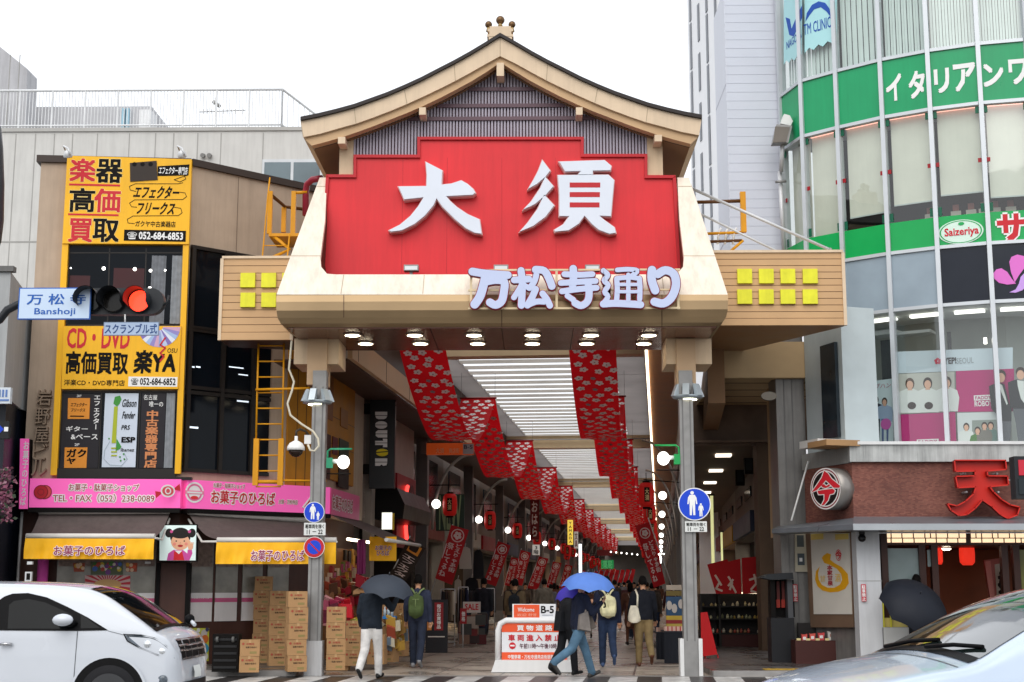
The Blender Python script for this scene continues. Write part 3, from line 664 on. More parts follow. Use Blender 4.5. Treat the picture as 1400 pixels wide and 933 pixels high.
def wire(pts, w=.012): m.stroke(L1, [L1.uz(*p, e) for p in pts], w, e, blk)
wire([(252, 240), (254, 245), (246, 249), (238, 246), (246, 243), (256, 240)])
wire([(250, 250), (244, 251.5), (185, 251.5), (177, 255), (178, 260), (186, 262)]); wire([(246, 263), (253, 264), (255, 269), (250, 273), (184, 273.5), (177, 278), (180, 283), (187, 283.5)]); wire([(238, 283.5), (247, 285), (249, 291), (244, 295), (182, 295.5), (174, 300), (175, 305), (184, 306)])
m.ppoly(L1, [(177.5, 223), (214, 220), (215.5, 246), (178, 248.5)], .151, e + .01, M('pedal_brown', '#2d231c', .5, var=.2)); m.ppoly(L1, [(215.5, 227.5), (259, 225), (257.5, 240), (215.5, 241)], .151, e, blk)
for x in (184, 195, 206): u, z = L1.uz(x, 225, e); m.disc(L1, u, z, .045, e + .012, blk, 12)
m.ptext('エフェクター専門店', L1, 217, 228.5, 256, 238.5, e + .004, wht, bold=.03, shear=.1)
m.rbox(L1, 169.5, 315, 254, 330, .151, e, blk); m.ptext('☎', L1, 174, 317.5, 187, 327.5, e + .004, wht, bold=.01); m.ptext('052-684-6853', L1, 190, 318, 250, 327.5, e + .004, wht, bold=.035)
m.build('printed_picture', t)
for x in (91, 247):
    l = thing('sign_floodlight', 'bent-arm silver floodlight over the %s top corner of the upper yellow billboard' % ('left' if x < 150 else 'right'), 'floodlight', L1.p(x, 212, .2)); l['group'] = 'sign floodlights'
    a = MB(); a.tube([L1.p(x + 2, 214, .02), L1.p(x - 4, 200, .3), L1.p(x + 2, 203, .7), L1.p(x + 5, 212, .72)], .018, steell); a.build('arm', l)
    h = MB(); h.lathe(L1.p(x + 2, 214, .62), [(.03, .12), (.07, .08), (.09, 0), (.08, -.02)], steell, 12, axis=Vector((0, -.5, 1)).normalized()); h.build('lamp_head', l)
t = board('billboard', L1, [(87, 446), (248, 446), (243.5, 532), (84, 532)], .0, .15, yp, 'yellow billboard between the two window rows with a shiny disc and black characters', 'billboard')
m = MB(); m.ptext('CD・DVD', L1, 92, 450, 177, 476, e, red, bold=.03); m.ptext('高価買取', L1, 90.5, 481.5, 174.5, 511, e, blk, bold=.04); m.ptext('楽YA', L1, 183, 480, 239, 510, e, blk, bold=.05, shear=.08); m.ptext('OSU', L1, 228.5, 476.5, 242, 482.5, e, blk, bold=.01, shear=.1)
m.ptext('洋楽CD・DVD専門店', L1, 87.5, 519.5, 170.5, 527.5, e, blk, bold=.015); m.rbox(L1, 175.5, 515.5, 242.5, 528.8, .151, .154, wht); m.ptext('☎', L1, 179, 517.5, 189, 526.5, e + .002, blk, bold=.01); m.ptext('052-684-6852', L1, 191.5, 517.5, 240, 526.5, e + .002, blk, bold=.03); m.build('lettering', t)
m = MB(); u, z = L1.uz(218, 447, e)
for k in range(14):
    a0, a1 = -math.pi + k * math.pi / 14, -math.pi + (k + 1) * math.pi / 14; rr = .4
    m.sheet(L1, [(u + .07 * math.cos(a0), z + .07 * math.sin(a0) - .002), (u + rr * math.cos(a0), z + rr * math.sin(a0) - .002), (u + rr * math.cos(a1), z + rr * math.sin(a1) - .002), (u + .07 * math.cos(a1), z + .07 * math.sin(a1) - .002)], e, flat(('#8fa0c8', '#b9c3e0', '#7f6fb0', '#d7dce8', '#9fb6d8', '#8f86c0', '#c9a0b8')[k % 7], .3))
m.stroke(L1, [L1.uz(*p, e) for p in ((226, 462), (219, 472), (226, 476), (219, 483), (224, 488), (219, 494))], .03, e + .004, red); m.build('printed_picture', t)
# posters behind the lower windows
Lq = L1; e2 = .06
t = board('window_poster', L1, [(87, 539), (138, 539), (133.5, 640), (82, 640)], .045, .05, flat('#1d1a20'), 'dark window poster with two orange squares and white characters', 'poster')
m = MB(); m.text('エフェクター', L1, L1.rect(127, 539.5, 137, 588, e2), e2, wht, bold=.025, vert=True); m.ptext('ギター', L1, 90.5, 583, 120, 590, e2, wht, bold=.02); m.ptext('&ベース', L1, 97, 594, 133.5, 601, e2, wht, bold=.02); m.ptext('3F', L1, 105, 540, 111.5, 543.2, e2, wht); m.ptext('2F', L1, 102, 606.5, 108.5, 610, e2, wht)
m.ppoly(L1, [(93, 544.5), (123, 544.5), (122, 573), (92.5, 573)], .051, e2, orange_p); m.ppoly(L1, [(88.5, 612), (119.5, 612), (118, 640), (87.5, 640)], .051, e2, orange_p)
m.ptext('エフェクター', L1, 96.5, 551, 118.5, 556, e2 + .004, blk, bold=.03, shear=.2); m.ptext('フリークス', L1, 97, 558.5, 116, 563, e2 + .004, blk, bold=.03, shear=.2); m.rbox(L1, 96, 568.5, 115, 570, e2 + .001, e2 + .004, blk)
m.ptext('ガク', L1, 91.5, 614.5, 117.5, 625, e2 + .004, blk, bold=.05); m.ptext('ヤ', L1, 91.5, 626.5, 103, 634.5, e2 + .004, blk, bold=.05); m.build('lettering', t)
t = board('window_poster', L1, [(144, 538), (189.5, 538), (185, 639), (139, 639)], .045, .05, M('poster_white', '#c9d3e0', .4, var=.03), 'pale window poster with a green and yellow guitar', 'poster')
m = MB(); gg = flat('#3f8f3a'); gy = flat('#a9b32a')
for s_, x0, y0, x1, y1, b_ in (('Gibson', 166.5, 546, 186, 556.5, .015), ('Fender', 167, 563, 184, 572.5, .02), ('PRS', 166, 581.5, 177, 587.5, .02), ('ESP', 166.5, 598, 184.5, 605, .06), ('Ibanez', 165, 613, 183, 617.5, .01)): m.ptext(s_, L1, x0, y0, x1, y1, e2, blk, bold=b_, shear=.15 if s_ != 'ESP' else 0)
m.build('lettering', t)
m = MB(); m.ppoly(L1, [(155, 552), (157, 543), (164, 541), (166, 546), (163.5, 552), (160, 556)], .051, e2, gg); m.ppoly(L1, [(156, 556), (161, 556), (158.5, 606), (152.5, 606)], .051, e2, gy); m.ppoly(L1, [(159.5, 600), (166, 611), (164, 614), (158, 617)], .051, e2, gg)
for y in (612, 617, 622): m.ppoly(L1, [(152, y), (160, y), (159.5, y + 2), (151.8, y + 2)], .051, e2, gy)
for x, y in ((169, 621), (164, 625), (170, 628), (165, 630), (149, 600)): u, z = L1.uz(x, y, e2); m.disc(L1, u, z, .018, e2, gg, 8)
m.stroke(L1, [L1.uz(*p, e2) for p in ((150, 604), (143, 616), (142, 628), (150, 636), (166, 637), (174, 628), (170, 620))], .008, e2, flat('#8fa0a8')); m.build('printed_picture', t)
t = board('window_poster', L1, [(194, 538), (227, 538), (223, 640), (190, 640)], .045, .05, flat('#1d1a20'), 'dark window poster with a column of orange characters', 'poster')
m = MB(); m.ptext('名古屋', L1, 196.5, 540, 215, 547, e2, wht, bold=.01); m.ptext('唯一の', L1, 204, 549, 223, 556.5, e2, wht, bold=.01); m.text('中古楽器専門店', L1, L1.rect(198, 561, 216, 640, e2), e2, M('print_salmon', '#c98252', .5, var=0), bold=.05, vert=True); m.build('lettering', t)

# ---------------- pink fascia sign of the sweet shop
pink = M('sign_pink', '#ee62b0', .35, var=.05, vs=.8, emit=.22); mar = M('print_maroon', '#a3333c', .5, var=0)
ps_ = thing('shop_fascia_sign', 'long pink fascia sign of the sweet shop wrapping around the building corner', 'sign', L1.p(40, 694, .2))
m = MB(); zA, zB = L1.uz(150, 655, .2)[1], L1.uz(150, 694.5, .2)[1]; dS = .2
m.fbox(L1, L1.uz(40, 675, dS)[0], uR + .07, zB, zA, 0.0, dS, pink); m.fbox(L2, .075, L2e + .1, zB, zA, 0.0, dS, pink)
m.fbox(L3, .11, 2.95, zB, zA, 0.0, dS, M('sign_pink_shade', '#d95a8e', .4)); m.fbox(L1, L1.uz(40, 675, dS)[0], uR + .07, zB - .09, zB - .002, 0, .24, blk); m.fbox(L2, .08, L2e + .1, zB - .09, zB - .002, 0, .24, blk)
m.build('panel', ps_); e = dS + .012
m = MB(); ow = (wht, .11)
m.ptext('お菓子・駄菓子ショップ', L1, 94, 662, 190, 671.5, e, mar, bold=.015, out=ow); m.ptext('TEL・FAX（052）238-0089', L1, 72.5, 675.5, 211, 687, e, mar, bold=.01, out=ow)
def hc(fr, x, y): return fr.uz(x, y, e)
m.ptext('お菓子のひろば', L2, 289, 672.5, 376, 689.5, e, red, bold=.03, out=(wht, .08)); m.ptext('お菓子・駄菓子ショップ', L2, 292, 661.5, 335, 667.5, e, mar, bold=.01, out=ow); m.ptext('大須・万松寺店', L2, 381, 683.5, 407, 689.5, e, mar, bold=.01, out=ow)
m.ptext('お菓子のひろば', L3, 455, 681, 482.5, 699, e, mar, bold=.03, out=(wht, .08)); m.build('lettering', ps_)
m = MB()
for x, c_ in ((61, '#d0474a'), (56, '#b5202c')): u, z = hc(L1, x, 673); m.disc(L1, u, z, .12, e + (.004 if x < 60 else 0), flat(c_), 22); m.ring(L1, u, z, .12, .135, e + (.003 if x < 60 else -.001), flat('#7c1a22'), 22); m.ring(L1, u, z, .05, .065, e + (.007 if x < 60 else .003), flat('#8f1f2a'), 16)
def sweet(fr, u, z, s):
    for k in (-1, 1): m.sheet(fr, [(u + k * s * .8, z + k * s * .25), (u + k * s * 2.0, z + k * s * 1.25), (u + k * s * 2.2, z + k * s * .1)], e, flat('#c9303a'))
    m.disc(fr, u, z, s * 1.25, e + .001, wht, 20, ry=s); m.disc(fr, u, z, s, e + .004, flat('#d8505a'), 18, ry=s * .75); m.ring(fr, u, z, s * .35, s * .55, e + .007, wht, 14)
sweet(L2, *L2.uz(229.5, 671.5, e), .12)
u, z = L2.uz(266, 673.5, e); m.disc(L2, u, z, .2, e, wht, 26); m.ring(L2, u, z, .13, .165, e + .003, flat('#e0709a'), 24); m.fbox(L2, u - .2, u + .2, z - .035, z + .035, e - .002, e + .004, flat('#e88aa8')); m.fbox(L2, u - .16, u + .16, z - .018, z + .012, e + .004, e + .007, wht); m.disc(L2, u, z - .1, .08, e + .006, flat('#d9363a'), 14, ry=.035)
for k in range(5): m.ppoly(L2, [(413 + k * 3.4, 694 - k * 1.2), (415.3 + k * 3.4, 695), (428 + k * 1.6, 679 + k * 1.5), (426 + k * 1.4, 677 + k * 1.2)], .201, e + .001 * k, (wht, red)[k % 2])
m.build('printed_picture', ps_)
# vertical pink sign on the pier's outer edge
t = thing('projecting_sign', 'narrow vertical pink sign at the outer end of the pink fascia', 'sign', L1.p(32, 696, .3)); m = MB(); m.ppoly(L1, [(27.5, 600), (40, 600), (38, 696), (26, 696)], -.1, .28, pink, side=blk); m.build('panel', t)
m = MB(); m.text('お菓子のひろば', L1, L1.rect(29.5, 603, 38, 692, .285), .285, wht, bold=.03, vert=True); m.build('lettering', t)
# ---------------- ground-floor shop front
sf = MB(); zg = 0.1
plg = [L1.w(-.02, 0, -.25), L1.w(uR, 0, -.25), L2.w(L2e, 0, -.25), L3.w(4.2, 0, -.2), L3.w(4.2, 0, -5), Vector((L1.w(0, 0).x, 36, 0))]
prism(sf, plg, .1, z_s, dkw); sfo = sf.build('shop_wall', bld)
z850, z810, z766 = L1.uz(150, 851, -.2)[1], L1.uz(150, 811, -.2)[1], L1.uz(150, 760, -.2)[1]
m = MB(); filmw = M('window_film', '#dcd8d6', .35, var=.06, dirt=.08); filmp = M('film_stripe', '#c45a82', .4); gin = M('shop_glass', '#8d8a80', .12, var=.3, vs=3); shd = M('lace_blind', '#8f7d74', .7, var=.35, vs=14)
def pane(fr, x0, x1):
    u0, u1 = fr.uz(x0, 820, -.2)[0], fr.uz(x1, 820, -.2)[0]
    m.fbox(fr, u0, u1, z810 + .002, z766 + .3, -.24, -.2, gin); m.fbox(fr, u0, u1, z850, z810, -.24, -.196, filmw); m.fbox(fr, u0, u1, z810 - .18, z810 - .10, -.24, -.192, filmp)
    m.fbox(fr, u0 + .02, u1 - .02, z810 + .5, z766 + .28, -.24, -.194, shd)
pane(L1, 76, 211)
for x0, x1 in ((258, 290), (294, 324), (331, 358), (365, 394)): pane(L2, x0, x1)
m.build('shop_window', bld)
m = MB(); m.rbox(L1, 88 + 110, 768, 88 + 118, 771, -.18, -.17, wht)
ptx = L2.rect(262, 815, 286, 819, -.19); m.text('★お菓子のひろば', L2, ptx, -.188, wht, bold=.01); m.build('lettering', bld)
m = MB(); m.rbox(L1, 215, 770, 257, 921, -.24, -.1, dkw); m.rbox(L1, 211.5, 770, 216.5, 921, -.24, -.06, blk); m.rbox(L1, 252, 770, 258, 921, -.24, -.06, blk); m.build('corner_pillar', bld)
pk = MB(); c_ = L1.p(58, 790, .05); pk.tube([Vector((c_.x, c_.y, .1)), Vector((c_.x, c_.y, z766 + .05))], .1, flat('#c54a9c'), 14); pk.build('pink_pipe', bld)
pk = MB(); c_ = L1.p(24, 780, .1); c2 = L1.p(27, 700, .1); pk.tube([Vector((c_.x, c_.y, .1)), Vector((c_.x + .02, c_.y, c2.z))], .03, steel, 8); pk.build('drain_pipe', bld)
# posters in the shop windows
t = board('window_poster', L1, [(116, 787), (178, 787), (178, 812), (116, 812)], -.19, -.185, flat('#c9a8a4'), 'red and white sunburst poster in the sweet shop window', 'poster')
m = MB(); u, z = L1.uz(147, 799.5, -.18); U0, Z0, U1, Z1 = L1.rect(116, 787, 178, 812, -.18)
for k in range(24):
    a0, a1 = 2 * math.pi * k / 24, 2 * math.pi * (k + .5) / 24
    def ed(a): t_ = min(abs((U1 - U0) / 2 / math.cos(a)) if abs(math.cos(a)) > 1e-6 else 9, abs((Z1 - Z0) / 2 / math.sin(a)) if abs(math.sin(a)) > 1e-6 else 9); return (u + t_ * math.cos(a), z + t_ * math.sin(a))
    m.sheet(L1, [(u, z), ed(a0), ed(a1)], -.182, flat('#b5303c'))
m.disc(L1, u, z, .26, -.179, flat('#c9a06a'), 24, ry=.1); m.rbox(L1, 134, 802, 161, 807, -.179, -.175, flat('#d8b62a')); m.build('printed_picture', t)
t = board('window_poster', L1, [(124, 768), (168, 768), (168, 786), (124, 786)], -.19, -.185, flat('#59634a'), 'small poster of sweets with a blue figure in the shop window', 'poster')
m = MB()
for i in range(26): m.disc(L1, *L1.uz(random.uniform(127, 165), random.uniform(770, 784), -.18), random.uniform(.02, .06), -.18 + i * .0004, flat(random.choice(('#c9b23a', '#b2483a', '#4a6ab0', '#d8d0c0', '#7a4a8a', '#4a7a3a'))), 10)
m.build('printed_picture', t)
for nm, x in (('a', 108), ('b', 180)):
    t = board('window_poster', L1, [(x - 8, 770), (x + 8, 770), (x + 7, 782), (x - 7, 782)], -.19, -.185, flat('#a8503a'), 'orange sweet packet picture in the shop window %s the sunburst poster' % ('above left of' if x < 150 else 'above right of'), 'poster')
    m = MB()
    for i in range(8): m.disc(L1, *L1.uz(random.uniform(x - 6, x + 6), random.uniform(772, 780), -.18), .035, -.18 + i * .0004, flat(random.choice(('#d8a23a', '#d2583a', '#e0c0a0'))), 10)
    m.build('printed_picture', t)
t = board('street_poster', L2, [(259, 859), (286, 859), (285, 904), (258, 904)], -.22, -.2, flat('#bfc23c'), 'bright poster of cartoon shapes on the brown wall below the window', 'poster')
m = MB()
for i, (x, y, r, c_) in enumerate(((264, 868, .07, '#5a58a0'), (264, 880, .09, '#c04a6a'), (265, 893, .08, '#5aa04a'), (279, 866, .07, '#b8b0a8'), (280, 874, .08, '#c0642a'), (279, 887, .1, '#3a8aa8'), (280, 898, .07, '#c8c8b8'), (271, 862, .04, '#d8d8d0'), (268, 900, .05, '#4a9a8a'), (260, 862, .05, '#d0c8c0'), (283, 861, .04, '#3a3a5a'))): m.disc(L2, *L2.uz(x, y, -.19), r, -.19 + i * .001, flat(c_), 16)
m.text('まちあるき', L2, L2.rect(269, 866, 275, 900, -.18), -.175, red, bold=.05, vert=True); m.build('printed_picture', t)
# sweet-shop sign box with a waving girl
Fx = Fr(P(217, 740, 26.9), P(270, 740, 27.0)); t = thing('light_box_sign', 'square light box sign showing a girl with pigtails waving, at the building corner', 'sign', Fx.p(244, 768))
m = MB(); m.ppoly(Fx, [(216, 717), (270, 717), (269, 768), (215.5, 768)], -.22, 0, blk); m.ppoly(Fx, [(218.5, 718.5), (268.5, 718.5), (267.5, 766.5), (218, 766.5)], -.1, .004, M('lightbox_face', '#cfe0dc', .4, emit=.25)); m.build('case', t)
m = MB(); sk_ = flat('#e8b08c'); hr = flat('#17110f'); q_ = lambda x, y: Fx.uz(x, y, .01)
m.ppoly(Fx, [(228, 766.3), (230, 757), (237, 752), (250, 752), (256, 757), (256.5, 752), (262, 750), (263, 757), (259, 766.3)], .0045, .008, flat('#cf4fa0')); m.ppoly(Fx, [(237, 766.3), (238, 754), (249, 754), (252, 766.3)], .0085, .01, flat('#d2222e')); m.ppoly(Fx, [(239, 753), (249, 753), (244.5, 758)], .0105, .012, wht)
for x in (231, 262.5): m.disc(Fx, *q_(x, 729), .07, .006, hr, 14, ry=.085); m.disc(Fx, *q_(x + (3.5 if x < 240 else -3.5), 727), .03, .0085, flat('#c9508a'), 8)
m.disc(Fx, *q_(246.5, 734), .19, .0055, hr, 26, ry=.17); m.disc(Fx, *q_(246.5, 741), .17, .0075, sk_, 26, ry=.155)
for x in (236, 258): m.disc(Fx, *q_(x, 741.5), .035, .0068, sk_, 10)
m.disc(Fx, *q_(246.5, 731), .165, .0095, hr, 24, ry=.075)
for x in (241, 252): m.disc(Fx, *q_(x, 740), .014, .011, hr, 10); m.disc(Fx, *q_(x - (2.5 if x < 246 else -2.5), 744), .03, .010, flat('#e58a7a'), 10)
m.disc(Fx, *q_(246.5, 746.5), .05, .0115, flat('#b02a30'), 14, ry=.022); m.disc(Fx, *q_(246.5, 742.5), .01, .011, flat('#c98a6a'), 8)
m.disc(Fx, *q_(260.5, 748), .05, .009, sk_, 12, ry=.06)
for k in range(4): m.stroke(Fx, [q_(258.5 + k * 1.6, 746), q_(258 + k * 2, 742)], .02, .0095, sk_)
m.build('printed_picture', t)
# awnings
awn = M('awning_cloth', '#5b504d', .75, var=.16, dirt=.25, vs=1.6); awh = M('awning_bar', '#d6d3cc', .4, var=.08); val = M('valance_yellow', '#f0b21a', .6, var=.1, vs=2.5)
def awning(bl, br, fl_, fr_, vz, text_px, label, seed):
    t = thing('shop_awning', label, 'awning', fl_); t['group'] = 'sweet shop awnings'; rnd = random.Random(seed)
    m = MB(); N = 20; rows = []
    for j in range(9):
        s = j / 8; rows.append([(bl.lerp(br, k / N)).lerp(fl_.lerp(fr_, k / N), s) + Vector((0, 0, -.10 * math.sin(s * math.pi) + .012 * math.sin(k * 1.7 + j) * s)) for k in range(N + 1)])
    m.grid(rows, awn); m.build('canopy_cloth', t)
    m = MB(); m.tube([bl + Vector((0, -.03, .06)), br + Vector((0, -.03, .06))], .075, awh, 12); m.build('roller', t)
    m = MB(); m.tube([fl_, fr_], .05, awh, 10); m.build('front_bar', t)
    m = MB()
    for a, b_ in ((bl, fl_), (br, fr_)): m.tube([a + Vector((0, 0, -.1)), a.lerp(b_, .5) + Vector((0, 0, -.28)), b_ + Vector((0, 0, -.03))], .022, awh, 8)
    m.build('folding_arm', t)
    m = MB(); N = 60; rows = []; fr = Fr(fl_, fr_); Lh = fr.L
    for j in range(9):
        s = j / 8; rows.append([fr.w(Lh * k / N, fl_.z + (fr_.z - fl_.z) * k / N - .045 - (vz - .045) * s, .045 + s * (.028 * math.sin(k * .55 + seed) + .02 * math.sin(k * 1.3 + s * 3) + .016 * math.sin(k * .21 + s * 5)) + .02 * s) for k in range(N + 1)])
    m.grid(rows, val); v = m.build('valance', t)
    m = MB(); m.text('お菓子のひろば', fr, fr.rect(*text_px, .11), .125, M('print_plum', '#8c2a4e', .6, var=0), bold=.02, out=(M('print_pale', '#eadfe2', .6, var=0), .055)); m.build('lettering', v)
    return t
Ya = 26.2
awning(L1.p(54, 703, .1), L1.p(232, 702, .1), P(36, 733, Ya), P(212, 733.5, Ya), P(36, 737, Ya).z - P(36, 768.5, Ya).z, (74, 746.5, 171, 759.5), 'yellow and brown awning over the sunburst poster window, behind the white minivan', 1)
awning(L2.p(258, 703, .1), L2.p(440, 716, .1), P(297, 738.5, Ya + .1), P(460, 738.5, Ya + .1), P(36, 741, Ya).z - P(36, 774, Ya).z, (343.5, 752.5, 416, 767), 'yellow and brown awning over the stacked cardboard boxes', 2)
# third awning over the arcade-side stall and a small valance flag
fl3 = L3.p(447, 716, 1.0); m = MB()
a0, a1 = L3.w(0.0, L3.uz(450, 704)[1], .1), L3.w(3.6, L3.uz(450, 704)[1], .1); f0, f1 = L3.w(.2, a0.z - .55, 1.35), L3.w(4.4, a0.z - .55, 1.35)
t = thing('side_awning', 'dark awning along the arcade side of the sweet shop', 'awning', f0); m.grid([[a0.lerp(a1, k / 10).lerp(f0.lerp(f1, k / 10), s) for k in range(11)] for s in (0, .5, 1)], awn); m.build('canopy_cloth', t); m = MB(); m.tube([f0, f1], .04, awh); m.build('front_bar', t)
Fv = FY(30.6); t = thing('yellow_stall_flag', 'small yellow cloth sign hanging by the arcade-side awning', 'sign', Fv.p(523, 766)); m = MB(); u0, z0, u1, z1 = Fv.rect(505, 734, 542, 767); m.grid([[Fv.w(u0 + (u1 - u0) * k / 16, z1 + (z0 - z1) * s, .02 * math.sin(k * .9 + s * 4)) for k in range(17)] for s in (0, .33, .66, 1)], val); m.build('cloth', t)
m = MB(); m.ptext('お菓子の', Fv, 513, 746, 535, 752.5, .05, M('print_plum', ''), bold=.02, out=(wht, .04)); m.ptext('ひろば', Fv, 515, 753, 532, 759.5, .05, M('print_plum', ''), bold=.02, out=(wht, .04)); m.build('lettering', t)

# ================================================================== neighbours and the backdrop buildings
# grey building to the side
t = thing('grey_side_building', 'low grey building with a dark shop opening beside the beige corner building', 'building', (-11, 25, 0)); m = MB()
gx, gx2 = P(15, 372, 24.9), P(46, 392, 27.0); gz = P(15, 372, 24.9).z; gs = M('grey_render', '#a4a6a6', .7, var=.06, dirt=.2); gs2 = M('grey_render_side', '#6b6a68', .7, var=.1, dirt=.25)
zl = P(5, 540, 24.9).z
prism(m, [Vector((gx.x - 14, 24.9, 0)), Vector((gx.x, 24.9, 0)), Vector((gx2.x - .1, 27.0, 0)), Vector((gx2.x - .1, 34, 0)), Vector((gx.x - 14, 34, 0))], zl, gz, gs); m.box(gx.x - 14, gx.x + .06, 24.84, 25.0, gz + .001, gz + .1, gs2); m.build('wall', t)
m = MB(); dn = M('navy_panel', '#141a26', .35, var=.15); prism(m, [Vector((gx.x - 14, 25.6, 0)), Vector((gx.x - .2, 25.6, 0)), Vector((gx2.x - .15, 27.0, 0)), Vector((gx2.x - .15, 34, 0)), Vector((gx.x - 14, 34, 0))], .05, zl - .003, dn); m.build('shop_opening', t)
Fn = FY(25.55); m = MB(); m.rbox(Fn, 34, 782, 43, 795, -.02, .04, steell); m.rbox(Fn, 36, 784, 41, 793, .041, .045, blk); m.rbox(Fn, 37, 768, 44, 772, -.02, .04, steell); m.build('meter_box', t)
t = thing('flower_display', 'pink and grey flower display hanging in the dark shop opening', 'plant', P(8, 720, 25.3)); m = MB()
for i in range(260): c = P(random.gauss(8, 6), random.uniform(640, 715), 25.35 + random.uniform(-.15, .15)); s = random.uniform(.02, .05); a = Vector((random.uniform(-1, 1), random.uniform(-1, 1), random.uniform(-1, 1))).normalized(); b_ = a.orthogonal().normalized(); m.face([c - a * s, c + b_ * s, c + a * s, c - b_ * s], flat(random.choice(('#7a4258', '#8f5a6c', '#4b3a44', '#3d4a3a', '#a07a86'))))
m.build('blossom', t)
# concrete office block behind
Yb = 36.0; Fc = FY(Yb); conc = M('pale_concrete', '#c3c2be', .75, var=.05, dirt=.14); conc2 = M('grey_concrete', '#b1b1b4', .75, var=.08, dirt=.22); seamc = M('concrete_joint', '#9a9995', .8)
t = thing('concrete_office_block', 'large pale concrete block with a white roof railing behind the yellow billboards', 'building', (-8, Yb, 0)); m = MB()
xl, xr = P(-420, 183, Yb).x, P(470, 175, Yb).x; zt_ = P(200, 180, Yb).z; m.box(xl, xr, Yb, Yb + 14, 0, zt_, conc)
m.box(xl, xr, Yb - .04, Yb + .1, zt_ + .001, zt_ + .1, M('roof_lip', '#aaa9a5', .6)); w_ = m.build('wall', t)
m = MB()
for x in (18, 45, 71, 96, 130, 174, 210, 235, 268, 300, 358): p = P(x, 250, Yb); m.box(p.x - .012, p.x + .012, Yb - .006, Yb + .01, 0, zt_ - .05, seamc)
z_ = P(20, 331, Yb).z; m.box(xl, xr, Yb - .007, Yb + .01, z_ - .02, z_ + .02, seamc); m.build('panel_joint', w_)
m = MB(); m.rbox(Fc, 358, 218, 441, 262, -.2, .02, M('window_alu', '#c5c9cc', .4)); m.build('window_frame', t)
for x0, x1 in ((361, 397), (401, 437)): m = MB(); m.rbox(Fc, x0, 222, x1, 260, -.1, .03, M('window_grey', '#5b6a70', .08, var=.3, vs=1)); m.build('window', t)
m = MB()
for x in (278, 287): c = P(x, 213, Yb); m.tube([c, c + Vector((0, -.12, -.03))], .06, steel, 10)
m.build('vent_cowl', t)
rl = MB(); rw = M('rail_white', '#d9dbdc', .4); y_f = Yb + .15; zr_ = zof(148, y_f, 200) - 0; zrb = zt_ + .1
def rail(p0, p1, n):
    rl.tube([p0 + Vector((0, 0, 1.1)), p1 + Vector((0, 0, 1.1))], .035, rw, 6); rl.tube([p0 + Vector((0, 0, .12)), p1 + Vector((0, 0, .12))], .025, rw, 6)
    for k in range(n + 1): q = p0.lerp(p1, k / n); rl.tube([q + Vector((0, 0, .0)), q + Vector((0, 0, 1.1))], .03 if k % 10 == 0 else .012, rw, 5, caps=False)
pa, pb_ = Vector((xl + 6, y_f, zrb)), Vector((P(386, 140, y_f).x, y_f, zrb)); rail(pa, pb_, 110); rail(pb_, pb_ + Vector((2.2, 8, 0)), 24); rl.build('roof_railing', t)
m = MB(); yh = Yb + 3; m.box(P(-300, 150, yh).x, P(207, 150, yh).x, yh, yh + 6, zt_, zof(146, yh, 100), conc2); m.build('rooftop_house', t)
m = MB(); Fh = FY(yh); m.rbox(Fh, 11, 166, 47, 182, -.02, .02, dk)
for k in range(8): x = 13 + k * 4.4; m.rbox(Fh, x, 167, x + 1.6, 181, .021, .03, wht)
m.build('window', t)
m = MB()
for x in (166, 172): m.rbox(Fh, x, 148, x + 4, 180, .0, .12, M('pipe_blue', '#8fb4c4', .4))
m.build('roof_pipe', t); m = MB(); m.rbox(Fh, 190, 150, 206, 178, .0, .6, steell); m.build('air_conditioner', t)
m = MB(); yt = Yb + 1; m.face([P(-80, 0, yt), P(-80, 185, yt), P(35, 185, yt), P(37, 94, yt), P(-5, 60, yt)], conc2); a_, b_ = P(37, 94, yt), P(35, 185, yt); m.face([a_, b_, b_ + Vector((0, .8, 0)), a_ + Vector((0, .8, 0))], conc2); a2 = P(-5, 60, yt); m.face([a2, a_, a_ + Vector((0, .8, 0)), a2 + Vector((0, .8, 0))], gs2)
for x in (11, 24): m.rbox(FY(yt), x - .5, 75, x + .5, 183, -.01, .008, seamc)
m.build('stair_tower', t)
t = thing('roof_aerial', 'thin television aerial on the concrete block roof behind the white railing', 'aerial', P(296, 180, Yb + 2)); m = MB(); y_ = Yb + 2
m.tube([P(296, 182, y_), P(294, 134, y_)], .022, steell, 6); m.tube([P(272, 153.5, y_), P(335, 151, y_)], .014, steel, 5)
for k in range(12): x = 273 + k * 5.4; m.tube([P(x, 149.5, y_ - .3), P(x, 156, y_ + .3)], .008, steel, 4)
m.tube([P(291, 139, y_), P(301, 146, y_)], .05, steel, 6); m.build('mast', t)

# ================================================================== round glass building with the restaurant bands
mx = [1070, 1098, 1146, 1207, 1272, 1341, 1407]; my = [205.7, 186.8, 174.8, 161, 149.8, 141.2, 136]
zG0 = P(1070, 205.7, 31).z                      # bottom of the upper green band
V = []
for x, y in zip(mx, my): p = PZ(x, y, zG0); V.append(Vector((p.x, p.y, 0)))
for a in (-6, -16, -26): V.append(V[-1] + Vector((math.cos(R(-a)) if a > 0 else math.cos(R(a)), math.sin(R(-a)), 0)) * 1.05)
def hz(py, k=4): p = P(mx[k], py, V[k].y); return p.z
zT = hz(-95); zG1 = hz(70); zB0 = hz(297); zGr0 = hz(339); zP0 = hz(418); zS = P(1280, 613, V[4].y).z
glb = thing('round_glass_building', 'tall building with a curved glass front banded in green, beside the gate', 'building', (V[4].x, V[4].y, 0))
alu = M('mullion_alu', '#c3c8cc', .35, metal=.25, var=.05); grn = M('green_band', '#229a64', .3, var=.1, vs=.9, dirt=.1); grn2 = M('green_band_bright', '#16a052', .25, var=.05)
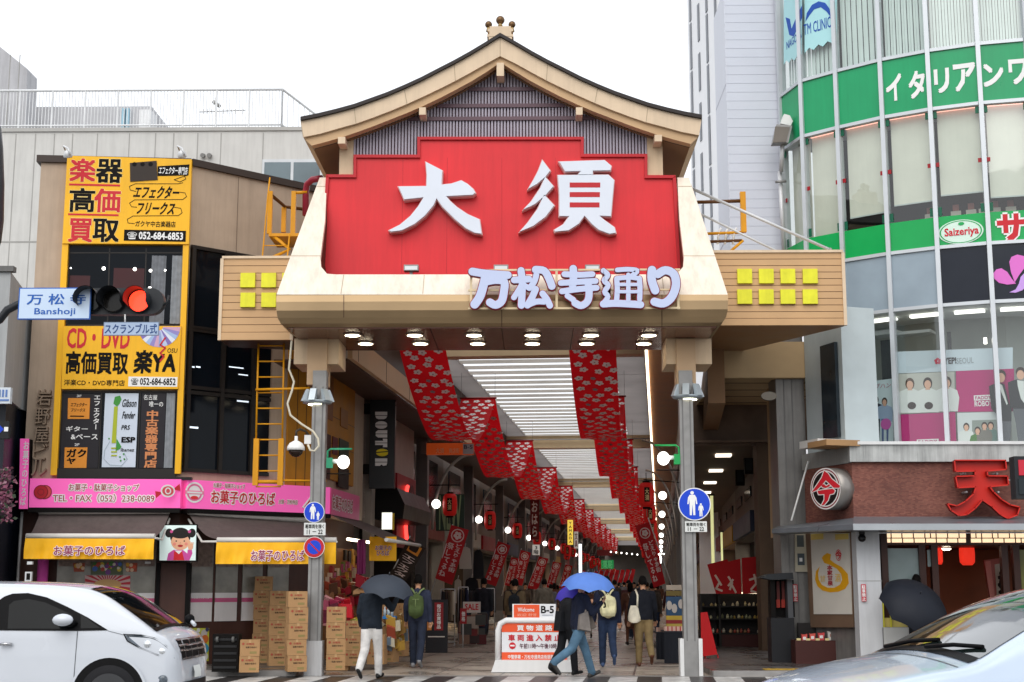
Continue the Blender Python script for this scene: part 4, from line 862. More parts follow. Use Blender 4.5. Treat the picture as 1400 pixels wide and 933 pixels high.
blind = M('beige_blind', '#e6dfd3', .8, var=.05, dirt=.05); inn = M('interior_dark', '#2a2624', .8, var=.3, vs=1.5); inw = M('interior_white', '#c9ccca', .7, var=.08); curtw = M('vertical_blind', '#dfe5e3', .7, var=.06)
glass = clear_glass('facade_glass', '#f2f7f6', .09); glassg = clear_glass('facade_glass_green', '#eef6f3', .10)
greyp = M('spandrel_grey', '#93a2ad', .18, var=.12, vs=1.2); blackp = M('spandrel_black', '#161c28', .2, var=.05); core = M('core_cladding', '#c6cad4', .45, var=.05, vs=.9); corel = M('core_joint', '#b6bac5', .6)
FS = [Fr(a, b) for a, b in zip(V, V[1:])]
for k, fr in enumerate(FS):
    L_ = fr.L
    m = MB(); m.fbox(fr, .03, L_ - .03, zG0 + .04, zG1 - .04, -.06, .0, grn); m.build('spandrel_panel', glb)
    g1 = MB(); g1.sheet(fr, [(.03, zG1 + .04), (L_ - .03, zG1 + .04), (L_ - .03, zT), (.03, zT)], -.03, glassg); g1.build('glass_pane', glb)
    g2 = MB(); g2.sheet(fr, [(.03, zB0), (L_ - .03, zB0), (L_ - .03, zG0 - .04), (.03, zG0 - .04)], -.03, glassg); g2.build('glass_pane', glb)
    gb = MB(); gb.fbox(fr, .03, L_ - .03, zGr0 + .04, zB0 - .003, -.06, -.005, grn2); gb.build('spandrel_panel', glb)
    if k >= 1: sp = MB(); sp.fbox(fr, .03, L_ - .03, zP0 + .04, zGr0 - .04, -.06, -.005, blackp if k in (4, 5, 6) else greyp); sp.build('spandrel_panel', glb)
    # vertical blinds in the top storey, roller blinds in the restaurant
    b = MB(); n = 14
    for j in range(n): u = .06 + (L_ - .12) * j / n; b.fbox(fr, u, u + (L_ - .12) / n * .8, zG1 + .05, zT, -.22 + .03 * (j % 2), -.2 + .03 * (j % 2), curtw)
    b.build('vertical_blind', glb)
    b = MB(); zlo = zB0 + (.0, .0, .32, .42, .5, .36, .3, .3, .3)[k]; b.fbox(fr, .10, L_ - .06, zlo, zG0 - .02, -.2, -.19, blind); b.fbox(fr, .10, L_ - .06, zlo - .03, zlo - .001, -.205, -.185, inw); b.build('roller_blind', glb)
    mu = MB(); mu.fbox(fr, -.045, .045, zP0 if k < 1 else zS, zT, -.12, .06, alu); mu.build('mullion', glb)
    for z in (zG0, zG1, zGr0, zP0): MB().fbox(fr, .046, L_ - .046, z - .035, z + .035, -.1, .035, alu).build('transom', glb)
    c = MB(); gd = M('clip_green', '#0f5f45', .4); rd = M('clip_red', '#a01a24', .4); zc = zB0 + (zG0 - zB0) * .46
    for u in (.05, L_ - .12): c.fbox(fr, u, u + .07, zB0 + .02, zB0 + .2, -.018, -.01, gd); c.fbox(fr, u, u + .07, zG0 - .2, zG0 - .06, -.018, -.01, gd); c.fbox(fr, u, u + .07, zc, zc + .09, -.018, -.01, rd)
    c.build('glass_fitting', glb)
# rooms behind the glass
inner = [FS[min(k, len(FS) - 1)].w(0 if k < len(FS) else FS[-1].L, 0, -.9) for k in range(len(FS) + 1)]
m = MB()
for a, b_ in zip(inner, inner[1:]):
    m.face([Vector((a.x, a.y, zB0 - .4)), Vector((b_.x, b_.y, zB0 - .4)), Vector((b_.x, b_.y, zT)), Vector((a.x, a.y, zT))], inn)
for z in (zG0, zB0 - .3): m.face([Vector((p.x, p.y, z)) for p in [f.w(0, 0, -.07) for f in FS] + [FS[-1].w(FS[-1].L, 0, -.07)] + inner[::-1]], inw)
m.build('room', glb)
ws = M('warm_strip', (1, .45, .35), .5, var=0, emit=1.2); m = MB()
for fr in FS[1:]: m.fbox(fr, .1, fr.L - .1, zG0 - .032, zG0 - .025, -.17, -.12, ws)
m.build('warm_ceiling_light', glb)
tb = MB()
for k, us in ((3, (.75,)), (4, (.35, .65, .9)), (5, (.2, .5))):
    for u in us: tb.fbox(FS[k], u - .1, u + .1, zB0 + .03, zB0 + .2, -.6, -.45, M('seat_pale', '#b9aea4', .7)); tb.fbox(FS[k], u - .06, u + .06, zB0 + .21, zB0 + .34, -.58, -.47, M('seat_red', '#8a5048', .7))
tb.build('dining_seat', glb)
# side core wall
a = V[0]; aw = Vector((P(995, 200, a.y + .15).x, a.y + .15, 0)); m = MB(); m.box(aw.x, a.x - .03, aw.y, aw.y + 1.85, 8.2, zT, core)
for k in range(120): z = 8.3 + k * .21; m.box(aw.x + .01, a.x - .05, aw.y - .004, aw.y + .01, z, z + .008, corel)
for z in (9.4, 12.9, 16.4): m.box(aw.x - .004, aw.x + .01, aw.y + .01, aw.y + 1.83, z, z + .03, corel)
m.build('core_wall', glb)
m = MB(); m.tube([P(1066, 235, 30.8), P(1072, 345, 30.8)], .05, steell, 8); m.tube([P(1060, 249, 30.7), P(1075, 248, 30.7)], .03, steel, 6); m.build('rain_pipe', glb)
fl_ = thing('wall_floodlight', 'grey boxy floodlight fixed to the glass building above the slatted wing', 'floodlight', P(1072, 178, 30.3)); m = MB(); c = P(1070, 184, 30.3)
F_ = FY(30.3); m.ppoly(F_, [(1062, 170), (1083, 172), (1078, 195), (1056, 196)], -.25, -.02, steel); m.ppoly(F_, [(1060, 173), (1080, 174), (1075, 194), (1057, 195)], -.02, .0, M('flood_face', '#6d665e', .3)); m.build('lamp_head', fl_); m = MB(); m.ppoly(F_, [(1067, 169), (1072, 156), (1080, 158), (1084, 166), (1081, 172)], -.22, -.05, M('flood_cover', '#e0e0de', .5)); m.build('cover', fl_); m = MB(); m.tube([P(1070, 195, 30.5), P(1068, 235, 30.7)], .05, steell, 8); m.build('bracket', fl_)
# writing on the bands
def facet_of(px): return max(0, min(len(FS) - 1, sum(1 for x in mx[1:] if x < px)))
sg = thing('restaurant_band_lettering', 'large white characters along the upper green band of the glass building', 'sign', FS[3].p(1230, 140, .01)); m = MB()
for ch, k, x0, x1, y0, y1 in (('イ', 3, 1212, 1232, 103, 137), ('タ', 3, 1243, 1264, 98, 133), ('リ', 4, 1278, 1297, 95, 126), ('ア', 4, 1304.5, 1333, 88, 123), ('ン', 5, 1345, 1371, 88, 117), ('ワ', 5, 1380, 1404, 82, 114), ('イ', 6, 1416, 1440, 82, 114), ('ン', 6, 1452, 1476, 82, 114)): m.ptext(ch, FS[k], x0, y0, x1, y1, .012, wht, bold=.045)
m.build('lettering', sg)
sg = thing('restaurant_oval_sign', 'pale oval sign with red lettering on the lower green band', 'sign', FS[4].p(1314, 330, .01)); m = MB(); u, z = FS[4].uz(1313.5, 317, .01); m.disc(FS[4], u, z, .44, .008, M('oval_pale', '#cfe6d8', .4, var=0), 36, ry=.25); m.ring(FS[4], u, z, .385, .41, .012, grn2, 36, ry=.57); m.build('panel', sg)
m = MB(); m.ptext('Saizeriya', FS[4], 1291.5, 311, 1338, 324.5, .016, red, bold=.03, out=(wht, .02)); m.disc(FS[4], *FS[4].uz(1314, 306, .02), .06, .016, grn2, 12, ry=.035); m.build('lettering', sg)
sg = thing('restaurant_name_sign', 'large red character outlined white on the lower green band', 'sign', FS[5].p(1380, 330, .01)); m = MB(); m.ptext('サ', FS[5], 1365, 294, 1400, 329, .014, red, bold=.06, out=(wht, .05)); m.ptext('イ', FS[6], 1412, 292, 1440, 327, .014, red, bold=.06, out=(wht, .05)); m.build('lettering', sg)
# pink petals on the black panel
sg = thing('petal_emblem', 'pink and lilac petal emblem on the black spandrel panel', 'sign', FS[5].p(1380, 400, .01)); m = MB(); pp = flat('#d86fc4'); pl_ = flat('#c49ae0')
def PX(pts): return [(1080 + x / 4.375, 260 + y / 4.375) for x, y in pts]
m.ppoly(FS[5], PX([(1215, 500), (1235, 475), (1265, 468), (1300, 490), (1330, 535), (1352, 560), (1300, 566), (1250, 555), (1222, 530)]), .0, .012, pp); m.ppoly(FS[5], PX([(1345, 552), (1322, 490), (1312, 430), (1325, 400), (1360, 386), (1400, 395), (1425, 425), (1400, 470), (1370, 510)]), .0, .0125, pp); m.ppoly(FS[5], PX([(1312, 612), (1350, 595), (1370, 560), (1380, 520), (1410, 490), (1440, 480), (1430, 560), (1390, 600), (1350, 614)]), .0, .013, pl_); m.build('petal', sg)
# clinic film on the top windows
sg = thing('clinic_window_film', 'pale blue window film with a blue swoosh and clinic name on the top floor glass', 'sign', FS[1].p(1120, 60, .0)); m = MB(); cy = M('film_cyan', '#a9d8dc', .3, var=.03); bl = flat('#1f4fa8')
def film(fr, x0, x1, y0, y1, y0b, y1b):
    pts = [(x0, y0), (x1, y0b)]; n = 7; pts += [(x1 + (x0 - x1) * k / n, y1b + (y1 - y1b) * k / n + (0, 5)[k % 2]) for k in range(n + 1)]; m.sheet(fr, fr.pts(pts, -.016), -.016, cy)
film(FS[0], 1071.5, 1096.5, -8, 84, -14, 74); film(FS[1], 1100, 1144, -14, 68, -18, 52); m.build('film', sg)
m = MB(); m.ppoly(FS[0], [(1074, 24), (1079.5, 26), (1082, 40), (1091, 18), (1096.5, 8), (1096.5, 24), (1085, 50), (1079, 48)], -.015, -.01, bl)
m.ppoly(FS[1], [(1101, 30), (1103, 18), (1110, 7), (1119, 2), (1128, 4), (1134, 12), (1136, 24), (1130, 16), (1122, 10), (1113, 13), (1106, 22)], -.015, -.01, bl); m.ptext('NAGOYA', FS[0], 1075, 49, 1096, 60, -.01, bl, bold=.01); m.ptext('TM CLINIC', FS[1], 1098.5, 28, 1136, 43, -.01, bl, bold=.01) ; m.build('lettering', sg)

# ---------------- lower glass storey with the pop-idol shop
zW0 = zS
PW = lambda pts: [(1160 + x / 5.833, 470 + y / 5.833) for x, y in pts]
for k in range(1, len(FS)):
    fr = FS[k]; g = MB(); g.sheet(fr, [(.05, zS + .02), (fr.L - .05, zS + .02), (fr.L - .05, zP0 - .04), (.05, zP0 - .04)], -.03, glass); g.build('glass_pane', glb)
rm = MB(); inner2 = [f.w(0, 0, -1.7) for f in FS[1:]] + [FS[-1].w(FS[-1].L, 0, -1.7)]
for a, b_ in zip(inner2, inner2[1:]): rm.face([Vector((a.x, a.y, zS)), Vector((b_.x, b_.y, zS)), Vector((b_.x, b_.y, zP0)), Vector((a.x, a.y, zP0))], M('room_wall', '#a3a9a4', .8, var=.2, vs=.8))
o_ = [f.w(0, 0, -.07) for f in FS[1:]] + [FS[-1].w(FS[-1].L, 0, -.07)]
rm.face([Vector((p.x, p.y, zP0 - .02)) for p in o_ + inner2[::-1]], inw); rm.face([Vector((p.x, p.y, zS - .02)) for p in o_ + inner2[::-1]], inw)
rm.face([FS[1].w(0, z, d) for z, d in ((zS, -.07), (zS, -1.7), (zP0, -1.7), (zP0, -.07))], inw); rm.build('room', glb)
m = MB(); m.rbox(FS[1], 1150, 436, 1172, 612, -.5, -.3, M('room_column', '#cdd3cc', .7, var=.04)); m.build('room_column', glb)
m = MB(); m.rbox(FS[2], 1186, 452, 1222, 458, -.9, -.5, inw); m.rbox(FS[3], 1226, 452, 1272, 456, -.9, -.5, inw); m.rbox(FS[2], 1205, 465, 1219, 520, -.8, -.7, M('room_dark', '#3a3d40', .6)); m.rbox(FS[4], 1295, 454, 1300, 480, -.8, -.7, M('room_dark', '')); m.build('room_fitting', glb)
lamp_w = M('room_lamp', (1, .95, .85), .4, var=0, emit=5); m = MB(); m.rbox(FS[4], 1345, 462, 1349, 470, -.6, -.55, lamp_w)
for fr in FS[1:]: m.fbox(fr, .2, fr.L - .2, zP0 - .08, zP0 - .04, -.7, -.55, M('room_strip', (1, .97, .9), .4, var=0, emit=1.6))
m.build('room_lamp', glb)
pd = -.12
def sheet_(name, frs, px, label, mtl, d=pd):
    t = thing(name, label, 'poster', frs.p(*px[2], d)); m = MB(); m.ppoly(frs, px, d - .01, d, mtl); m.build('panel', t); return t
magenta = M('poster_magenta', '#b3166c', .35, var=.04); pgrey = M('poster_grey', '#b9b9b0', .4, var=.08); pblue = M('poster_paleblue', '#c3d0d8', .4, var=.03); skin_p = flat('#d7a88e'); hairb = flat('#2c1d18'); hairp = flat('#4b3424'); tee = flat('#d9dcd8')
# one long flat panel plane for the poster wall just inside the glass
Fq = Fr(FS[3].w(.05, 0, -.18), FS[5].w(.3, 0, -.25))
def wallposter(name, px, label, mtl, d): t = thing(name, label, 'poster', Fq.p(*px[0], d)); m = MB(); m.ppoly(Fq, PW(px), d - .012, d, mtl); m.build('panel', t); return t
t = wallposter('window_banner', [(385, 65), (1310, 30), (1310, 200), (385, 238)], 'pale window banner with a red flower mark and dark capital letters', pblue, 0)
m = MB(); m.text('YEP!', Fq, Fq.rect(*PW([(762, 113)])[0], *PW([(858, 160)])[0], .008), .008, flat('#2b2b30'), bold=.05); m.text('SEOUL', Fq, Fq.rect(*PW([(862, 112)])[0], *PW([(998, 158)])[0], .008), .008, flat('#8f979c'), bold=.0); m.build('lettering', t)
m = MB()
for a in range(5): u, z = Fq.uz(*PW([(712, 140)])[0], .005); m.disc(Fq, u + .04 * math.cos(a * 1.257 + .3), z + .04 * math.sin(a * 1.257 + .3), .03, .005 + a * .0006, flat('#c8405a'), 10)
m.build('printed_picture', t)
def figure(m, fr, cx, top, h, hairc, shirt, d, legs=None, skin=skin_p):
    """a small printed figure: head, hair, body"""
    q = lambda x, y: PW([(cx + x * h, top + y * h)])[0]
    m.ppoly(fr, [q(*p) for p in ((-.30, 1.0), (-.33, .62), (-.28, .42), (-.1, .34), (.1, .34), (.28, .42), (.34, .62), (.30, 1.0))], d - .001, d, shirt)
    m.disc(fr, *fr.uz(*q(0, .2), d), .13 * h / 5.833 / 72, d + .002, hairc, 20, ry=.175 * h / 5.833 / 72); m.disc(fr, *fr.uz(*q(0, .235), d), .095 * h / 5.833 / 72, d + .004, skin, 18, ry=.125 * h / 5.833 / 72)
    m.ppoly(fr, [q(-.04, .3), q(.04, .3), q(.07, .38), q(-.07, .38)], d, d + .003, skin)
t = wallposter('window_poster', [(395, 242), (845, 225), (850, 540), (412, 560)], 'window poster of three people in printed white shirts', pgrey, .004)
m = MB()
for i, (cx, tp, hc_) in enumerate(((490, 262, hairp), (632, 258, hairb), (785, 250, hairb))): figure(m, Fq, cx, tp, 290, hc_, tee, .006 + i * .0001)
for cx in (505, 640): m.disc(Fq, *Fq.uz(*PW([(cx, 495)])[0], .01), .085, .0105, hairb, 16, ry=.075)
m.build('printed_picture', t)
t = wallposter('window_poster', [(412, 566), (852, 545), (862, 830), (425, 828)], 'magenta window poster with a white name plate, below the three people', magenta, .004)
m = MB(); a = PW([(545, 762)])[0]; b_ = PW([(720, 806)])[0]; m.rbox(Fq, *a, *b_, .0045, .008, wht); m.ptext('FADDY', Fq, a[0] + 2, a[1] + 1.4, b_[0] - 2, b_[1] - 1.4, .011, magenta, bold=.03); m.build('lettering', t)
t = wallposter('window_poster', [(856, 220), (1320, 200), (1330, 540), (862, 545)], 'magenta window poster with a white name plate, behind the cut-out figures', magenta, .004)
m = MB(); a = PW([(1000, 410)])[0]; b_ = PW([(1150, 452)])[0]; m.rbox(Fq, *a, *b_, .0045, .008, wht); m.ptext('FADDY', Fq, a[0] + 2, a[1] + 1.4, b_[0] - 2, b_[1] - 1.4, .011, magenta, bold=.03); m.ptext('ROBOT', Fq, a[0] + 1, b_[1] + 1, b_[0], b_[1] + 8, .009, wht, bold=.03); m.build('lettering', t)
t = wallposter('window_poster', [(866, 552), (1195, 545), (1205, 815), (875, 815)], 'window poster of people in green and white shirts against white', M('poster_white2', '#cdd2d2', .4, var=.03), .006)
m = MB(); m.ppoly(Fq, PW([(985, 612), (1190, 606), (1192, 806), (988, 806)]), .0065, .008, flat('#8a938c'))
for i, (cx, tp, sh) in enumerate(((940, 625, tee), (1030, 655, flat('#4a7a3a')), (1135, 615, flat('#5f7f78')), (1085, 618, flat('#77736c')))): figure(m, Fq, cx, tp, 190, hairb, sh, .0085 + i * .0003)
m.build('printed_picture', t)
t = thing('advertising_panel', 'narrow pale panel with two printed figures leaning by the window column', 'poster', FS[2].p(1200, 611, -.1)); m = MB(); m.ppoly(FS[2], PW([(150, 305), (355, 278), (358, 825), (148, 822)]), -.14, -.1, M('panel_pale', '#cfdde0', .4, var=.04)); m.build('panel', t)
m = MB()
for i, (cx, sh, lg) in enumerate(((218, '#23263a', '#1f2430'), (288, '#9fb2cc', '#5a6a98'))):
    figure(m, FS[2], cx, 408 + i * 14, 200, hairb, flat(sh), -.096 + i * .0005)
    for k in (-1, 1): m.ppoly(FS[2], PW([(cx - 6 + k * 20, 600), (cx + 14 + k * 20, 600), (cx + 10 + k * 18, 800), (cx - 2 + k * 18, 800)]), -.099, -.0955 + i * .0005 + k * .0002, flat(lg))
m.disc(FS[2], *FS[2].uz(*PW([(300, 642)])[0], -.1), .115, -.09, flat('#cf5fae'), 20); m.build('printed_picture', t)
m = MB(); m.ptext('ラブハン', FS[2], *PW([(165, 318)])[0], *PW([(335, 358)])[0], -.094, flat('#b0506a'), bold=.0, shear=.2); m.build('lettering', t)
# standee of two people in dark jackets
t = thing('cutout_standee', 'cut-out standee of two figures in dark jackets inside the window', 'standee', Fq.p(1375, 607, .1)); m = MB(); jk = flat('#20242a'); tr_ = flat('#565a60')
def body(ox, d, pts, mt): m.ppoly(Fq, PW([(x + ox, y) for x, y in pts]), d - .006, d, mt)
body(0, .10, [(1120, 340), (1165, 318), (1195, 310), (1245, 325), (1280, 480), (1300, 500), (1300, 620), (1290, 800), (1215, 800), (1215, 620), (1180, 560), (1140, 520)], jk); body(0, .105, [(1205, 620), (1300, 620), (1285, 803), (1218, 803)], tr_); body(0, .106, [(1195, 315), (1225, 330), (1270, 480), (1262, 490), (1215, 380)], tee)
body(0, .12, [(1270, 310), (1320, 290), (1345, 285), (1400, 300), (1470, 340), (1470, 560), (1400, 540), (1320, 520), (1290, 500)], jk); body(0, .125, [(1310, 520), (1440, 520), (1440, 800), (1355, 800), (1335, 640)], tr_); body(0, .127, [(1345, 290), (1400, 300), (1405, 480), (1375, 440), (1350, 340)], tee)
for cx, cy, d in ((1218, 262, .108), (1372, 240, .128)): m.disc(Fq, *Fq.uz(*PW([(cx, cy - 14)])[0], d), .09, d, hairb, 18, ry=.1); m.disc(Fq, *Fq.uz(*PW([(cx, cy + 10)])[0], d), .07, d + .003, skin_p, 18, ry=.095)
m.build('cutout', t)

# ---------------- ground floor: sill, brick band, canopy, shop
YB = 27.3; FB = FY(YB); FBs = Fr(P(1103, 700, 29.0), P(1167, 700, YB))
brick = brick_mat('red_brick', '#6e3c33', '#8a5546', '#5d4a42', 9.0, bw=.5, rh=.22, rough=.8, msize=.016)
brick2 = brick
gfl = thing('brick_shop_building', 'red brick shop front with a grey canopy and lit wooden header under the glass storey', 'building', (P(1280, 700, YB).x, YB, 0))
xB0 = FBs.w(FBs.L, 0).x; xB1 = xB0 + 9
zb1 = zof(632, YB, 1280); zb0 = zof(708, YB, 1280)
m = MB(); m.box(xB0, xB1, YB, YB + .25, zb0, zb1, brick); m.build('brick_wall', gfl)
m = MB(); zbs0, zbs1 = FBs.uz(1135, 703)[1], zb1; m.fbox(FBs, -.05, FBs.L - .003, zof(716, 28, 1135) - .1, zb1 - .01, -.25, -.002, brick2); m.build('brick_wall', gfl)
sill = M('weathered_sill', '#b2b4b2', .7, var=.2, vs=3, dirt=.5); m = MB(); m.box(xB0 - .05, xB1, YB - .10, YB + 1.2, zb1 + .001, zS - .03, sill); m.box(xB0 - .1, xB1, YB - .14, YB + 1.2, zS - .029, zS + .03, M('sill_white', '#d8d9d8', .5, dirt=.1)); m.build('sill', gfl)
m = MB(); m.fbox(FBs, -.1, FBs.L, zb1 - .009, zS - .05, -.8, .02, M('panel_grey', '#8f908d', .6, var=.1, dirt=.2)); m.fbox(FBs, -.05, FBs.L * .8, zS - .049, zof(436, 29.0, 1120), -.85, -.1, M('pale_panel', '#b7c2c4', .4, var=.08)); m.rbox(FBs, 1123, 470, 1143, 600, -.09, -.02, M('side_window', '#2a3238', .1, var=.3, spec=.3)); m.build('side_panel', gfl)
m = MB(); m.rbox(FBs, 1093, 602, 1118, 612, -.1, .5, M('meter_white', '#d0cfcb', .5)); m.rbox(FBs, 1104, 603, 1130, 611, -.1, .62, M('box_tan', '#a37f58', .6)); m.build('service_box', gfl)
can = M('canopy_zinc', '#6f747a', .3, metal=.3, var=.12); canl = M('canopy_edge', '#a3a8ac', .35, metal=.2, var=.08)
m = MB(); Yc = 26.15; zc1, zc0 = zof(717, Yc, 1280), zof(725, Yc, 1280); xa = P(1166, 720, Yc).x; xl_ = P(1056, 716, 28.2)
m.face([(xa, Yc, zc1), (xB1, Yc, zc1), (xB1, YB, zb0 + .02), (xB0, YB, zb0 + .02)], can); m.box(xa, xB1, Yc - .03, Yc - .002, zc0, zc1 + .01, canl); m.face([(xa, Yc, zc0), (xB1, Yc, zc0), (xB1, YB + .3, zc0), (xB0, YB + .3, zc0)], can)
m.hexa([Vector(p) for p in ((xl_.x, 28.3, zc0 + .02), (xa, Yc + .005, zc0 + .005), (xB0 + .02, YB, zc0 + .02), (xl_.x + .3, 29.3, zc0 + .02), (xl_.x, 28.3, zc0 + .1), (xa, Yc + .005, zc1), (xB0 + .02, YB, zb0), (xl_.x + .3, 29.3, zc0 + .2))], can)
m.build('canopy', gfl); m = MB(); m.tube([P(1105, 631, 28.6), P(1082, 712, 28.3)], .02, wht, 6); m.build('stay_rod', gfl)
# stone and metal piers
colm = M('pier_steel', '#7d7b78', .4, metal=.3, var=.2, dirt=.3); colw = M('pier_white', '#c5c7ca', .45, var=.06, dirt=.15)
m = MB(); p0, p1 = P(1070, 900, 29.6), P(1102, 900, 29.0); m.box(P(1066, 700, 29.3).x, P(1105, 700, 29.3).x, 29.3, 30.2, .1, 8.3, colm)
for x in (1077, 1088): m.box(P(x, 700, 29.3).x - .01, P(x, 700, 29.3).x + .01, 29.29, 29.3, .1, 8.3, M('post_groove', ''))
m.build('steel_pier', gfl)
m = MB(); m.fbox(FBs, -.02, FBs.L + .02, .1, zc0 + .05, -.35, -.1, colm); m.build('pier', gfl)
m = MB(); m.rbox(FY(27.0), 1174, 727, 1206, 925, -.4, 0, colw); m.rbox(FY(27.0), 1172, 794, 1206, 795, .0, .004, seamc); m.build('white_pier', gfl)
# framed advert on the pier
Fa = FBs; t = thing('framed_poster', 'framed pale poster with a golden gourd and red characters on the shop pier', 'poster', Fa.p(1135, 842, .05)); m = MB(); m.ppoly(Fa, [(1101, 724), (1164, 724), (1166, 858), (1108, 858)], -.1, .0, M('bronze_frame', '#7a6250', .4, metal=.2, var=.1)); m.build('frame', t)
m = MB(); m.ppoly(Fa, [(1108, 729), (1160.5, 729), (1164, 840), (1112.5, 840)], .0005, .02, M('poster_cream', '#c9c4ba', .5, var=.05)); m.build('panel', t)
g2 = flat('#d59a16'); PJ = lambda pts: [(1080 + x / 4.375, 610 + y / 4.375) for x, y in pts]
m = MB(); m.ppoly(Fa, PJ([(200, 655), (222, 640), (245, 648), (240, 680), (265, 700), (310, 725), (345, 765), (352, 820), (330, 855), (290, 872), (240, 876), (195, 865), (165, 840), (150, 800), (155, 750), (178, 720), (168, 760), (172, 800), (190, 830), (225, 848), (265, 848), (298, 830), (312, 800), (305, 765), (280, 735), (240, 712), (205, 700), (190, 670)]), .021, .024, g2)
for x0, y0, x1, y1 in ((178, 775, 212, 812), (270, 765, 302, 812)): a, b_ = PJ([(x0, y0), (x1, y1)]); m.ptext('甘' if x0 < 200 else '酒', Fa, *a, *b_, .026, flat('#d8b35a'), bold=.02)
m.rbox(Fa, *PJ([(125, 525)])[0], *PJ([(200, 560)])[0], .021, .023, flat('#d8c06a')); m.rbox(Fa, *PJ([(270, 525)])[0], *PJ([(350, 560)])[0], .021, .023, flat('#d8c06a'))
u, z = Fa.uz(*PJ([(290, 653)])[0], .024); m.ring(Fa, u, z, .085, .1, .024, red, 24, ry=1.1); m.build('printed_picture', t)
m = MB(); m.text('本家甘泉', Fa, Fa.rect(*PJ([(222, 712)])[0], *PJ([(256, 836)])[0], .028), .028, flat('#a02834'), bold=.04, vert=True); m.ptext('今', Fa, *PJ([(272, 628)])[0], *PJ([(308, 676)])[0], .028, red, bold=.04); m.build('lettering', t)
t = thing('notice_plate', 'beige wall plate with two dark switch panels beside the golden gourd poster', 'plate', Fa.p(1094, 780, .0)); Fn2 = FY(29.25); m = MB(); m.ppoly(Fn2, [(1087, 727), (1104, 727), (1104.5, 782), (1087.5, 782)], -.02, .05, M('plate_beige', '#b3ac98', .5)); m.rbox(Fn2, 1089.5, 732, 1099, 748, .051, .055, flat('#4a5050')); m.rbox(Fn2, 1090.5, 757, 1100, 773, .051, .055, flat('#4a5258')); m.rbox(Fn2, 1093, 763, 1097, 768, .056, .06, wht); m.build('panel', t)
for x, w_ in ((1087.5, 'on the steel pier'), (1181, 'on the white pier')):
    Fz = FY(29.2) if x < 1100 else FY(26.96); t = thing('red_sticker', 'small vertical red sticker with white characters ' + w_, 'sticker', Fz.p(x, 822)); m = MB(); m.rbox(Fz, x - 3.2, 799, x + 3.2, 822.5, .0, .012, flat('#c23a48')); m.build('panel', t); m = MB(); m.text('駐車禁止', Fz, Fz.rect(x - 2.6, 800, x + 2.6, 822, .016), .016, wht, bold=.03, vert=True); m.build('lettering', t)
# round sign
t = thing('round_shop_sign', 'round black drum sign with a red character ringed in white, on the brick', 'sign', FBs.p(1131, 700, .1)); dC = .55; m = MB(); Fd = Fr(FBs.p(1105, 668, dC), FBs.p(1105, 668, dC) + (FBs.ux * .75 + Vector((1, 0, 0)) * .25))
u, z = Fd.uz(1128.7, 668.3); r_ = .40; c = Fd.w(u, z, 0); m.lathe(c - Fd.n * .5, [(r_, 0), (r_, .5)], M('drum_steel', '#8a8580', .3, metal=.5), 40, axis=Fd.n); m.build('drum', t)
m = MB(); m.disc(Fd, u, z, r_ - .005, .003, flat('#d9d5d2'), 44); m.disc(Fd, u, z, r_ * .93, .006, flat('#7a1c26'), 44); m.disc(Fd, u, z, r_ * .87, .009, flat('#d9d5d2'), 44); m.disc(Fd, u, z, r_ * .81, .012, flat('#17100e'), 44)
PI = lambda pts: [(1080 + x / 4.375, 610 + y / 4.375) for x, y in pts]
ima = [[(205, 148), (228, 165), (248, 195), (300, 238), (296, 250), (262, 250), (215, 205), (190, 235), (160, 265), (128, 278), (160, 235), (190, 190)], [(185, 232), (205, 228), (216, 240), (236, 228), (240, 240), (215, 252), (195, 248)], [(165, 268), (255, 255), (270, 268), (262, 284), (238, 290), (228, 325), (205, 352), (188, 356), (206, 322), (206, 288), (172, 290)]]
for k, st in enumerate(ima): m.sheet(Fd, Fd.pts(PI(grow(st, 5)), .013), .0135 + k * .0003, flat('#d9d5d2')); m.sheet(Fd, Fd.pts(PI(st), .015), .016 + k * .0003, red)
m.build('lettering', t)
# big red channel character on the brick
t = thing('red_character_sign', 'giant red open-channel character standing off the brick wall above the canopy', 'sign', FB.p(1345, 709, .3)); FT = FY(YB - .45); rdl = M('channel_red', '#c4261c', .35, var=.06); rdd = M('channel_dark', '#8f1512', .45, var=.08)
ten = [[(985, 85), (1290, 85), (1296, 140), (1180, 150), (1184, 178), (1302, 180), (1308, 232), (1196, 244), (1220, 275), (1268, 320), (1320, 352), (1376, 365), (1362, 412), (1305, 434), (1262, 412), (1210, 362), (1152, 322), (1110, 372), (1060, 410), (1012, 416), (965, 385), (942, 345), (1000, 358), (1052, 330), (1100, 285), (1112, 244), (1005, 250), (992, 182), (1108, 178), (1108, 150), (990, 152)]]
m = MB(); outl = FT.pts(PI(ten[0])); m.fpoly(FT, outl, -.16, -.14, rdl); n_ = len(outl)
for k in range(n_):
    a, b_ = outl[k], outl[(k + 1) % n_]; m.face([FT.w(*a, -.16), FT.w(*b_, -.16), FT.w(*b_, .0), FT.w(*a, .0)], rdd); m.stroke(FT, [a, b_], .022, .001, rdl)
m.build('channel_letter', t); m = MB()
for x, y in ((1048, 165), (1240, 165), (1058, 275), (1248, 275)): m.tube([FT.p(*PI([(x, y)])[0], -.16), FT.p(*PI([(x, y)])[0], -.16) + Vector((0, .3, 0))], .02, steell, 6)
m.tube([FT.p(*PI([(1300, 205)])[0], -.2), FT.p(*PI([(1390, 205)])[0], -.2)], .015, steell, 6); m.build('fixing_rod', t)
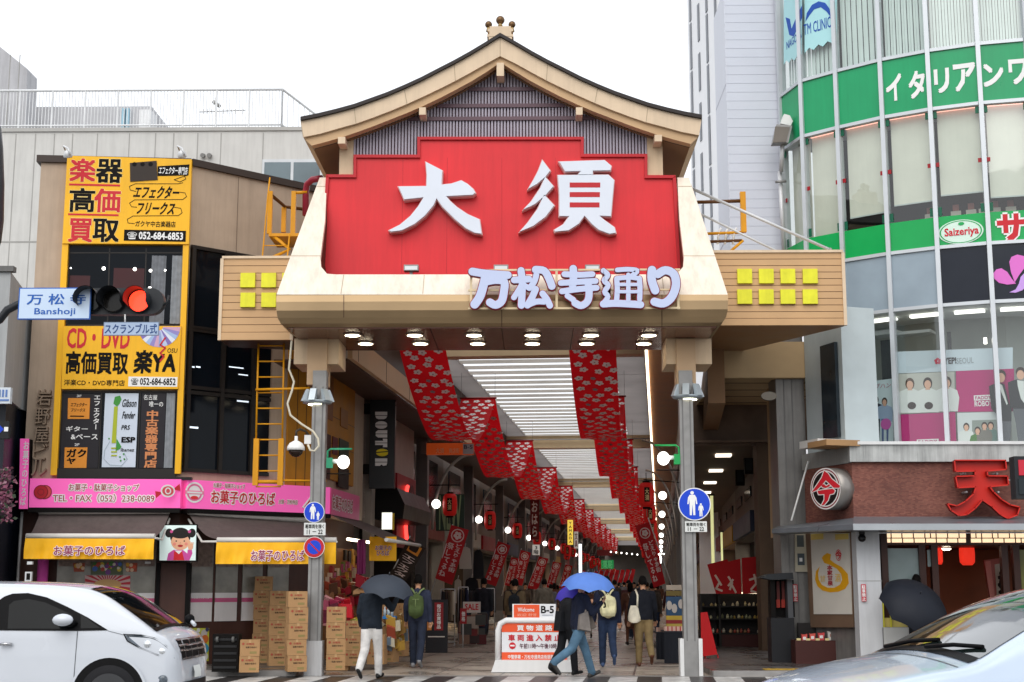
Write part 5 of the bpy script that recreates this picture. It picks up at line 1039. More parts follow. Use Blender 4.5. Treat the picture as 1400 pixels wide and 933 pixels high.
# shop opening with a lit wooden header
wd = M('shop_dark_wood', '#38201a', .45, var=.2, vs=3); lit = M('paper_light', (1, .72, .45), .6, var=.25, vs=5, emit=.85); Fh = FY(27.15)
m = MB(); x0, x1 = P(1206, 800, 27.15).x, xB1; zh1, zh0 = zof(727, 27.15, 1280), zof(745.5, 27.15, 1280); m.box(x0, x1, 27.16, 27.4, zh0, zc0 - .02, wd)
m.box(x0, x0 + .12, 27.1, 27.4, .1, zc0 - .02, wd)
for x in (1262, 1279, 1375, 1391): p = P(x, 800, 27.2); m.box(p.x - .06, p.x + .06, 27.15, 27.3, .1, zh0 - .002, wd)
m.build('shop_frame', gfl)
m = MB(); rnd = random.Random(3)
for xa_, xb_ in ((1204, 1321), (1327, 1445)):
    for r_, (ya, yb_) in enumerate(((729.6, 735.3), (736.6, 742))):
        x = xa_ + (0 if r_ else 0)
        while x < xb_ - 2:
            w_ = rnd.choice((7, 14, 15, 15)); xe = min(xb_, x + w_); m.rbox(Fh, x + .7, ya, xe - .5, yb_, .003, .014, lit); x = xe + .7
m.build('lit_header', gfl)
ri = M('room_brown', '#8a4726', .6, var=.25, vs=1.2); m = MB(); Yi = 30.5
m.face([(x0, Yi, 0), (xB1, Yi, 0), (xB1, Yi, zc0), (x0, Yi, zc0)], ri); m.face([(x0, 27.2, .11), (xB1, 27.2, .11), (xB1, Yi, .11), (x0, Yi, .11)], M('shop_floor', '#4a403a', .4)); m.face([(x0, 27.4, zh0), (xB1, 27.4, zh0), (xB1, Yi, zh0), (x0, Yi, zh0)], wd); m.face([(x0 + .1, 27.4, 0), (x0 + .1, Yi, 0), (x0 + .1, Yi, zh0), (x0 + .1, 27.4, zh0)], wd)
m.box(P(1284, 780, 30.4).x, P(1352, 780, 30.4).x, 30.38, 30.49, 2.35, zh0 - .01, flat('#120c0a')); m.build('shop_room', gfl); q = P(1294, 752, 28.6); MB().lathe((q.x, q.y, zh0 - .03), [(.09, 0), (.06, -.03), (.001, -.035)], M('shop_downlight', (1, .85, .65), .4, var=0, emit=14), 16).build('ceiling_lamp', gfl)
m = MB(); m.rbox(FY(27.22), 1209, 750, 1262, 875, -.02, 0, M('milk_glass', '#7f8d8d', .2, var=.25, vs=1.5)); m.rbox(FY(27.22), 1268, 752, 1278, 775, -.02, 0, M('milk_glass', '')); m.rbox(FY(27.22), 1390, 752, 1430, 875, -.02, 0, M('glass_olive', '#6a6a34', .2, var=.3)); m.build('glass_door', gfl)
lr = M('lantern_lit_red', (.75, .03, .015), .5, var=.1, emit=.7); GRL = 'red lanterns glowing in the brick shop'
for x, y, w_ in ((1275, 757, 3), (1284, 757, 4.5), (1322, 758, 11)):
    p = P(x, y, 29.2); r_ = .17 * w_ / 13 + .01; t = thing('shop_lantern', {1275: 'slim red lantern seen behind the glass door edge', 1284: 'red lantern hanging beside the glass door edge', 1322: 'widest red lantern glowing in the middle of the brick shop'}[x], 'lantern', p - Vector((0, 0, .25)), GRL); m = MB(); m.lathe(p - Vector((0, 0, .22)), [(r_ * .6, 0), (r_ * .95, .06), (r_, .22), (r_ * .95, .38), (r_ * .6, .44)], lr, 18); m.build('shade', t); m = MB(); m.tube([p + Vector((0, 0, .22)), Vector((p.x, p.y, zh0))], .01, blk, 5); m.build('cord', t)
t = thing('shrine_picture', 'pink framed panel with a dark hanging garland inside the brick shop', 'decoration', P(1365, 830, 29.5)); Fk = FY(29.5); m = MB(); m.ppoly(Fk, [(1346, 766), (1372, 763), (1372, 830), (1356, 832)], -.1, 0, flat('#b86a62')); m.ppoly(Fk, [(1360, 772), (1371, 770), (1371, 828), (1364, 830)], .001, .01, flat('#c9bfb0')); m.ppoly(Fk, [(1346, 768), (1354, 767), (1362, 831), (1356, 832)], .001, .006, flat('#d88a80')); m.build('panel', t); m = MB()
for k in range(26): p = P(1370 + random.uniform(-3, 3), 780 + k * 2, 29.35); m.ball(p, .05, flat('#1c1410'), 6)
m.build('garland', t)
# display stand with snack bags
t = thing('snack_stand', 'dark red display stand of snack bags in front of the steel pier', 'stand', G(1130, 916)); Fs = FY(28.3); m = MB(); m.rbox(Fs, 1088, 876, 1163, 915, -.7, 0, M('stand_maroon', '#43201c', .5, var=.1)); m.build('counter', t); m = MB(); m.rbox(Fs, 1092, 852, 1170, 915, -.8, -.705, flat('#171312')); m.rbox(Fs, 1155, 875, 1170, 915, -.7, .005, flat('#171312')); m.build('back_board', t)
for i, (x, w_, y0, c_) in enumerate(((1100, 8, 867, '#c8504a'), (1111, 8, 866, '#d05a50'), (1123, 9, 865, '#c8484a'), (1138, 13, 863, '#d2cfc8'), (1155, 14, 861, '#dcdad4'))):
    m = MB(); Fz = FY(28.5); m.ppoly(Fz, [(x - w_ / 2, y0), (x - w_ / 4, y0 + 1), (x + w_ / 4, y0 + .6), (x + w_ / 2, y0), (x + w_ * .42, y0 + 7), (x + w_ * .45, 878), (x - w_ * .4, 878), (x - w_ * .42, y0 + 7)], -.07, .03, flat(c_, .35)); m.rbox(Fz, x - w_ * .25, y0 + 4, x + w_ * .25, y0 + 8, .031, .034, wht if i < 3 else flat('#a06a5a'))
    tag(m.build('snack_bag'), ('red snack bag at the outer end of the stand', 'red snack bag, second along the stand', 'red snack bag beside the white bags', 'white snack bag beside the red bags', 'large white snack bag next to the golden gourd pier')[i], 'snack bag', 'snack bags on the stand')
for i, x in enumerate((1092, 1105, 1118, 1131, 1145)): tag(MB().rbox(FY(28.36), x - 2.8, 873, x + 2.8, 878, -.01, .01, flat('#d8c890')).build('price_card'), 'small cream price card in front of the snack bags', 'price card', 'price cards on the snack stand')
# security camera ball
t = thing('dome_camera', 'black dome security camera under the zinc canopy edge', 'camera', P(1178, 735, 26.9)); m = MB(); m.ball(P(1178.5, 736, 26.85), .075, flat('#0d0d10', .15), 14); m.build('dome', t); m = MB(); m.lathe(P(1178.5, 730, 26.88), [(.05, -.03), (.06, .1)], flat('#2a2a2c'), 12); m.build('mount', t)
# pale high-rise far behind, a narrow slanting face of dark slits
t = thing('distant_tower_block', 'tall white tower with rows of dark slits, seen past the end of the gate roof', 'building', (P(960, 300, 70).x, 70, 0)); Yd = 70; m = MB(); tw = M('tower_white', '#e9eaec', .6, var=.02)
xa, xb = P(944, 200, Yd).x, P(979, 200, Yd).x; a_, b_ = Vector((xa, Yd, 0)), Vector((xb, Yd - 9, 0)); Ft = Fr(a_, b_); prism(m, [a_, b_, b_ + Vector((14, 8, 0)), a_ + Vector((14, 14, 0))], 0, 80, tw); w_ = m.build('wall', t)
m = MB(); gsl = M('tower_slit', '#6d7178', .4, var=.2)
for k in range(26):
    for j in range(6): u = Ft.L * (.05 + .17 * j); z = 12 + k * 2.6 + (j % 3) * .9; m.fbox(Ft, u, u + Ft.L * .035, z, z + 2.45 - .5 * (j % 2), .01, .04, gsl)
m.build('window_slit', w_)

# ================================================================== the arcade behind the gate
arc = thing('arcade_roof', 'long slatted arcade ceiling with beige cross beams, receding behind the gate', 'roof', AP(-3, 40, 0))
slm = M('ceiling_slat', '#d6d3ce', .5, var=.08, vs=.6, trans=.7); solid = M('ceiling_panel', '#b5b1af', .6, var=.12, vs=.5, trans=.8); beamm = M('cross_beam', '#d6c09a', .5, var=.06); cor = M('cornice_beige', '#cda77c', .5, var=.08, vs=.7); sdk = M('side_soffit', '#4e382e', .5, var=.15)
b = MB(); zc = 7.5; d = 28.2
while d < 190:
    b.abox(-5.25, -1.15, d, d + .5, zc, zc + .03, slm); d += 1.0
b.build('ceiling_slat', arc)
b = MB()
for k in range(14): b.abox(-6.0, -5.25, 28 + k * 12, 39.97 + k * 12, zc - .01, zc + .06, solid); b.abox(-1.15, -.24, 28 + k * 12, 39.97 + k * 12, zc - .01, zc + .06, solid)
b.abox(-6.0, -.2, 190, 300, zc, zc + .06, solid); b.build('ceiling_panel', arc)
for dd in (33.3, 56.5, 79.6, 105, 128, 152, 176):
    b = MB(); b.abox(-6.0, -.24, dd, dd + .5, zc - .5, zc - .012, beamm); b.abox(-6.0, -.24, dd - .25, dd - .2, zc - .2, zc - .16, steel); b.build('cross_beam', arc)
b = MB(); b.abox(-6.1, -6.0, 27.45, 300, 6.05, 6.55, cor); b.abox(-6.1, -6.0, 27.45, 300, 6.552, zc + .3, sdk)
for k in range(30): b.abox(-5.998, -5.993, 28 + k * 3, 28.02 + k * 3, 6.06, 6.54, brownw)
b.build('cornice', arc)
b = MB(); b.abox(-7.6, -6.102, 27.45, 300, 6.0, 6.05, sdk); b.build('side_soffit', arc)
b = MB(); b.abox(-.2, .62, 27.45, 300, 6.3, 6.36, M('lit_soffit', '#b8835a', .5, var=.12)); b.abox(-.24, -.2, 27.45, 300, 6.3, zc + .3, sdk); b.abox(.62, .7, 27.45, 300, 5.2, 6.6, sdk); b.build('cornice', arc)
stp = M('strip_light', (1, .9, .68), .4, var=0, emit=3); b = MB(); b.abox(-.215, -.16, 27.6, 180, 6.262, 6.297, stp); b.build('strip_light', arc)
# steel pillars of the arcade with curved lamp arms, lanterns and globes
pil = M('arcade_pillar', '#6d6a68', .45, metal=.2, var=.12); globe = M('globe_lamp', (1, .97, .9), .3, var=0, emit=3); redl = M('lantern_red', '#c11f1a', .5, var=.06, vs=6, emit=.12); tube_g = M('arm_grey', '#a9a29a', .4, metal=.3)
DS = [42.7 + 10.6 * k for k in range(12)]
def pillar(t, dd, who):
    b = MB(); b.abox(t - .17, t + .17, dd - .17, dd + .17, 0, 6.2, pil); b.abox(t - .2, t + .2, dd - .2, dd + .2, 0, .5, steel)
    o = b.build("arcade_post", base=AP(t, dd, 0)); tag(o, who, 'pillar', 'grey steel pillars along the arcade'); return o
def lantern_unit(first):
    t = thing('paper_lantern', '', 'lantern', (0, 0, 0), 'red paper lanterns along the arcade'); b = MB()
    pr = [(.10, -.34), (.16, -.33), (.205, -.26), (.225, -.12), (.228, 0), (.225, .12), (.205, .26), (.16, .33), (.10, .34)]; pr2 = []
    for (r0, h0), (r1, h1) in zip(pr, pr[1:]):
        for i in range(3): s = i / 3; pr2.append((r0 + (r1 - r0) * s - (.006 if i else 0), h0 + (h1 - h0) * s))
    b.lathe((0, 0, 0), pr2 + [pr[-1]], redl, 20); sh = b.build('lantern_shade', t)
    b = MB(); b.lathe((0, 0, -.39), [(.11, 0), (.11, .05)], blk, 14); b.lathe((0, 0, .34), [(.11, 0), (.11, .05)], blk, 14); b.tube([(0, 0, .39), (0, 0, .62)], .012, blk, 5); b.tube([(0, 0, -.39), (0, 0, -.6)], .012, M('tassel', '#8f8c7a'), 6); b.build('cap', t)
    fr = Fr(Vector((-1, -.235, 0)), Vector((1, -.235, 0))); b = MB(); b.fbox(fr, .925, 1.075, -.2, .2, -.02, .004, blk); b.text('大須', fr, (.94, -.17, 1.06, .17), .01, M('label_gold', '#d9c08a', .5, var=0), bold=.03, vert=True); b.build('label', sh)
    return t
lan = lantern_unit(0); used = [False]
def put_lantern(t, dd, z, label):
    o = lan if not used[0] else dup(lan, (0, 0, 0)); used[0] = True; o.location = AP(t, dd, z); o.rotation_euler.z = 0; o['label'] = label; return o
def globe_at(t, dd, z, r, label):
    o = thing('globe_lamp', label, 'lamp', AP(t, dd, z), 'white globe lamps along the arcade'); b = MB(); b.ball(AP(t, dd, z), r, globe, 14); b.build('globe', o); return o
ordn = ('first', 'second', 'third', 'fourth', 'fifth', 'sixth', 'seventh', 'eighth', 'ninth', 'tenth', 'eleventh', 'twelfth')
for k, dd in enumerate(DS):
    pillar(-7.1, dd, 'grey steel arcade pillar on the clothes-rack side, %s from the gate' % ordn[k]); pillar(.78, dd - 2 if k else 39.5, 'grey steel arcade pillar on the red noren side, %s from the gate' % ordn[k])
    if k < 12:
        put_lantern(-6.4, dd + 1, 4.05, 'red paper lantern over the clothes-rack side, %s from the gate' % ordn[k]); o = globe_at(-6.83, dd + 1, 4.08, .14, 'white globe beside the %s red lantern from the gate, clothes-rack side' % ordn[k])
        a = thing('curved_lamp_arm', 'curved grey arm carrying the %s lantern from the gate, clothes-rack side' % ordn[k], 'lamp arm', AP(-7, dd, 3), 'curved lamp arms'); b = MB()
        b.tube([AP(-6.9 + .15 + 1.2 * (1 - math.cos(x)) - .2, dd + 1.05, 3.3 + 2.3 * math.sin(x)) for x in [i * math.pi / 2 / 12 for i in range(13)]], .045, tube_g, 8); b.build('arc', a); b = MB(); b.tube([AP(-7.05, dd + 1, 4.66), AP(-6.1, dd + 1, 4.66)], .018, blk, 6); b.build('crossbar', a)
        if k < 12: put_lantern(-.33 + .02 * k, dd - 2.5, 4.1 - .02 * k, 'red paper lantern on the red noren side, %s from the gate' % ordn[k])
    globe_at(.12, dd - 3 + 0, 4.05, .115, 'white globe on the red noren side, %s from the gate' % ordn[k])
    a = thing('curved_lamp_arm', 'curved grey arm carrying the %s globe from the gate, red noren side' % ordn[k], 'lamp arm', AP(.6, dd - 2.5, 3), 'curved lamp arms'); b = MB()
    b.tube([AP(.62 - 1.05 * (1 - math.cos(x)), dd - 2.9, 3.3 + 2.3 * math.sin(x)) for x in [i * math.pi / 2 / 12 for i in range(13)]], .035, tube_g, 8); b.tube([AP(.7, dd - 2.9, 4.4), AP(-.4, dd - 2.9, 4.5)], .015, blk, 6); b.build('arc', a)
for k in range(22):
    dd = 88 + k * 4.5; t_ = (-5.6, -.9, -6.2, -.4)[k % 4]; put_lantern(t_, dd, 3.7 - .02 * k, 'small far red lantern deep in the arcade, %s pair on the %s' % (ordn[k // 2], ('clothes-rack side', 'red noren side')[k % 2]))
# draped red cloth printed with white plum blossom
clothr = M('drape_red', '#de141e', .7, var=.06, vs=3, trans=.55); flow = M('blossom_white', '#faf4f2', .7, var=0, trans=.3); flow2 = M('blossom_grey', '#8a8288', .7, var=0); rod_m = M('drape_rod', '#8f1f22', .5)
def swag():
    t = thing('draped_banner', '', 'banner', (0, 0, 0), 'red blossom cloths draped below the arcade ceiling'); Ls, W_, drop = 12.0, .95, 1.75; N = 40
    def S(s, u, off=0):
        z = -4 * drop * s * (1 - s) + .02 * math.sin(9 * u + 20 * s) * math.sin(math.pi * s); y = Ls * s + .3 * math.sin(2 * math.pi * s); dz = -4 * drop * (1 - 2 * s); n_ = Vector((0, -dz, Ls)).normalized(); return Vector((u, y, z)) + n_ * off
    b = MB(); b.grid([[S(k / N, -W_ / 2 + W_ * j / 6) for j in range(7)] for k in range(N + 1)], clothr); c = b.build('cloth', t)
    b = MB(); rnd = random.Random(5); arcl = 12.6; row = 0; y = .15
    while y < arcl - .1:
        for j in range(3):
            u = -W_ / 2 + .17 + j * .3 + (.0 if row % 2 else .12) + rnd.uniform(-.03, .03); v = y + rnd.uniform(-.05, .05)
            if abs(u) > W_ / 2 - .06: continue
            m_, r_ = (flow2, .06) if rnd.random() < .1 else (flow, .092); a0 = rnd.uniform(0, 6)
            for off in (-.006, .006):
                pts = []
                for i in range(20):
                    a = 2 * math.pi * i / 20; r = r_ * (.72 + .34 * abs(math.sin(2.5 * a))); pts.append(S(min(1, max(0, (v + r * math.sin(a + a0)) / arcl)), u + r * math.cos(a + a0), off))
                b.face(pts, m_)
                pts = [S(min(1, max(0, (v + .018 * math.sin(a)) / arcl)), u + .018 * math.cos(a), off * 1.6) for a in [i * 1.0472 for i in range(6)]]; b.face(pts, flow2)
        y += .25; row += 1
    b.build('blossom_pattern', c)
    b = MB(); b.tube([(-W_ / 2 - .04, 0, .0), (W_ / 2 + .04, 0, 0)], .025, rod_m, 8)
    for x in (-1, 1): b.tube([(x * W_ / 2, 0, .02), (x * W_ / 2, 0, .72)], .006, steel, 4)
    b.build('rod', t); return t
sw0 = swag(); first = True
for side, t in (('clothes-rack side', -4.97), ('red noren side', -1.36)):
    for k in range(11):
        o = sw0 if first else dup(sw0, (0, 0, 0)); first = False; o.location = AP(t + (.27 if k == 0 and t < -3 else .1 if k == 0 else 0), 27.3 + 11.95 * k, 6.77); o.rotation_euler.z = ARC_ROT + (.0226 if k == 0 and t < -3 else .008 if k == 0 else 0); o['label'] = 'red blossom cloth draped over the %s, %s from the gate' % (side, ordn[k])
# ---------------- shop rows
rnd = random.Random(11)
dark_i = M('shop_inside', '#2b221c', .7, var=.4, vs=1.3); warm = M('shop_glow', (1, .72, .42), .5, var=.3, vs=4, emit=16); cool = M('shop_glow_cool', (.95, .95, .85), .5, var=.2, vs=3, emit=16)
cols = ['#6a5d55', '#8b8078', '#776658', '#5a524d', '#94887c', '#6d625b', '#7f5a48', '#5d595b']
def shopfront(side, d0, d1, i):
    t0 = -7.75 if side < 0 else 2.75; sgn = 1 if side < 0 else -1; T = lambda x: t0 + sgn * x
    o = thing('arcade_shop', 'dim arcade shop front on the %s, %s shop past the gate' % ('clothes-rack side' if side < 0 else 'red noren side', ordn[i]), 'shop', AP(t0, d0, 0))
    def bx(b, xa, xb, da, db, za, zb, m): a_, c_ = sorted((T(xa), T(xb))); b.abox(a_, c_, da, db, za, zb, m)
    zt = 6.3 if side < 0 else 5.0
    b = MB(); bx(b, -.6, 0, d0, d1 - .02, 3.1, zt, flat(cols[i % 8], .6, var=.15)); bx(b, -.5, .02, d0, d0 + .35, 0, 3.099, flat(cols[(i + 3) % 8], .6, var=.15)); b.build('wall', o)
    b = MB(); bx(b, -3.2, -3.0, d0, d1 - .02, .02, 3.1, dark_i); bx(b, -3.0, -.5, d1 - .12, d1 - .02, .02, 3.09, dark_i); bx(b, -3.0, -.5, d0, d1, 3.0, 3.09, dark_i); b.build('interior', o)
    b = MB()
    for k in range(3): dd = d0 + .8 + k * (d1 - d0) / 3; bx(b, -2.9, -2.3, dd, dd + 1.2, .02, .9 + .3 * k, flat(rnd.choice(('#6b4a30', '#8a7a5a', '#5a2a28', '#4a5a4a')))); bx(b, -2.8, -2.4, dd + .1, dd + 1.1, .9 + .3 * k, 1.25 + .3 * k, flat(rnd.choice(('#b0552f', '#b8a060', '#c0b8a8', '#8a2a30'))))
    b.build('counter', o); b = MB(); bx(b, -1.8, -1.6, d0 + 1, d1 - 1, 2.9, 2.96, warm if i % 2 else cool); b.build('tube_light', o)
    b = MB(); c_ = rnd.choice(('#8f1c22', '#2e4a36', '#b08a2a', '#2b3550', '#a8a296', '#7a2f22')); bx(b, .0, .12, d0 + .4, d1 - .4, 3.15, 3.75, flat(c_)); b.build('sign_band', o)
    b = MB()
    for k in range(2): dd = d0 + 1.2 + k * (d1 - d0) * .45; bx(b, .001, .05, dd, dd + (d1 - d0) * .28, 4.2, zt - .5, M('upper_window', '#262d33', .12, var=.3))
    b.build('upper_window', o); return o
dd = 40.6
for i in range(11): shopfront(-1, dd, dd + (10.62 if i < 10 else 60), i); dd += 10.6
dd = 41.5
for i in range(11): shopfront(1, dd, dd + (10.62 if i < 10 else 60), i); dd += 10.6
b = MB(); b.abox(-9, 4, 215, 215.5, 0, 9, M('far_end', '#57504a', .8, var=.3, vs=.3)); tag(b.build('far_cross_building'), 'dim building closing the far end of the arcade', 'building')
# cafe building between the sweet shop and the arcade pillars
cf = thing('cafe_building', 'pinkish grey narrow cafe building behind the black vertical cafe sign', 'building', AP(-7, 34, 0)); b = MB(); cwl = M('cafe_wall', '#b9a9a0', .6, var=.08, dirt=.12); b.abox(-8.6, -7.0, 33.75, 40.55, 3.2, 6.0, cwl); b.abox(-7.05, -6.85, 33.75, 34.2, 0, 6.0, M('cafe_pier', '#8f857d', .5)); b.build('wall', cf)
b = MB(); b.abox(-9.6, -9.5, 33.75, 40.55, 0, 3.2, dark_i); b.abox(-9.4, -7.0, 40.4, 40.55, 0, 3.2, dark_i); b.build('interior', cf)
b = MB(); pts = [(-6.95, 3.2), (-6.2, 3.2), (-6.15, 3.55), (-6.35, 3.95), (-6.95, 4.15)]; fr = [AP(t, 34.4, z) for t, z in pts]; bk_ = [AP(t, 38.5, z) for t, z in pts]
b.face(fr, blk); b.face(bk_[::-1], blk)
for k in range(5): j = (k + 1) % 5; b.face([fr[k], bk_[k], bk_[j], fr[j]], M('cafe_awning', '#1c1917', .4))
b.build('barrel_awning', cf)
b = MB(); Fq2 = FY(34.15); b.rbox(Fq2, 522, 701, 536, 724, .0, .03, M('cafe_lit', (.95, .95, .85), .5, var=.1, emit=.8)); b.rbox(Fq2, 536.3, 702, 539, 725, .0, .03, flat('#d8b62a')); b.build('lit_window', cf)
t = thing('cafe_vertical_sign', 'tall black cafe sign with white sideways capitals and one yellow bean letter', 'sign', FY(33.9).p(521, 668)); Fq3 = FY(33.9); b = MB(); b.rbox(Fq3, 505.5, 534, 540, 668, -.2, 0, M('sign_black', '#121214', .3, var=.05)); b.rbox(Fq3, 496, 552, 506, 566, -.15, -.05, blk); b.rbox(Fq3, 496, 635, 506, 648, -.15, -.05, blk); b.build('panel', t)
b = MB(); zq = lambda x, y: Fq3.uz(430 + x / 5.49, 490 + y / 5.49, .01)
def capital(kind, y0, y1, col):          # sideways bold letter split by a hairline
    x0, x1 = 455, 546; ym = (y0 + y1) / 2; s = 2.2
    def P_(pts): b.sheet(Fq3, [zq(*p) for p in pts], .012, col)
    if kind == 'D': P_([(x0, y0), (x1, y0), (x1, ym - s), (x0, ym - s)]); P_([(x0 + 2, ym + s), (x1, ym + s), (x1 - 8, y1 - 8), (x1 - 25, y1), (x0 + 25, y1), (x0 + 8, y1 - 8)])
    elif kind == 'O':
        for sg in (-1, 1): P_([(x0, ym + sg * s), (x1, ym + sg * s)] + [((x0 + x1) / 2 + 46 * math.cos(a), ym + sg * (s + (y1 - ym - s) * math.sin(a))) for a in (.4, .8, 1.2, 1.57, 1.95, 2.35, 2.75)])
    elif kind == 'U': P_([(x1, y0), (x1, ym - s), (x0 + 4, ym - s), (x0 + 4, y0 + 14), (x0 + 22, y0)]); P_([(x1, y1), (x1, ym + s), (x0 + 4, ym + s), (x0 + 4, y1 - 14), (x0 + 22, y1)])
    elif kind == 'T': P_([(x1, y0), (x1, ym - s), (x0, ym - s), (x0, ym - 16), (x1 - 30, ym - 16), (x1 - 34, y0)]); P_([(x1, y1), (x1, ym + s), (x0, ym + s), (x0, ym + 16), (x1 - 30, ym + 16), (x1 - 34, y1)])
    elif kind == 'R': P_([(x0, y0), (x1, y0), (x1, ym - s), (x0, ym - s)]); P_([(x0, ym + s), (x1, ym + s), (x1 - 6, y1 - 4), (x1 - 30, y1), (x1 - 44, y1 - 10), (x0 + 36, y1), (x0, y1)])
for kd, y0, y1 in (('D', 402, 458), ('O', 472, 530), ('U', 540, 596), ('T', 604, 668), ('R', 752, 808)): capital(kd, y0, y1, wht)
for sg in (-1, 1): b.sheet(Fq3, [zq(*p) for p in [(464, 716 - sg * -4 - 8), (552, 708 - sg * -4 - 8)] + [(508 + 46 * math.cos(a), 708 + sg * (4 + 24 * math.sin(a)) - 0) for a in (.4, .8, 1.2, 1.57, 1.95, 2.35, 2.75)]], .012 + sg * .001, flat('#e8d21e'))
b.build('lettering', t)
Fw = Fr(AP(-6.98, 37.2), AP(-6.98, 40.3)); t = thing('red_wall_sign', 'red panel with a glowing red arc on the side wall past the cafe sign', 'sign', Fw.w(1, 3.2)); b = MB(); b.fbox(Fw, .1, 3.0, 2.6, 4.55, .0, .1, M('wall_red', '#8f0f1e', .4, var=.1)); b.build('panel', t); b = MB(); ne = M('neon_red', (1, .05, .04), .4, var=0, emit=2.2); b.tube([Fw.w(1.1 - .35 * math.cos(a) + .35, 3.55 + .75 * math.sin(a), .16) for a in [x * .1 - 1.3 for x in range(27)]], .05, ne, 8); b.ring(Fw, 2.35, 3.55, .42, .55, .12, flat('#5b1420'), 24, ry=1.5); b.build('neon_arc', t)
t = thing('overhead_orange_sign', 'orange overhead sign with a white area code box hanging in the arcade', 'sign', FY(41).p(616, 622)); Fo2 = FY(41); b = MB(); b.rbox(Fo2, 583, 606, 648, 622, -.12, 0, M('sign_orange', '#d2561f', .4, emit=.15)); b.rbox(Fo2, 576, 604, 583, 620, -.2, -.1, pil); b.build('panel', t); b = MB(); b.rbox(Fo2, 633, 607, 647.5, 621, .001, .008, flat('#b8c4cc')); b.ptext('B-5', Fo2, 634.5, 609, 646, 614, .012, flat('#22304a'), bold=.02); b.ptext('大須', Fo2, 596, 613, 607, 620, .006, flat('#f0c8a0')); b.ptext('商店街', Fo2, 614, 613, 628, 620, .006, flat('#f0c8a0')); b.build('lettering', t)
# assorted signs down the arcade
def sign_at(Y, px, face, label, txt=None, tcol=None, vert=True, em=0, name='hanging_sign'):
    F_ = FY(Y); t = thing(name, label, 'sign', F_.p((px[0] + px[2]) / 2, px[3])); b = MB(); b.rbox(F_, *px, -.15, 0, M('face_' + face.strip('#') + str(em), face, .4, var=.04, emit=em)); b.build('panel', t)
    if txt: b = MB(); w, h = px[2] - px[0], px[3] - px[1]; b.text(txt, F_, F_.rect(px[0] + w * .12, px[1] + h * .05, px[2] - w * .12, px[3] - h * .05, .01), .02, flat(tcol), bold=.03, vert=vert); b.build('lettering', t)
    return t
sign_at(62, (725, 682, 737, 738), '#6e1216', 'dark red vertical sign with white characters below the draped cloths', 'おはら', '#e8e4e0')
sign_at(75, (776, 711, 783.5, 745), '#d8b84a', 'glowing yellow vertical sign with dark capitals in the arcade', 'YAMADA', '#2a2a22', em=.8)
sign_at(80, (785, 727, 790.5, 750), '#c0b8b0', 'small pale vertical sign beside the glowing yellow sign', '文具', '#7a2a2a', em=.3)
sign_at(78, (791.5, 744, 795.5, 792), '#e8f0f0', 'narrow bright white vertical light sign in the arcade', em=1.5)
sign_at(58, (728, 745, 738, 759), '#d0ccc4', 'small white square sign with a dark numeral by the clothes shops', '3階', '#2a2420', em=.3)
sign_at(95, (822, 766, 839, 778), '#0f5a2c', 'glowing green sign far down the arcade', '薬局', '#7af0a0', vert=False, em=1.2)
sign_at(46, (596, 676, 635, 726), '#14301f', 'large dark green panel behind the first lantern', 'NEW', '#8a9a70', vert=False)
sign_at(110, (816, 752, 838, 760), '#7a2626', 'dull red banner sign above the glowing green sign', None)
bl_ = MB(); 
for k in range(14): bl_.ball(AP(-3.2 + .35 * k, 96, 3.55 + .25 * abs(k - 7) / 7), .055, globe, 8)
tag(bl_.build('string_lights'), 'string of small warm bulbs across the arcade far behind the crowd', 'string lights')['kind'] = 'stuff'
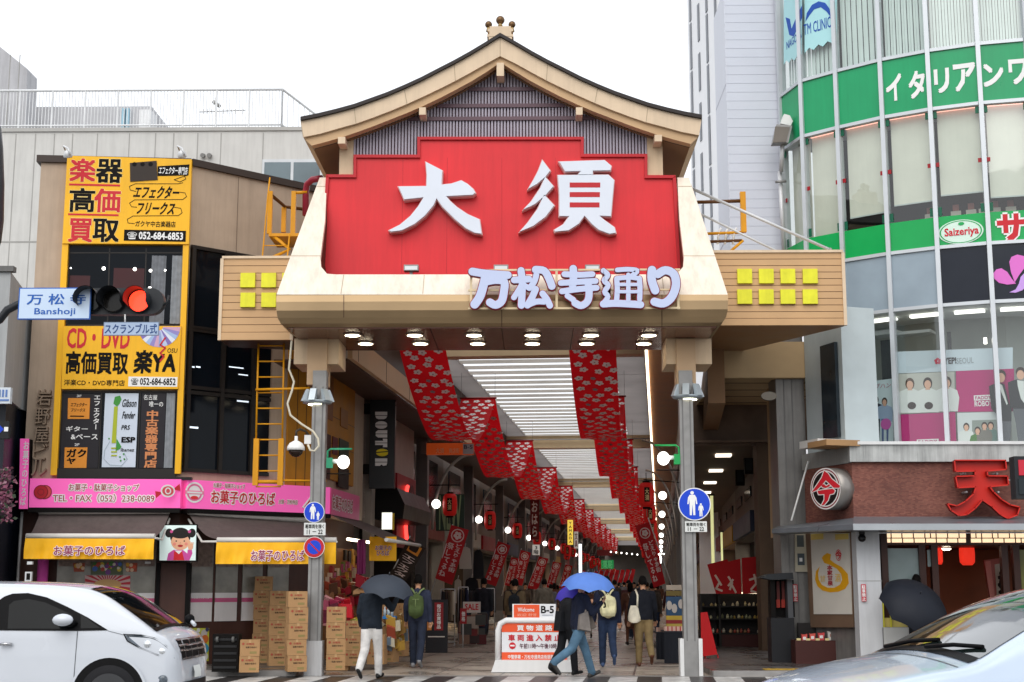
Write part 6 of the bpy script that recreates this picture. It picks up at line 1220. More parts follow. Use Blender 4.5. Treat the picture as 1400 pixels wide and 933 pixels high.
# red slanting flags on poles
nb = M('flag_red', '#b3181f', .65, var=.08, vs=2, trans=.15); nbw = M('flag_white', '#d8c4c0', .65, var=0)
def flag_(px, Y, label, words, pole, col=nb, logo=True):
    F_ = FY(Y); t = thing('slanting_flag', label, 'flag', F_.p(*pole[1])); t['group'] = 'slanting shop flags'; q = [F_.uz(*p) for p in px]; A, B, C_, D = [Vector(v) for v in q]       # top-start, top-end, bottom-end, bottom-start
    def at(s, v, d): p = A.lerp(B, s).lerp(D.lerp(C_, s), v); return F_.w(p.x, p.y, d + .03 * math.sin(v * 7 + s * 3 + px[0][0]))
    b = MB(); b.grid([[at(s / 6, v / 14, 0) for s in range(7)] for v in range(15)], col); c = b.build('cloth', t)
    b = MB()
    def put(txt, s0, s1, v0, v1):
        n = len(txt); ln = (D - A).length; wd = (B - A).length
        for k, ch in enumerate(txt):
            V, Fc_ = tmesh(ch, 0, 0, 1)
            if not V: continue
            xs = [v.x for v in V]; ys = [v.y for v in V]; cx_, cy_ = (min(xs) + max(xs)) / 2, .38
            for j, (ox, oy) in enumerate(((0, 0), (.03, .02), (-.03, -.02))):
                i0 = len(b.v)
                for v in V: b.v.append(at((s0 + s1) / 2 + (v.x - cx_ + ox) * (s1 - s0), v0 + (v1 - v0) * (k + .5) / n - (v.y - cy_ + oy) * (v1 - v0) / n, .008 + j * .0006))
                b.f.extend((tuple(i0 + q for q in f), nbw, False) for f in Fc_)
    if logo:
        for k in range(20): a0, a1 = k * math.pi / 10, (k + 1) * math.pi / 10; ar = (B - A).length / (D - A).length; b.face([at(.5 + .3 * math.cos(a), .15 + .3 * ar * math.sin(a), .008) for a in (a0, a1)] + [at(.5 + .36 * math.cos(a), .15 + .36 * ar * math.sin(a), .008) for a in (a1, a0)], nbw)
        for k in range(5): b.face([at(.5 + .13 * math.cos(k * 1.2566 + .3) + .1 * math.cos(a), .15 + ar * (.13 * math.sin(k * 1.2566 + .3) + .1 * math.sin(a)), .009 + k * .0006) for a in [i * .7854 for i in range(8)]], nbw)
        put(words[0], .1, .48, .30, .93); put(words[1], .54, .92, .28, .80)
    elif len(words) > 1: pass
    else:
        b.face([at(s, v, .008) for s, v in ((.2, .05), (.85, .05), (.85, .27), (.2, .27))], orange_p); put(words[0], .1, .9, .33, 1.0)
    if b.v: b.build('lettering', c)
    b = MB(); b.tube([F_.p(*pole[0], -.03), F_.p(*pole[1], -.03)], .016, steell, 6); b.build('pole', t)
wd = ('祭してるね', 'どえりゃあ街')
flag_([(617, 718), (641, 725), (618, 800), (595, 791)], 40, 'red flag with white characters hanging closest to the gate, below the first lantern', wd, ((619, 717), (589, 812)))
flag_([(681, 740), (698, 746), (678, 802), (661, 796)], 50, 'red flag with white characters below the second lantern', wd, ((682, 738), (657, 815)))
flag_([(699, 762), (709, 764), (702, 803), (690, 800)], 56, 'narrow red flag half hidden behind its neighbour below the third lantern', wd, ((700, 760), (686, 815)))
flag_([(712, 752), (726, 756), (714, 801), (701, 799)], 57, 'red flag with white characters below the third lantern', wd, ((713, 750), (697, 812)))
flag_([(737, 761), (750, 764), (735, 807), (721, 804)], 66, 'red flag with white characters below the fourth lantern', wd, ((738, 759), (717, 815)))
flag_([(756, 768), (768, 770), (757, 805), (747, 803)], 75, 'red flag with white characters below the fifth lantern', wd, ((757, 766), (744, 813)))
flag_([(773, 772), (783, 774), (773, 806), (764, 804)], 84, 'red flag with white characters below the sixth lantern', wd, ((774, 770), (761, 813)))
flag_([(795, 779), (801, 781), (792, 804), (786, 803)], 94, 'small red flag farthest down the clothes-rack side', wd, ((796, 777), (783, 812)))
for k in range(9): x = 806 + k * 7.2; flag_([(x, 781 - k * .4), (x + 5, 782 - k * .4), (x + 1, 797), (x - 5, 797)], 100 + k * 4, 'tiny red flag deep in the arcade, %s from the clothes-rack side' % ordn[k], wd, ((x, 779), (x - 7, 804)), logo=False) if k else None
flag_([(868, 719), (888.5, 714), (910, 798), (894, 804)], 38, 'large red flag leaning out from the noren-side pillar below the draped cloth', wd, ((886, 708), (927, 824)))
flag_([(559, 736), (582, 750), (552, 800), (531, 787)], 34, 'dark flag with an orange square and white characters leaning over the sweets stall', ('エフェクター',), ((561, 733), (527, 800)), M('flag_brown', '#2a1d16', .6, var=.1), False)

# ---------------- covered side passage by the brick shop
sp_ = thing('side_passage_canopy', 'beige panelled canopy and dark bulkhead over the side passage by the steel pier', 'canopy', (P(1030, 560, 31).x, 31, 0)); b = MB()
xa, xb = P(966, 560, 29.2).x, P(1068, 560, 29.2).x; z58 = 5.82; bg = M('passage_beige', '#b49a74', .55, var=.08)
b.box(xa + .35, xb + 1.2, 29.1, 29.4, z58, z58 + .75, bg); b.box(xa + .35, xb + 1.2, 29.4, 34, z58 + .05, z58 + .1, M('passage_soffit', '#c2ab84', .6, var=.06))
for k in range(4): b.box(xa + .35, xb + 1.2, 30.2 + k * 1.1, 30.23 + k * 1.1, z58 + .04, z58 + .049, brownw)
b.hexa([Vector(v) for v in ((xa, 28.9, z58 - .55), (xa + .35, 28.9, z58 - .55), (xa + 1.05, 36, z58 - .55), (xa + .7, 36, z58 - .55), (xa, 28.9, z58 + .7), (xa + .35, 28.9, z58 + .7), (xa + 1.05, 36, z58 + .7), (xa + .7, 36, z58 + .7))], M('passage_beam', '#8a6848', .55, var=.1))
b.build('canopy_panel', sp_); b = MB(); b.box(xa, xb + 1.5, 34.0, 34.2, 4.9, z58 + .3, M('bulkhead_dark', '#6a584a', .6, var=.25)); b.abox(.75, 2.8, 34, 200, 4.95, 5.0, M('bulkhead_dark', '')); b.build('dark_bulkhead', sp_)
b = MB(); Fov = FY(29.05); b.fpoly(Fov, [(Fov.uz(1051, 542)[0] + .16 * math.cos(a * .3142), Fov.uz(1051, 542)[1] + .09 * math.sin(a * .3142)) for a in range(20)], -.02, .05, M('lamp_oval', '#8f877a', .3), dk); b.build('oval_lamp', sp_)
b = MB(); b.box(P(1036, 700, 34).x, P(1062, 700, 34).x, 33.9, 34.5, 0, 5.0, M('passage_wall', '#5a4838', .6, var=.2)); b.box(P(1056, 700, 30.5).x, P(1070, 700, 30.5).x, 30.5, 30.8, 2.6, 5.8, M('passage_post', '#b09672', .6)); b.abox(2.75, 2.9, 34.5, 41.4, 0, 5.0, dark_i); b.build('side_wall', sp_)
b = MB()
for k in range(4): b.abox(1.5, 1.9, 37 + k * 5, 37.5 + k * 5, 4.9, 4.945, M('passage_fill_lamp', (1, .88, .7), .4, var=0, emit=2.2))
b.build('ceiling_lamp', sp_)  # fill lamps added under the ceiling to brighten the dark passage
for x, y in ((1024, 634), (1036, 610), (1012, 650)): s = thing('passage_speaker', 'black box hanging under the passage ceiling, %s' % {1024: 'middle of three', 1036: 'nearest the steel pier', 1012: 'deepest of three'}[x], 'box', P(x, y, 38 if x > 1020 else 42), 'black boxes under the passage ceiling'); F_ = FY({1036: 35, 1024: 38, 1012: 42}[x]); b = MB(); b.rbox(F_, x - 6, y - 14, x + 6, y + 14, -.2, 0, blk); b.build('case', s); b = MB(); b.rbox(F_, x - 4, y - 11, x + 4, y + 9, .001, .01, flat('#1f2426')); b.build('grille', s)
ltg = M('yellow_lit', (.95, .95, .45), .5, var=.3, vs=3, emit=.45)
for i, (x, y0, y1, w) in enumerate(((974, 678, 772, 4), (987, 728, 770, 2.5))): t = thing('lit_shop_window', 'slim yellow lit shop window strip in the side passage, %s from the signed pole' % ordn[i], 'window', FY(44 + i * 4).p(x, y1), 'yellow lit strips in the side passage'); b = MB(); b.rbox(FY(44 + i * 4), x - w / 2, y0, x + w / 2, y1, -.05, 0, ltg); b.build('lit_pane', t); b = MB(); b.rbox(FY(44 + i * 4), x - w / 2 - 1, y0 - 2, x + w / 2 + 1, y0, -.06, .01, dk); b.build('frame', t)

# ================================================================== street furniture and things on the gate
def roundel(b, fr, px, py, r, d, kind):
    u, z = fr.uz(px, py, d); b.lathe(fr.w(u, z, d - .02), [(r, 0), (r, .015)], steel, 32, axis=fr.n)
    if kind == 'walk':
        b.disc(fr, u, z, r, d, wht, 36); b.disc(fr, u, z, r * .94, d + .003, M('sign_blue', '#1743c4', .3, var=.03), 36); k = r / .3; e = d + .006
        def fig(ox, oz, s):
            b.disc(fr, u + ox, z + oz + .225 * s, .036 * s, e, wht, 12)
            b.sheet(fr, [(u + ox + x * s, z + oz + y * s) for x, y in ((-.05, .185), (.05, .185), (.085, .13), (.10, -.0), (.075, -.0), (.06, .1), (.055, .02), (.055, -.22), (.015, -.22), (.0, .0), (-.015, -.22), (-.055, -.22), (-.055, .02), (-.06, .1), (-.075, -.0), (-.10, .0), (-.085, .13))], e, wht)
        fig(-.04 * k, .0, .92 * k); fig(.115 * k, -.115 * k, .5 * k)
    else:
        b.disc(fr, u, z, r, d, wht, 36); b.disc(fr, u, z, r * .95, d + .003, flat('#b5222e'), 36); b.disc(fr, u, z, r * .66, d + .006, M('sign_blue', ''), 30); a = .70 * r; b.stroke(fr, [(u - a * .68, z + a * .68), (u + a * .68, z - a * .68)], r * .13, d + .009, flat('#b5222e'))
for (xm, zt), (px, py, r), plate, side in ((POST[0], (429.5, 700.5, .188), (415.5, 715, 445, 732), 'clothes-rack side post'), (POST[1], (949.5, 689.5, .295), (936.5, 713, 966.5, 727.5), 'noren side post')):
    Fp5 = FY(25.93); t = thing('pedestrian_sign', 'round blue adult and child sign on the gate post beside the %s' % ('cardboard boxes' if px < 600 else 'side passage'), 'road sign', Fp5.p(px, py + 12)); b = MB(); roundel(b, Fp5, px, py, r, .02, 'walk'); b.build('disc', t); b = MB(); b.tube([Fp5.p(px - 5, py, -.01), Fp5.p(px + 5, py, -.01)], .02, steel, 6); b.build('clamp', t)
    t = thing('time_plate', 'white plate reading 11 - 22 on the gate post beside the %s' % ('cardboard boxes' if px < 600 else 'side passage'), 'road sign', Fp5.p(px, plate[3])); b = MB(); b.rbox(Fp5, *plate, .0, .015, M('plate_white', '#d3d5d2', .4, var=.04)); b.build('panel', t); x0, y0, x1, y1 = plate; h = y1 - y0; b = MB(); b.ptext('軽車両を除く', Fp5, x0 + 2, y0 + h * .12, x1 - 2, y0 + h * .46, .02, blk, bold=.02); b.ptext('11 － 22', Fp5, x0 + 4, y0 + h * .55, x1 - 4, y0 + h * .9, .02, blk, bold=.02); b.build('lettering', t)
Fp5 = FY(25.93); t = thing('no_parking_sign', 'round red and blue no-parking sign low on the post beside the cardboard boxes', 'road sign', Fp5.p(429.5, 764)); b = MB(); roundel(b, Fp5, 429.5, 748.5, .19, .02, 'park'); b.build('disc', t); b = MB(); b.tube([Fp5.p(424, 748.5, -.01), Fp5.p(435, 748.5, -.01)], .02, steel, 6); b.build('clamp', t)
for px, py, w in ((434, 548, 'cardboard boxes'), (940, 541, 'side passage')):
    c = P(px, py, 26.1); t = thing('post_lamp_crown', 'ring of silver floodlights around the top of the post beside the ' + w, 'floodlight', c); t['group'] = 'lamp crowns on the gate posts'; b = MB(); b.lathe(c, [(.19, -.07), (.27, -.05), (.28, -.01), (.2, .0)], M('crown_grey', '#9aa4aa', .35, metal=.3), 20); b.lathe(c, [(.14, .0), (.15, .12), (.12, .24)], steel, 14); b.build('ring', t)
    for a in range(6):
        x, y = math.cos(a * 1.047 + .3), math.sin(a * 1.047 + .3); h = MB(); h.hexa([c + Vector((x * r_ + y * s, y * r_ - x * s, z)) for z, r0, r1 in ((-.02, .2, .31), (.2, .16, .22)) for r_, s in ((r0, -.06), (r1, -.06), (r1, .06), (r0, .06))], M('crown_head', '#b9c3c8', .25, metal=.3)); h.build('lamp_head', t)
    b = MB(); b.lathe(c + Vector((0, 0, -.075)), [(.17, -.006), (.001, -.01)], M('crown_glow', (1, .95, .7), .4, var=0, emit=8), 18); b.build('lamp_face', t)
gbr = M('bracket_green', '#2f8f6a', .45, var=.08); gbl = M('bracket_green_bright', '#1f9a50', .45)
for px, gx, py, s, m_, w in ((447, 469.5, 632, 1, gbr, 'cardboard boxes'), (929, 907, 627, -1, gbl, 'side passage')):
    Y = 26.0; t = thing('bracket_globe_lamp', 'white globe lamp on a green bracket on the post beside the ' + w, 'lamp', P(px, py + 20, Y)); b = MB(); b.tube([P(px, py + 6, Y), P(px + s, py - 15, Y), P(px + 5 * s, py - 18, Y), P(gx + 12 * s, py - 18, Y)], .018, m_, 8); b.tube([P(px, py + 16, Y), P(gx + 10 * s, py + 16, Y)], .012, blk, 6); b.build('bracket_arm', t); b = MB(); b.rbox(FY(Y), min(px - 1, px + 7 * s), py - 6, max(px + 1, px + 7 * s), py + 8, -.06, .06, m_); b.build('gear_box', t); b = MB(); b.tube([P(px + 7 * s, py - 1, Y), P(gx - 6 * s, py - 1, Y)], .04, wht, 8); b.build('neck', t); b = MB(); b.ball(P(gx, py, Y), .125, globe, 16, sx=.9); b.build('globe', t)
t = thing('security_camera', 'white hanging dome security camera with a black lower half on the post by the boxes', 'camera', P(404, 620, 25.8)); b = MB(); c = P(404.5, 616, 25.8); b.lathe(c, [(.165, 0), (.16, .06), (.12, .13), (.05, .17), (.03, .18), (.03, .26)], wht, 20); b.build('hood', t); b = MB(); b.lathe(c, [(.001, -.125), (.07, -.11), (.12, -.06), (.135, 0)], flat('#2a1a12', .1), 20); b.build('dome', t); b = MB(); b.tube([c + Vector((0, 0, .26)), P(405, 590, 25.8), P(410, 587, 25.85), P(418, 590, 25.95), P(424, 598, 26)], .022, flat('#3b342c'), 8); b.build('arm', t); b = MB(); b.rbox(FY(25.95), 416, 595, 425, 607, -.04, .04, wht); b.build('junction_box', t)
t = thing('hanging_cable', 'loose white cable looping down past the dome camera', 'cable', P(420, 600, 25.8)); b = MB(); b.tube([P(*p, 25.75) for p in ((399, 466), (397, 485), (395, 505), (402, 522), (399, 535), (393, 552), (397, 568), (412, 580), (428, 590), (435, 600), (436, 610), (430, 617), (424, 616), (421, 608))], .02, M('cable_white', '#cfc8b4', .5), 8); b.build('cable', t)
# yellow ladder and maintenance platforms
ly = M('ladder_yellow', '#d7940f', .45, var=.1, dirt=.15); lyd = M('ladder_brown', '#5d3a1a', .5)
t = thing('yellow_ladder', 'yellow steel ladder fixed in front of the dark corner glazing', 'ladder', P(369, 665, 26.6)); YL = 26.6
for a, b_, c_ in (((353.5, 466), (350, 600), (349, 664)), ((388.5, 466), (386, 600), (383, 664))): b = MB(); b.tube([P(*a, YL), P(*b_, YL)], .02, ly, 6); p, q = P(*b_, YL), P(*c_, YL); b.box(q.x - .05, q.x + .05, YL - .04, YL + .04, q.z, p.z, ly); b.build('rail', t)
for k in range(10): y = 473 + k * 21.4; b = MB(); b.tube([P(353.3 - k * .38, y, YL), P(388.2 - k * .45, y, YL)], .014, ly, 6); b.build('rung', t)
b = MB(); b.tube([P(349, 659, YL), P(384, 659, YL)], .035, ly, 6); b.tube([P(350, 533, YL - .05), P(432, 531, YL - .3)], .025, ly, 6); b.tube([P(386, 657, YL), P(446, 658, YL + .4)], .02, ly, 6); b.build('stay', t)
t = thing('yellow_platform', 'yellow steel maintenance platform with a handrail between the beige wall and the gate skirt', 'platform', P(390, 350, 27)); Yq = 26.9
for x0, y0, x1, y1 in ((370, 262, 371, 320), (388.5, 284, 388.5, 318), (402, 262, 401, 322)): b = MB(); a, c = P(x0, y0, Yq + (.8 if x0 == 388.5 else 0)), P(x1, y1, Yq + (.8 if x0 == 388.5 else 0)); b.box(a.x - .045, a.x + .045, a.y - .04, a.y + .04, c.z, a.z, ly); b.build('post', t)
b = MB(); b.tube([P(371, 267, Yq), P(390, 283, Yq + .8), P(420, 287, Yq + .8)], .035, lyd, 6); b.tube([P(402, 264, Yq), P(420, 263, Yq)], .03, ly, 6); b.build('handrail', t)
b = MB(); a, c = P(368, 320, Yq), P(425, 320, Yq); b.box(a.x, c.x, Yq - .05, Yq + .9, a.z - .06, a.z, ly); b.tube([P(373, 322, Yq), P(396, 341, Yq), P(372, 353, Yq)], .04, ly, 6); b.build('deck', t)
b = MB(); b.tube([P(369, 243, Yq - .2), P(366, 270, Yq - .2), P(358, 360, Yq - .2), P(353.5, 466, YL)], .016, ly, 6); b.tube([P(396, 320, Yq - .2), P(392, 360, Yq - .2), P(388.5, 466, YL)], .016, ly, 6)
for y in (336, 352, 375, 395, 415, 435, 455): b.tube([P(361 - (y - 336) * .06, y, Yq - .2), P(394 - (y - 336) * .05, y, Yq - .2)], .01, ly, 5)
b.build('upper_ladder', t)
t = thing('yellow_platform', 'yellow steel bracket frame behind the gate skirt beside the pale core wall', 'platform', P(1010, 330, 28)); Yq = 27.8
b = MB(); a, c = P(1015.5, 263, Yq), P(1017, 318, Yq); b.box(a.x - .06, a.x + .05, Yq - .05, Yq + .05, c.z, a.z, ly); b.build('post', t); b = MB(); b.tube([P(945, 277, Yq), P(1014, 275, Yq)], .035, lyd, 6); b.tube([P(960, 320, Yq), P(1016, 318, Yq)], .03, ly, 6); b.tube([P(964, 331, Yq), P(1014, 329, Yq)], .03, lyd, 6); b.tube([P(1016, 329, Yq), P(995, 347, Yq)], .03, ly, 6); b.build('handrail', t); b = MB()
for x in (983, 993, 1004): b.tube([P(x - 2, 334, Yq), P(x, 316, Yq), P(x + 3, 312, Yq)], .022, wht, 6)
b.build('lamp_holder', t)
t = thing('red_pipe', 'dark red bent pipe at the top of the gate skirt beside the yellow platform', 'pipe', P(418, 290, 26.9)); b = MB(); b.tube([P(418, 295, 26.95), P(418, 262, 26.95), P(420, 252, 26.9), P(427, 246, 26.8), P(440, 244, 26.7)], .065, flat('#8f2636', .35), 12); b.build('pipe', t)
for (a, c), w in ((((946, 258), (1135, 342)), 'upper'), (((958, 293), (1065, 345)), 'lower')): t = thing('steel_strut', '%s slanting galvanised strut between the gate skirt and the slatted wing' % w, 'strut', P(*c, 26.6), 'slanting struts on the gate'); b = MB(); b.tube([P(*a, 26.9), P(*c, 26.5)], .03 if w == 'upper' else .022, steell, 8); b.build('rod', t); b = MB(); b.ball(P(*c, 26.5), .045, steel, 8); b.build('joint', t)
# traffic signal on its arm
YS = 18.0; t = thing('traffic_signal', 'dark horizontal traffic signal with its red lamp lit, hanging before the yellow billboard', 'traffic light', P(166, 430, YS)); Ft = FY(YS); hs = M('signal_dark', '#23262a', .4, var=.1)
b = MB(); u0, z0, u1, z1 = Ft.rect(107, 394, 224, 430); r_ = (z1 - z0) / 2; b.fpoly(Ft, [(u0 + r_ - r_ * math.sin(a), (z0 + z1) / 2 + r_ * math.cos(a)) for a in [i * math.pi / 10 for i in range(11)]] + [(u1 - r_ + r_ * math.sin(a), (z0 + z1) / 2 - r_ * math.cos(a)) for a in [i * math.pi / 10 for i in range(11)]], -.12, 0, hs); b.build('housing', t)
for x, c_, em in ((124, '#0c1410', 0), (156, '#14110c', 0), (191, '#e8301c', 3.0)):
    c = Ft.p(x, 412, 0); b = MB(); rr = .155; n = 22
    rows = [[c + Vector((rr * math.cos(a), -dp * (1 if math.sin(a) > -.35 else .25), rr * math.sin(a))) for a in [2 * math.pi * i / n for i in range(n)]] for dp in (0, .26)]; b.grid(rows, hs, close=True); rows = [[c + Vector((rr * .96 * math.cos(a), -dp * (1 if math.sin(a) > -.35 else .25), rr * .96 * math.sin(a))) for a in [2 * math.pi * i / n for i in range(n)]] for dp in (.01, .258)]; b.grid(rows, hs, close=True); b.build('visor', t)
    b = MB(); b.disc(Ft, *Ft.uz(x, 412, .01), .14, .012, M('signal_lens_' + c_.strip('#'), c_, .15, var=0, emit=em), 26); b.build('lens', t)
b = MB(); b.tube([P(-60, 470, YS), P(0, 437, YS), P(10, 424, YS), P(30, 414, YS), P(110, 413, YS + .1)], .055, hs, 10); b.tube([P(171, 430, YS), P(171, 441, YS)], .012, wht, 6); b.tube([P(223, 418, YS), P(229, 413, YS), P(231, 404, YS)], .015, hs, 6); b.tube([P(-60, 100, YS), P(-60, 990, YS)], .11, hs, 12); b.build('mast_arm', t)
Fs2 = FY(YS - .08); t = thing('street_name_sign', 'pale blue street name plate partly hidden behind the traffic signal', 'street sign', P(70, 437, YS)); b = MB(); b.rbox(Fs2, 25, 393.5, 124, 437, -.03, 0, M('name_edge', '#1f5cb0', .3, var=0)); b.rbox(Fs2, 26.5, 395, 122.5, 435.5, .0005, .004, M('name_plate', '#c3d6ec', .3, var=.03)); b.build('panel', t); b = MB(); nb_ = flat('#1f5cb0'); b.ptext('万 松 寺', Fs2, 37, 402, 117, 416.5, .008, nb_, bold=.02); b.ptext('Banshoji', Fs2, 47, 421.5, 102.5, 432.5, .008, nb_, bold=.015); b.build('lettering', t)
Fs2 = FY(YS - .02); t = thing('scramble_plate', 'small pale plate of blue katakana hanging under the traffic signal', 'street sign', P(178, 459, YS)); b = MB(); b.rbox(Fs2, 141.5, 440.5, 217, 459, -.02, 0, M('plate_edge', '#7f8fa8', .4)); b.rbox(Fs2, 142.5, 441.5, 216, 458, .0005, .004, M('plate_blue', '#a9bcd6', .35, var=.04)); b.build('panel', t); b = MB(); b.ptext('スクランブル式', Fs2, 143.5, 443, 214.5, 456.5, .008, flat('#23467f'), bold=.02); b.build('lettering', t)
t = thing('side_signal_head', 'dark rounded back of another signal head on the mast at the picture edge', 'traffic light', P(-6, 340, YS)); b = MB(); rows = [[P(-14 + w * math.cos(a), y, YS) + Vector((0, .2 * math.sin(a), 0)) for a in [i * .5236 for i in range(12)]] for y, w in ((160, 6), (172, 14), (200, 17), (250, 19), (300, 18), (328, 14), (342, 8))]; b.grid(rows, hs, close=True); b.build('housing', t); b = MB(); b.tube([P(-60, 250, YS), P(-20, 250, YS)], .05, hs, 8); b.build('bracket', t)
for x0, y0, x1, y1, fc, lb, tx in ((-14, 530, 14, 552, '#c8d0d6', 'small pale blue notice plate at the edge of the grey building', None), (-20, 576, 12, 600, '#15181c', 'dark plate with a blue arrow tip on the grey building', 1)):
    Fe = FY(24.6); t = thing('notice_plate', lb, 'plate', Fe.p(0, y1)); b = MB(); b.rbox(Fe, x0, y0, x1, y1, -.1, 0, flat(fc)); b.build('panel', t); b = MB()
    if tx: b.ppoly(Fe, [(-10, 580), (-2, 580), (5, 587), (-2, 594), (-10, 594)], .001, .01, M('sign_blue', '')); b.rbox(Fe, 5.5, 584, 11, 590, .001, .01, wht)
    else:
        for k in range(5): b.rbox(Fe, -11 + k * 4.6, 533, -8.5 + k * 4.6, 543, .001, .008, flat('#5a78b0'))
        b.rbox(Fe, -12, 546, 12, 548.5, .001, .008, flat('#5a78b0'))
    b.build('lettering', t)
t = thing('pedestrian_signal', 'dark pedestrian signal with a red upper lamp beside the giant red character', 'traffic light', P(1400, 680, 21)); Fe = FY(21); b = MB(); b.rbox(Fe, 1388, 624, 1424, 682, -.2, .03, hs); b.build('housing', t); b = MB(); b.rbox(Fe, 1393, 629, 1420, 650, .031, .05, M('walk_red', '#8f1c2a', .2, var=0, emit=.8)); b.build('lens', t); b = MB(); b.rbox(Fe, 1393, 655, 1420, 676, .031, .05, flat('#20282c', .2)); b.build('lens', t); b = MB(); b.tube([P(1440, 1000, 21.1), P(1440, 500, 21.1)], .07, steel, 10); b.tube([P(1440, 650, 21.1), P(1420, 650, 21.1)], .03, steel, 6); b.build('pole', t)
# barrier sign in the middle of the entrance
t = thing('barrier_sign', 'white framed stand with an orange and white no-vehicles notice in the arcade entrance', 'barrier', G(730, 919)); Yb = 27.0; Fb5 = FY(Yb); pw = M('barrier_white', '#dfe0e0', .35, var=.04, dirt=.06); orr = M('barrier_orange', '#e0562f', .4, var=.03)
b = MB(); b.ppoly(Fb5, [(677, 903), (783, 903), (788.5, 919.5), (671.5, 919.5)], -.5, 0, pw); b.build('base', t)
b = MB(); b.tube([Fb5.p(*p, -.2) for p in ((680.5, 904), (681, 862), (684, 853), (692, 848.5), (768, 848.5), (776, 853), (779, 862), (779.5, 904))], .055, pw, 12); b.build('tube_frame', t)
b = MB(); b.rbox(Fb5, 686, 852, 775, 904, -.24, -.2, M('notice_white', '#dcdde0', .35, var=.02)); b.rbox(Fb5, 686, 852, 775, 864.5, -.199, -.195, orr); b.rbox(Fb5, 686, 892, 775, 904, -.199, -.195, orr); nt_ = b.build('notice_panel', t)
b = MB(); e = -.19; b.ptext('買 物 道 路', Fb5, 707, 855, 755, 862.5, e, wht, bold=.03); b.ptext('車 両 進 入 禁 止', Fb5, 695, 868, 766.5, 876.5, e, red, bold=.035); b.ptext('午前11時～午後10時', Fb5, 710.5, 880, 761, 887, e, flat('#5a2a3a'), bold=.02); b.ptext('中警察署・万松寺通商店街振興組合', Fb5, 694.5, 895.5, 766, 901, e, wht, bold=.015); u, z = Fb5.uz(700.5, 883, e); b.disc(Fb5, u, z, .062, e, red, 20); b.fbox(Fb5, u - .042, u + .042, z - .013, z + .013, e, e + .004, wht); b.build('lettering', nt_)
b = MB(); b.rbox(Fb5, 700.5, 826, 760, 848, -.24, -.2, pw); b.rbox(Fb5, 702.5, 827, 737.5, 846, -.199, -.195, orr); b.rbox(Fb5, 738, 827, 759, 846, -.199, -.194, M('notice_white', '')); hd = b.build('header_panel', t); b = MB(); b.ptext('Welcome', Fb5, 708, 831, 730.5, 836.5, e, wht, bold=.01); b.ptext('欢迎 환영', Fb5, 707, 839, 733, 843, e, flat('#f0a890'), bold=.01); b.ptext('B-5', Fb5, 740, 829, 757, 838.5, e, blk, bold=.035); b.rbox(Fb5, 741, 841, 756, 841.6, -.194, e, flat('#6a7a88')); b.build('lettering', hd)

# ---------------- cardboard boxes and sweets by the corner
cbm = M('cardboard', '#a9835a', .8, var=.12, vs=5); cbs = M('cardboard_side', '#9a7650', .8, var=.12, vs=5); tape = M('parcel_tape', '#b8966a', .35); prn = M('box_print', '#a04a38', .7, var=0); prk = M('box_ink', '#3a2a1e', .7, var=0)
def box_proto():
    t = thing('cardboard_box', '', 'box', (0, 0, 0), 'cardboard boxes stacked by the sweet shop'); w, d, h = .17, .14, .138; b = MB(); b.box(-w, w, -d, d, 0, h * 2, cbm); b.build('carton', t); b = MB(); b.box(-.02, .02, -d - .002, d + .002, h * 2 - .05, h * 2 + .002, tape); b.build('tape', t)
    fr = Fr(Vector((-1, -d, 0)), Vector((1, -d, 0))); b = MB(); e = .003; b.disc(fr, .885, .21, .022, e, prn, 10); b.text('お徳用', fr, (.94, .19, 1.07, .225), e, prn, bold=.03); b.text('駄菓子詰合せ', fr, (.93, .135, 1.12, .165), e, prk, bold=.02); b.fbox(fr, 1.0, 1.12, .04, .08, 0, e, flat('#8a7a4a')); b.build('print', t); return t
bp = box_proto(); bu = [False]
def stack(px, pybase, n, rot, who, z0=None, Y=None):
    g = G(px, pybase, .1) if Y is None else P(px, 900, Y)
    for k in range(n):
        o = bp if not bu[0] else dup(bp, (0, 0, 0)); bu[0] = True; o.location = (g.x + random.uniform(-.012, .012), g.y, (.1 if z0 is None else z0) + k * .28); o.rotation_euler.z = rot + random.uniform(-.04, .04)
        o['label'] = 'carton, %s of %s' % (('lowest', 'second lowest', 'third up', 'fourth up', 'fifth up', 'sixth up')[k] if k < n - 1 else 'topmost', who)
stack(404, 918, 5, .35, 'the front stack against the gate post'); stack(378, 910, 5, .3, 'the stack behind, second from the gate post'); stack(357, 906, 6, .1, 'the tallest stack by the shop window'); stack(341, 919, 2, .12, 'the short stack beside the black crate'); stack(390, 906, 4, .2, 'the low stack squeezed between taller ones')
stack(459, 916, 4, .1, 'the stack just past the gate post on the arcade side'); stack(482, 910, 3, .1, 'the stack behind the man in white trousers'); stack(531, 905, 4, -.3, 'the stack at the arcade-side stall corner'); stack(546, 897, 4, -.3, 'the stack beside the green backpack'); stack(515, 908, 2, -.1, 'the short stack nearest the white trousers')
g = G(463, 917, .0); t = thing('open_carton', 'single open cardboard carton with raised flap on the ground by the gate post', 'box', (g.x, g.y, .01)); b = MB(); b.box(g.x - .22, g.x + .2, g.y - .16, g.y + .16, .01, .29, cbm); b.hexa([Vector((g.x + x, g.y + y, z)) for (x, y, z) in ((-.19, .1, .292), (.2, .1, .292), (.2, .11, .292), (-.19, .11, .292), (-.16, .24, .39), (.17, .24, .39), (.17, .25, .39), (-.16, .25, .39))], tape); b.build('carton', t); Fx = FY(g.y - .16); b = MB(); b.rbox(Fx, 452, 899, 465, 914, .001, .004, flat('#b8734a')); b.ptext('菓子', Fx, 455, 902, 463, 906, .008, prk, bold=.03); b.ptext('24', Fx, 469, 902, 476, 906, .006, prk, bold=.03); b.build('print', t)
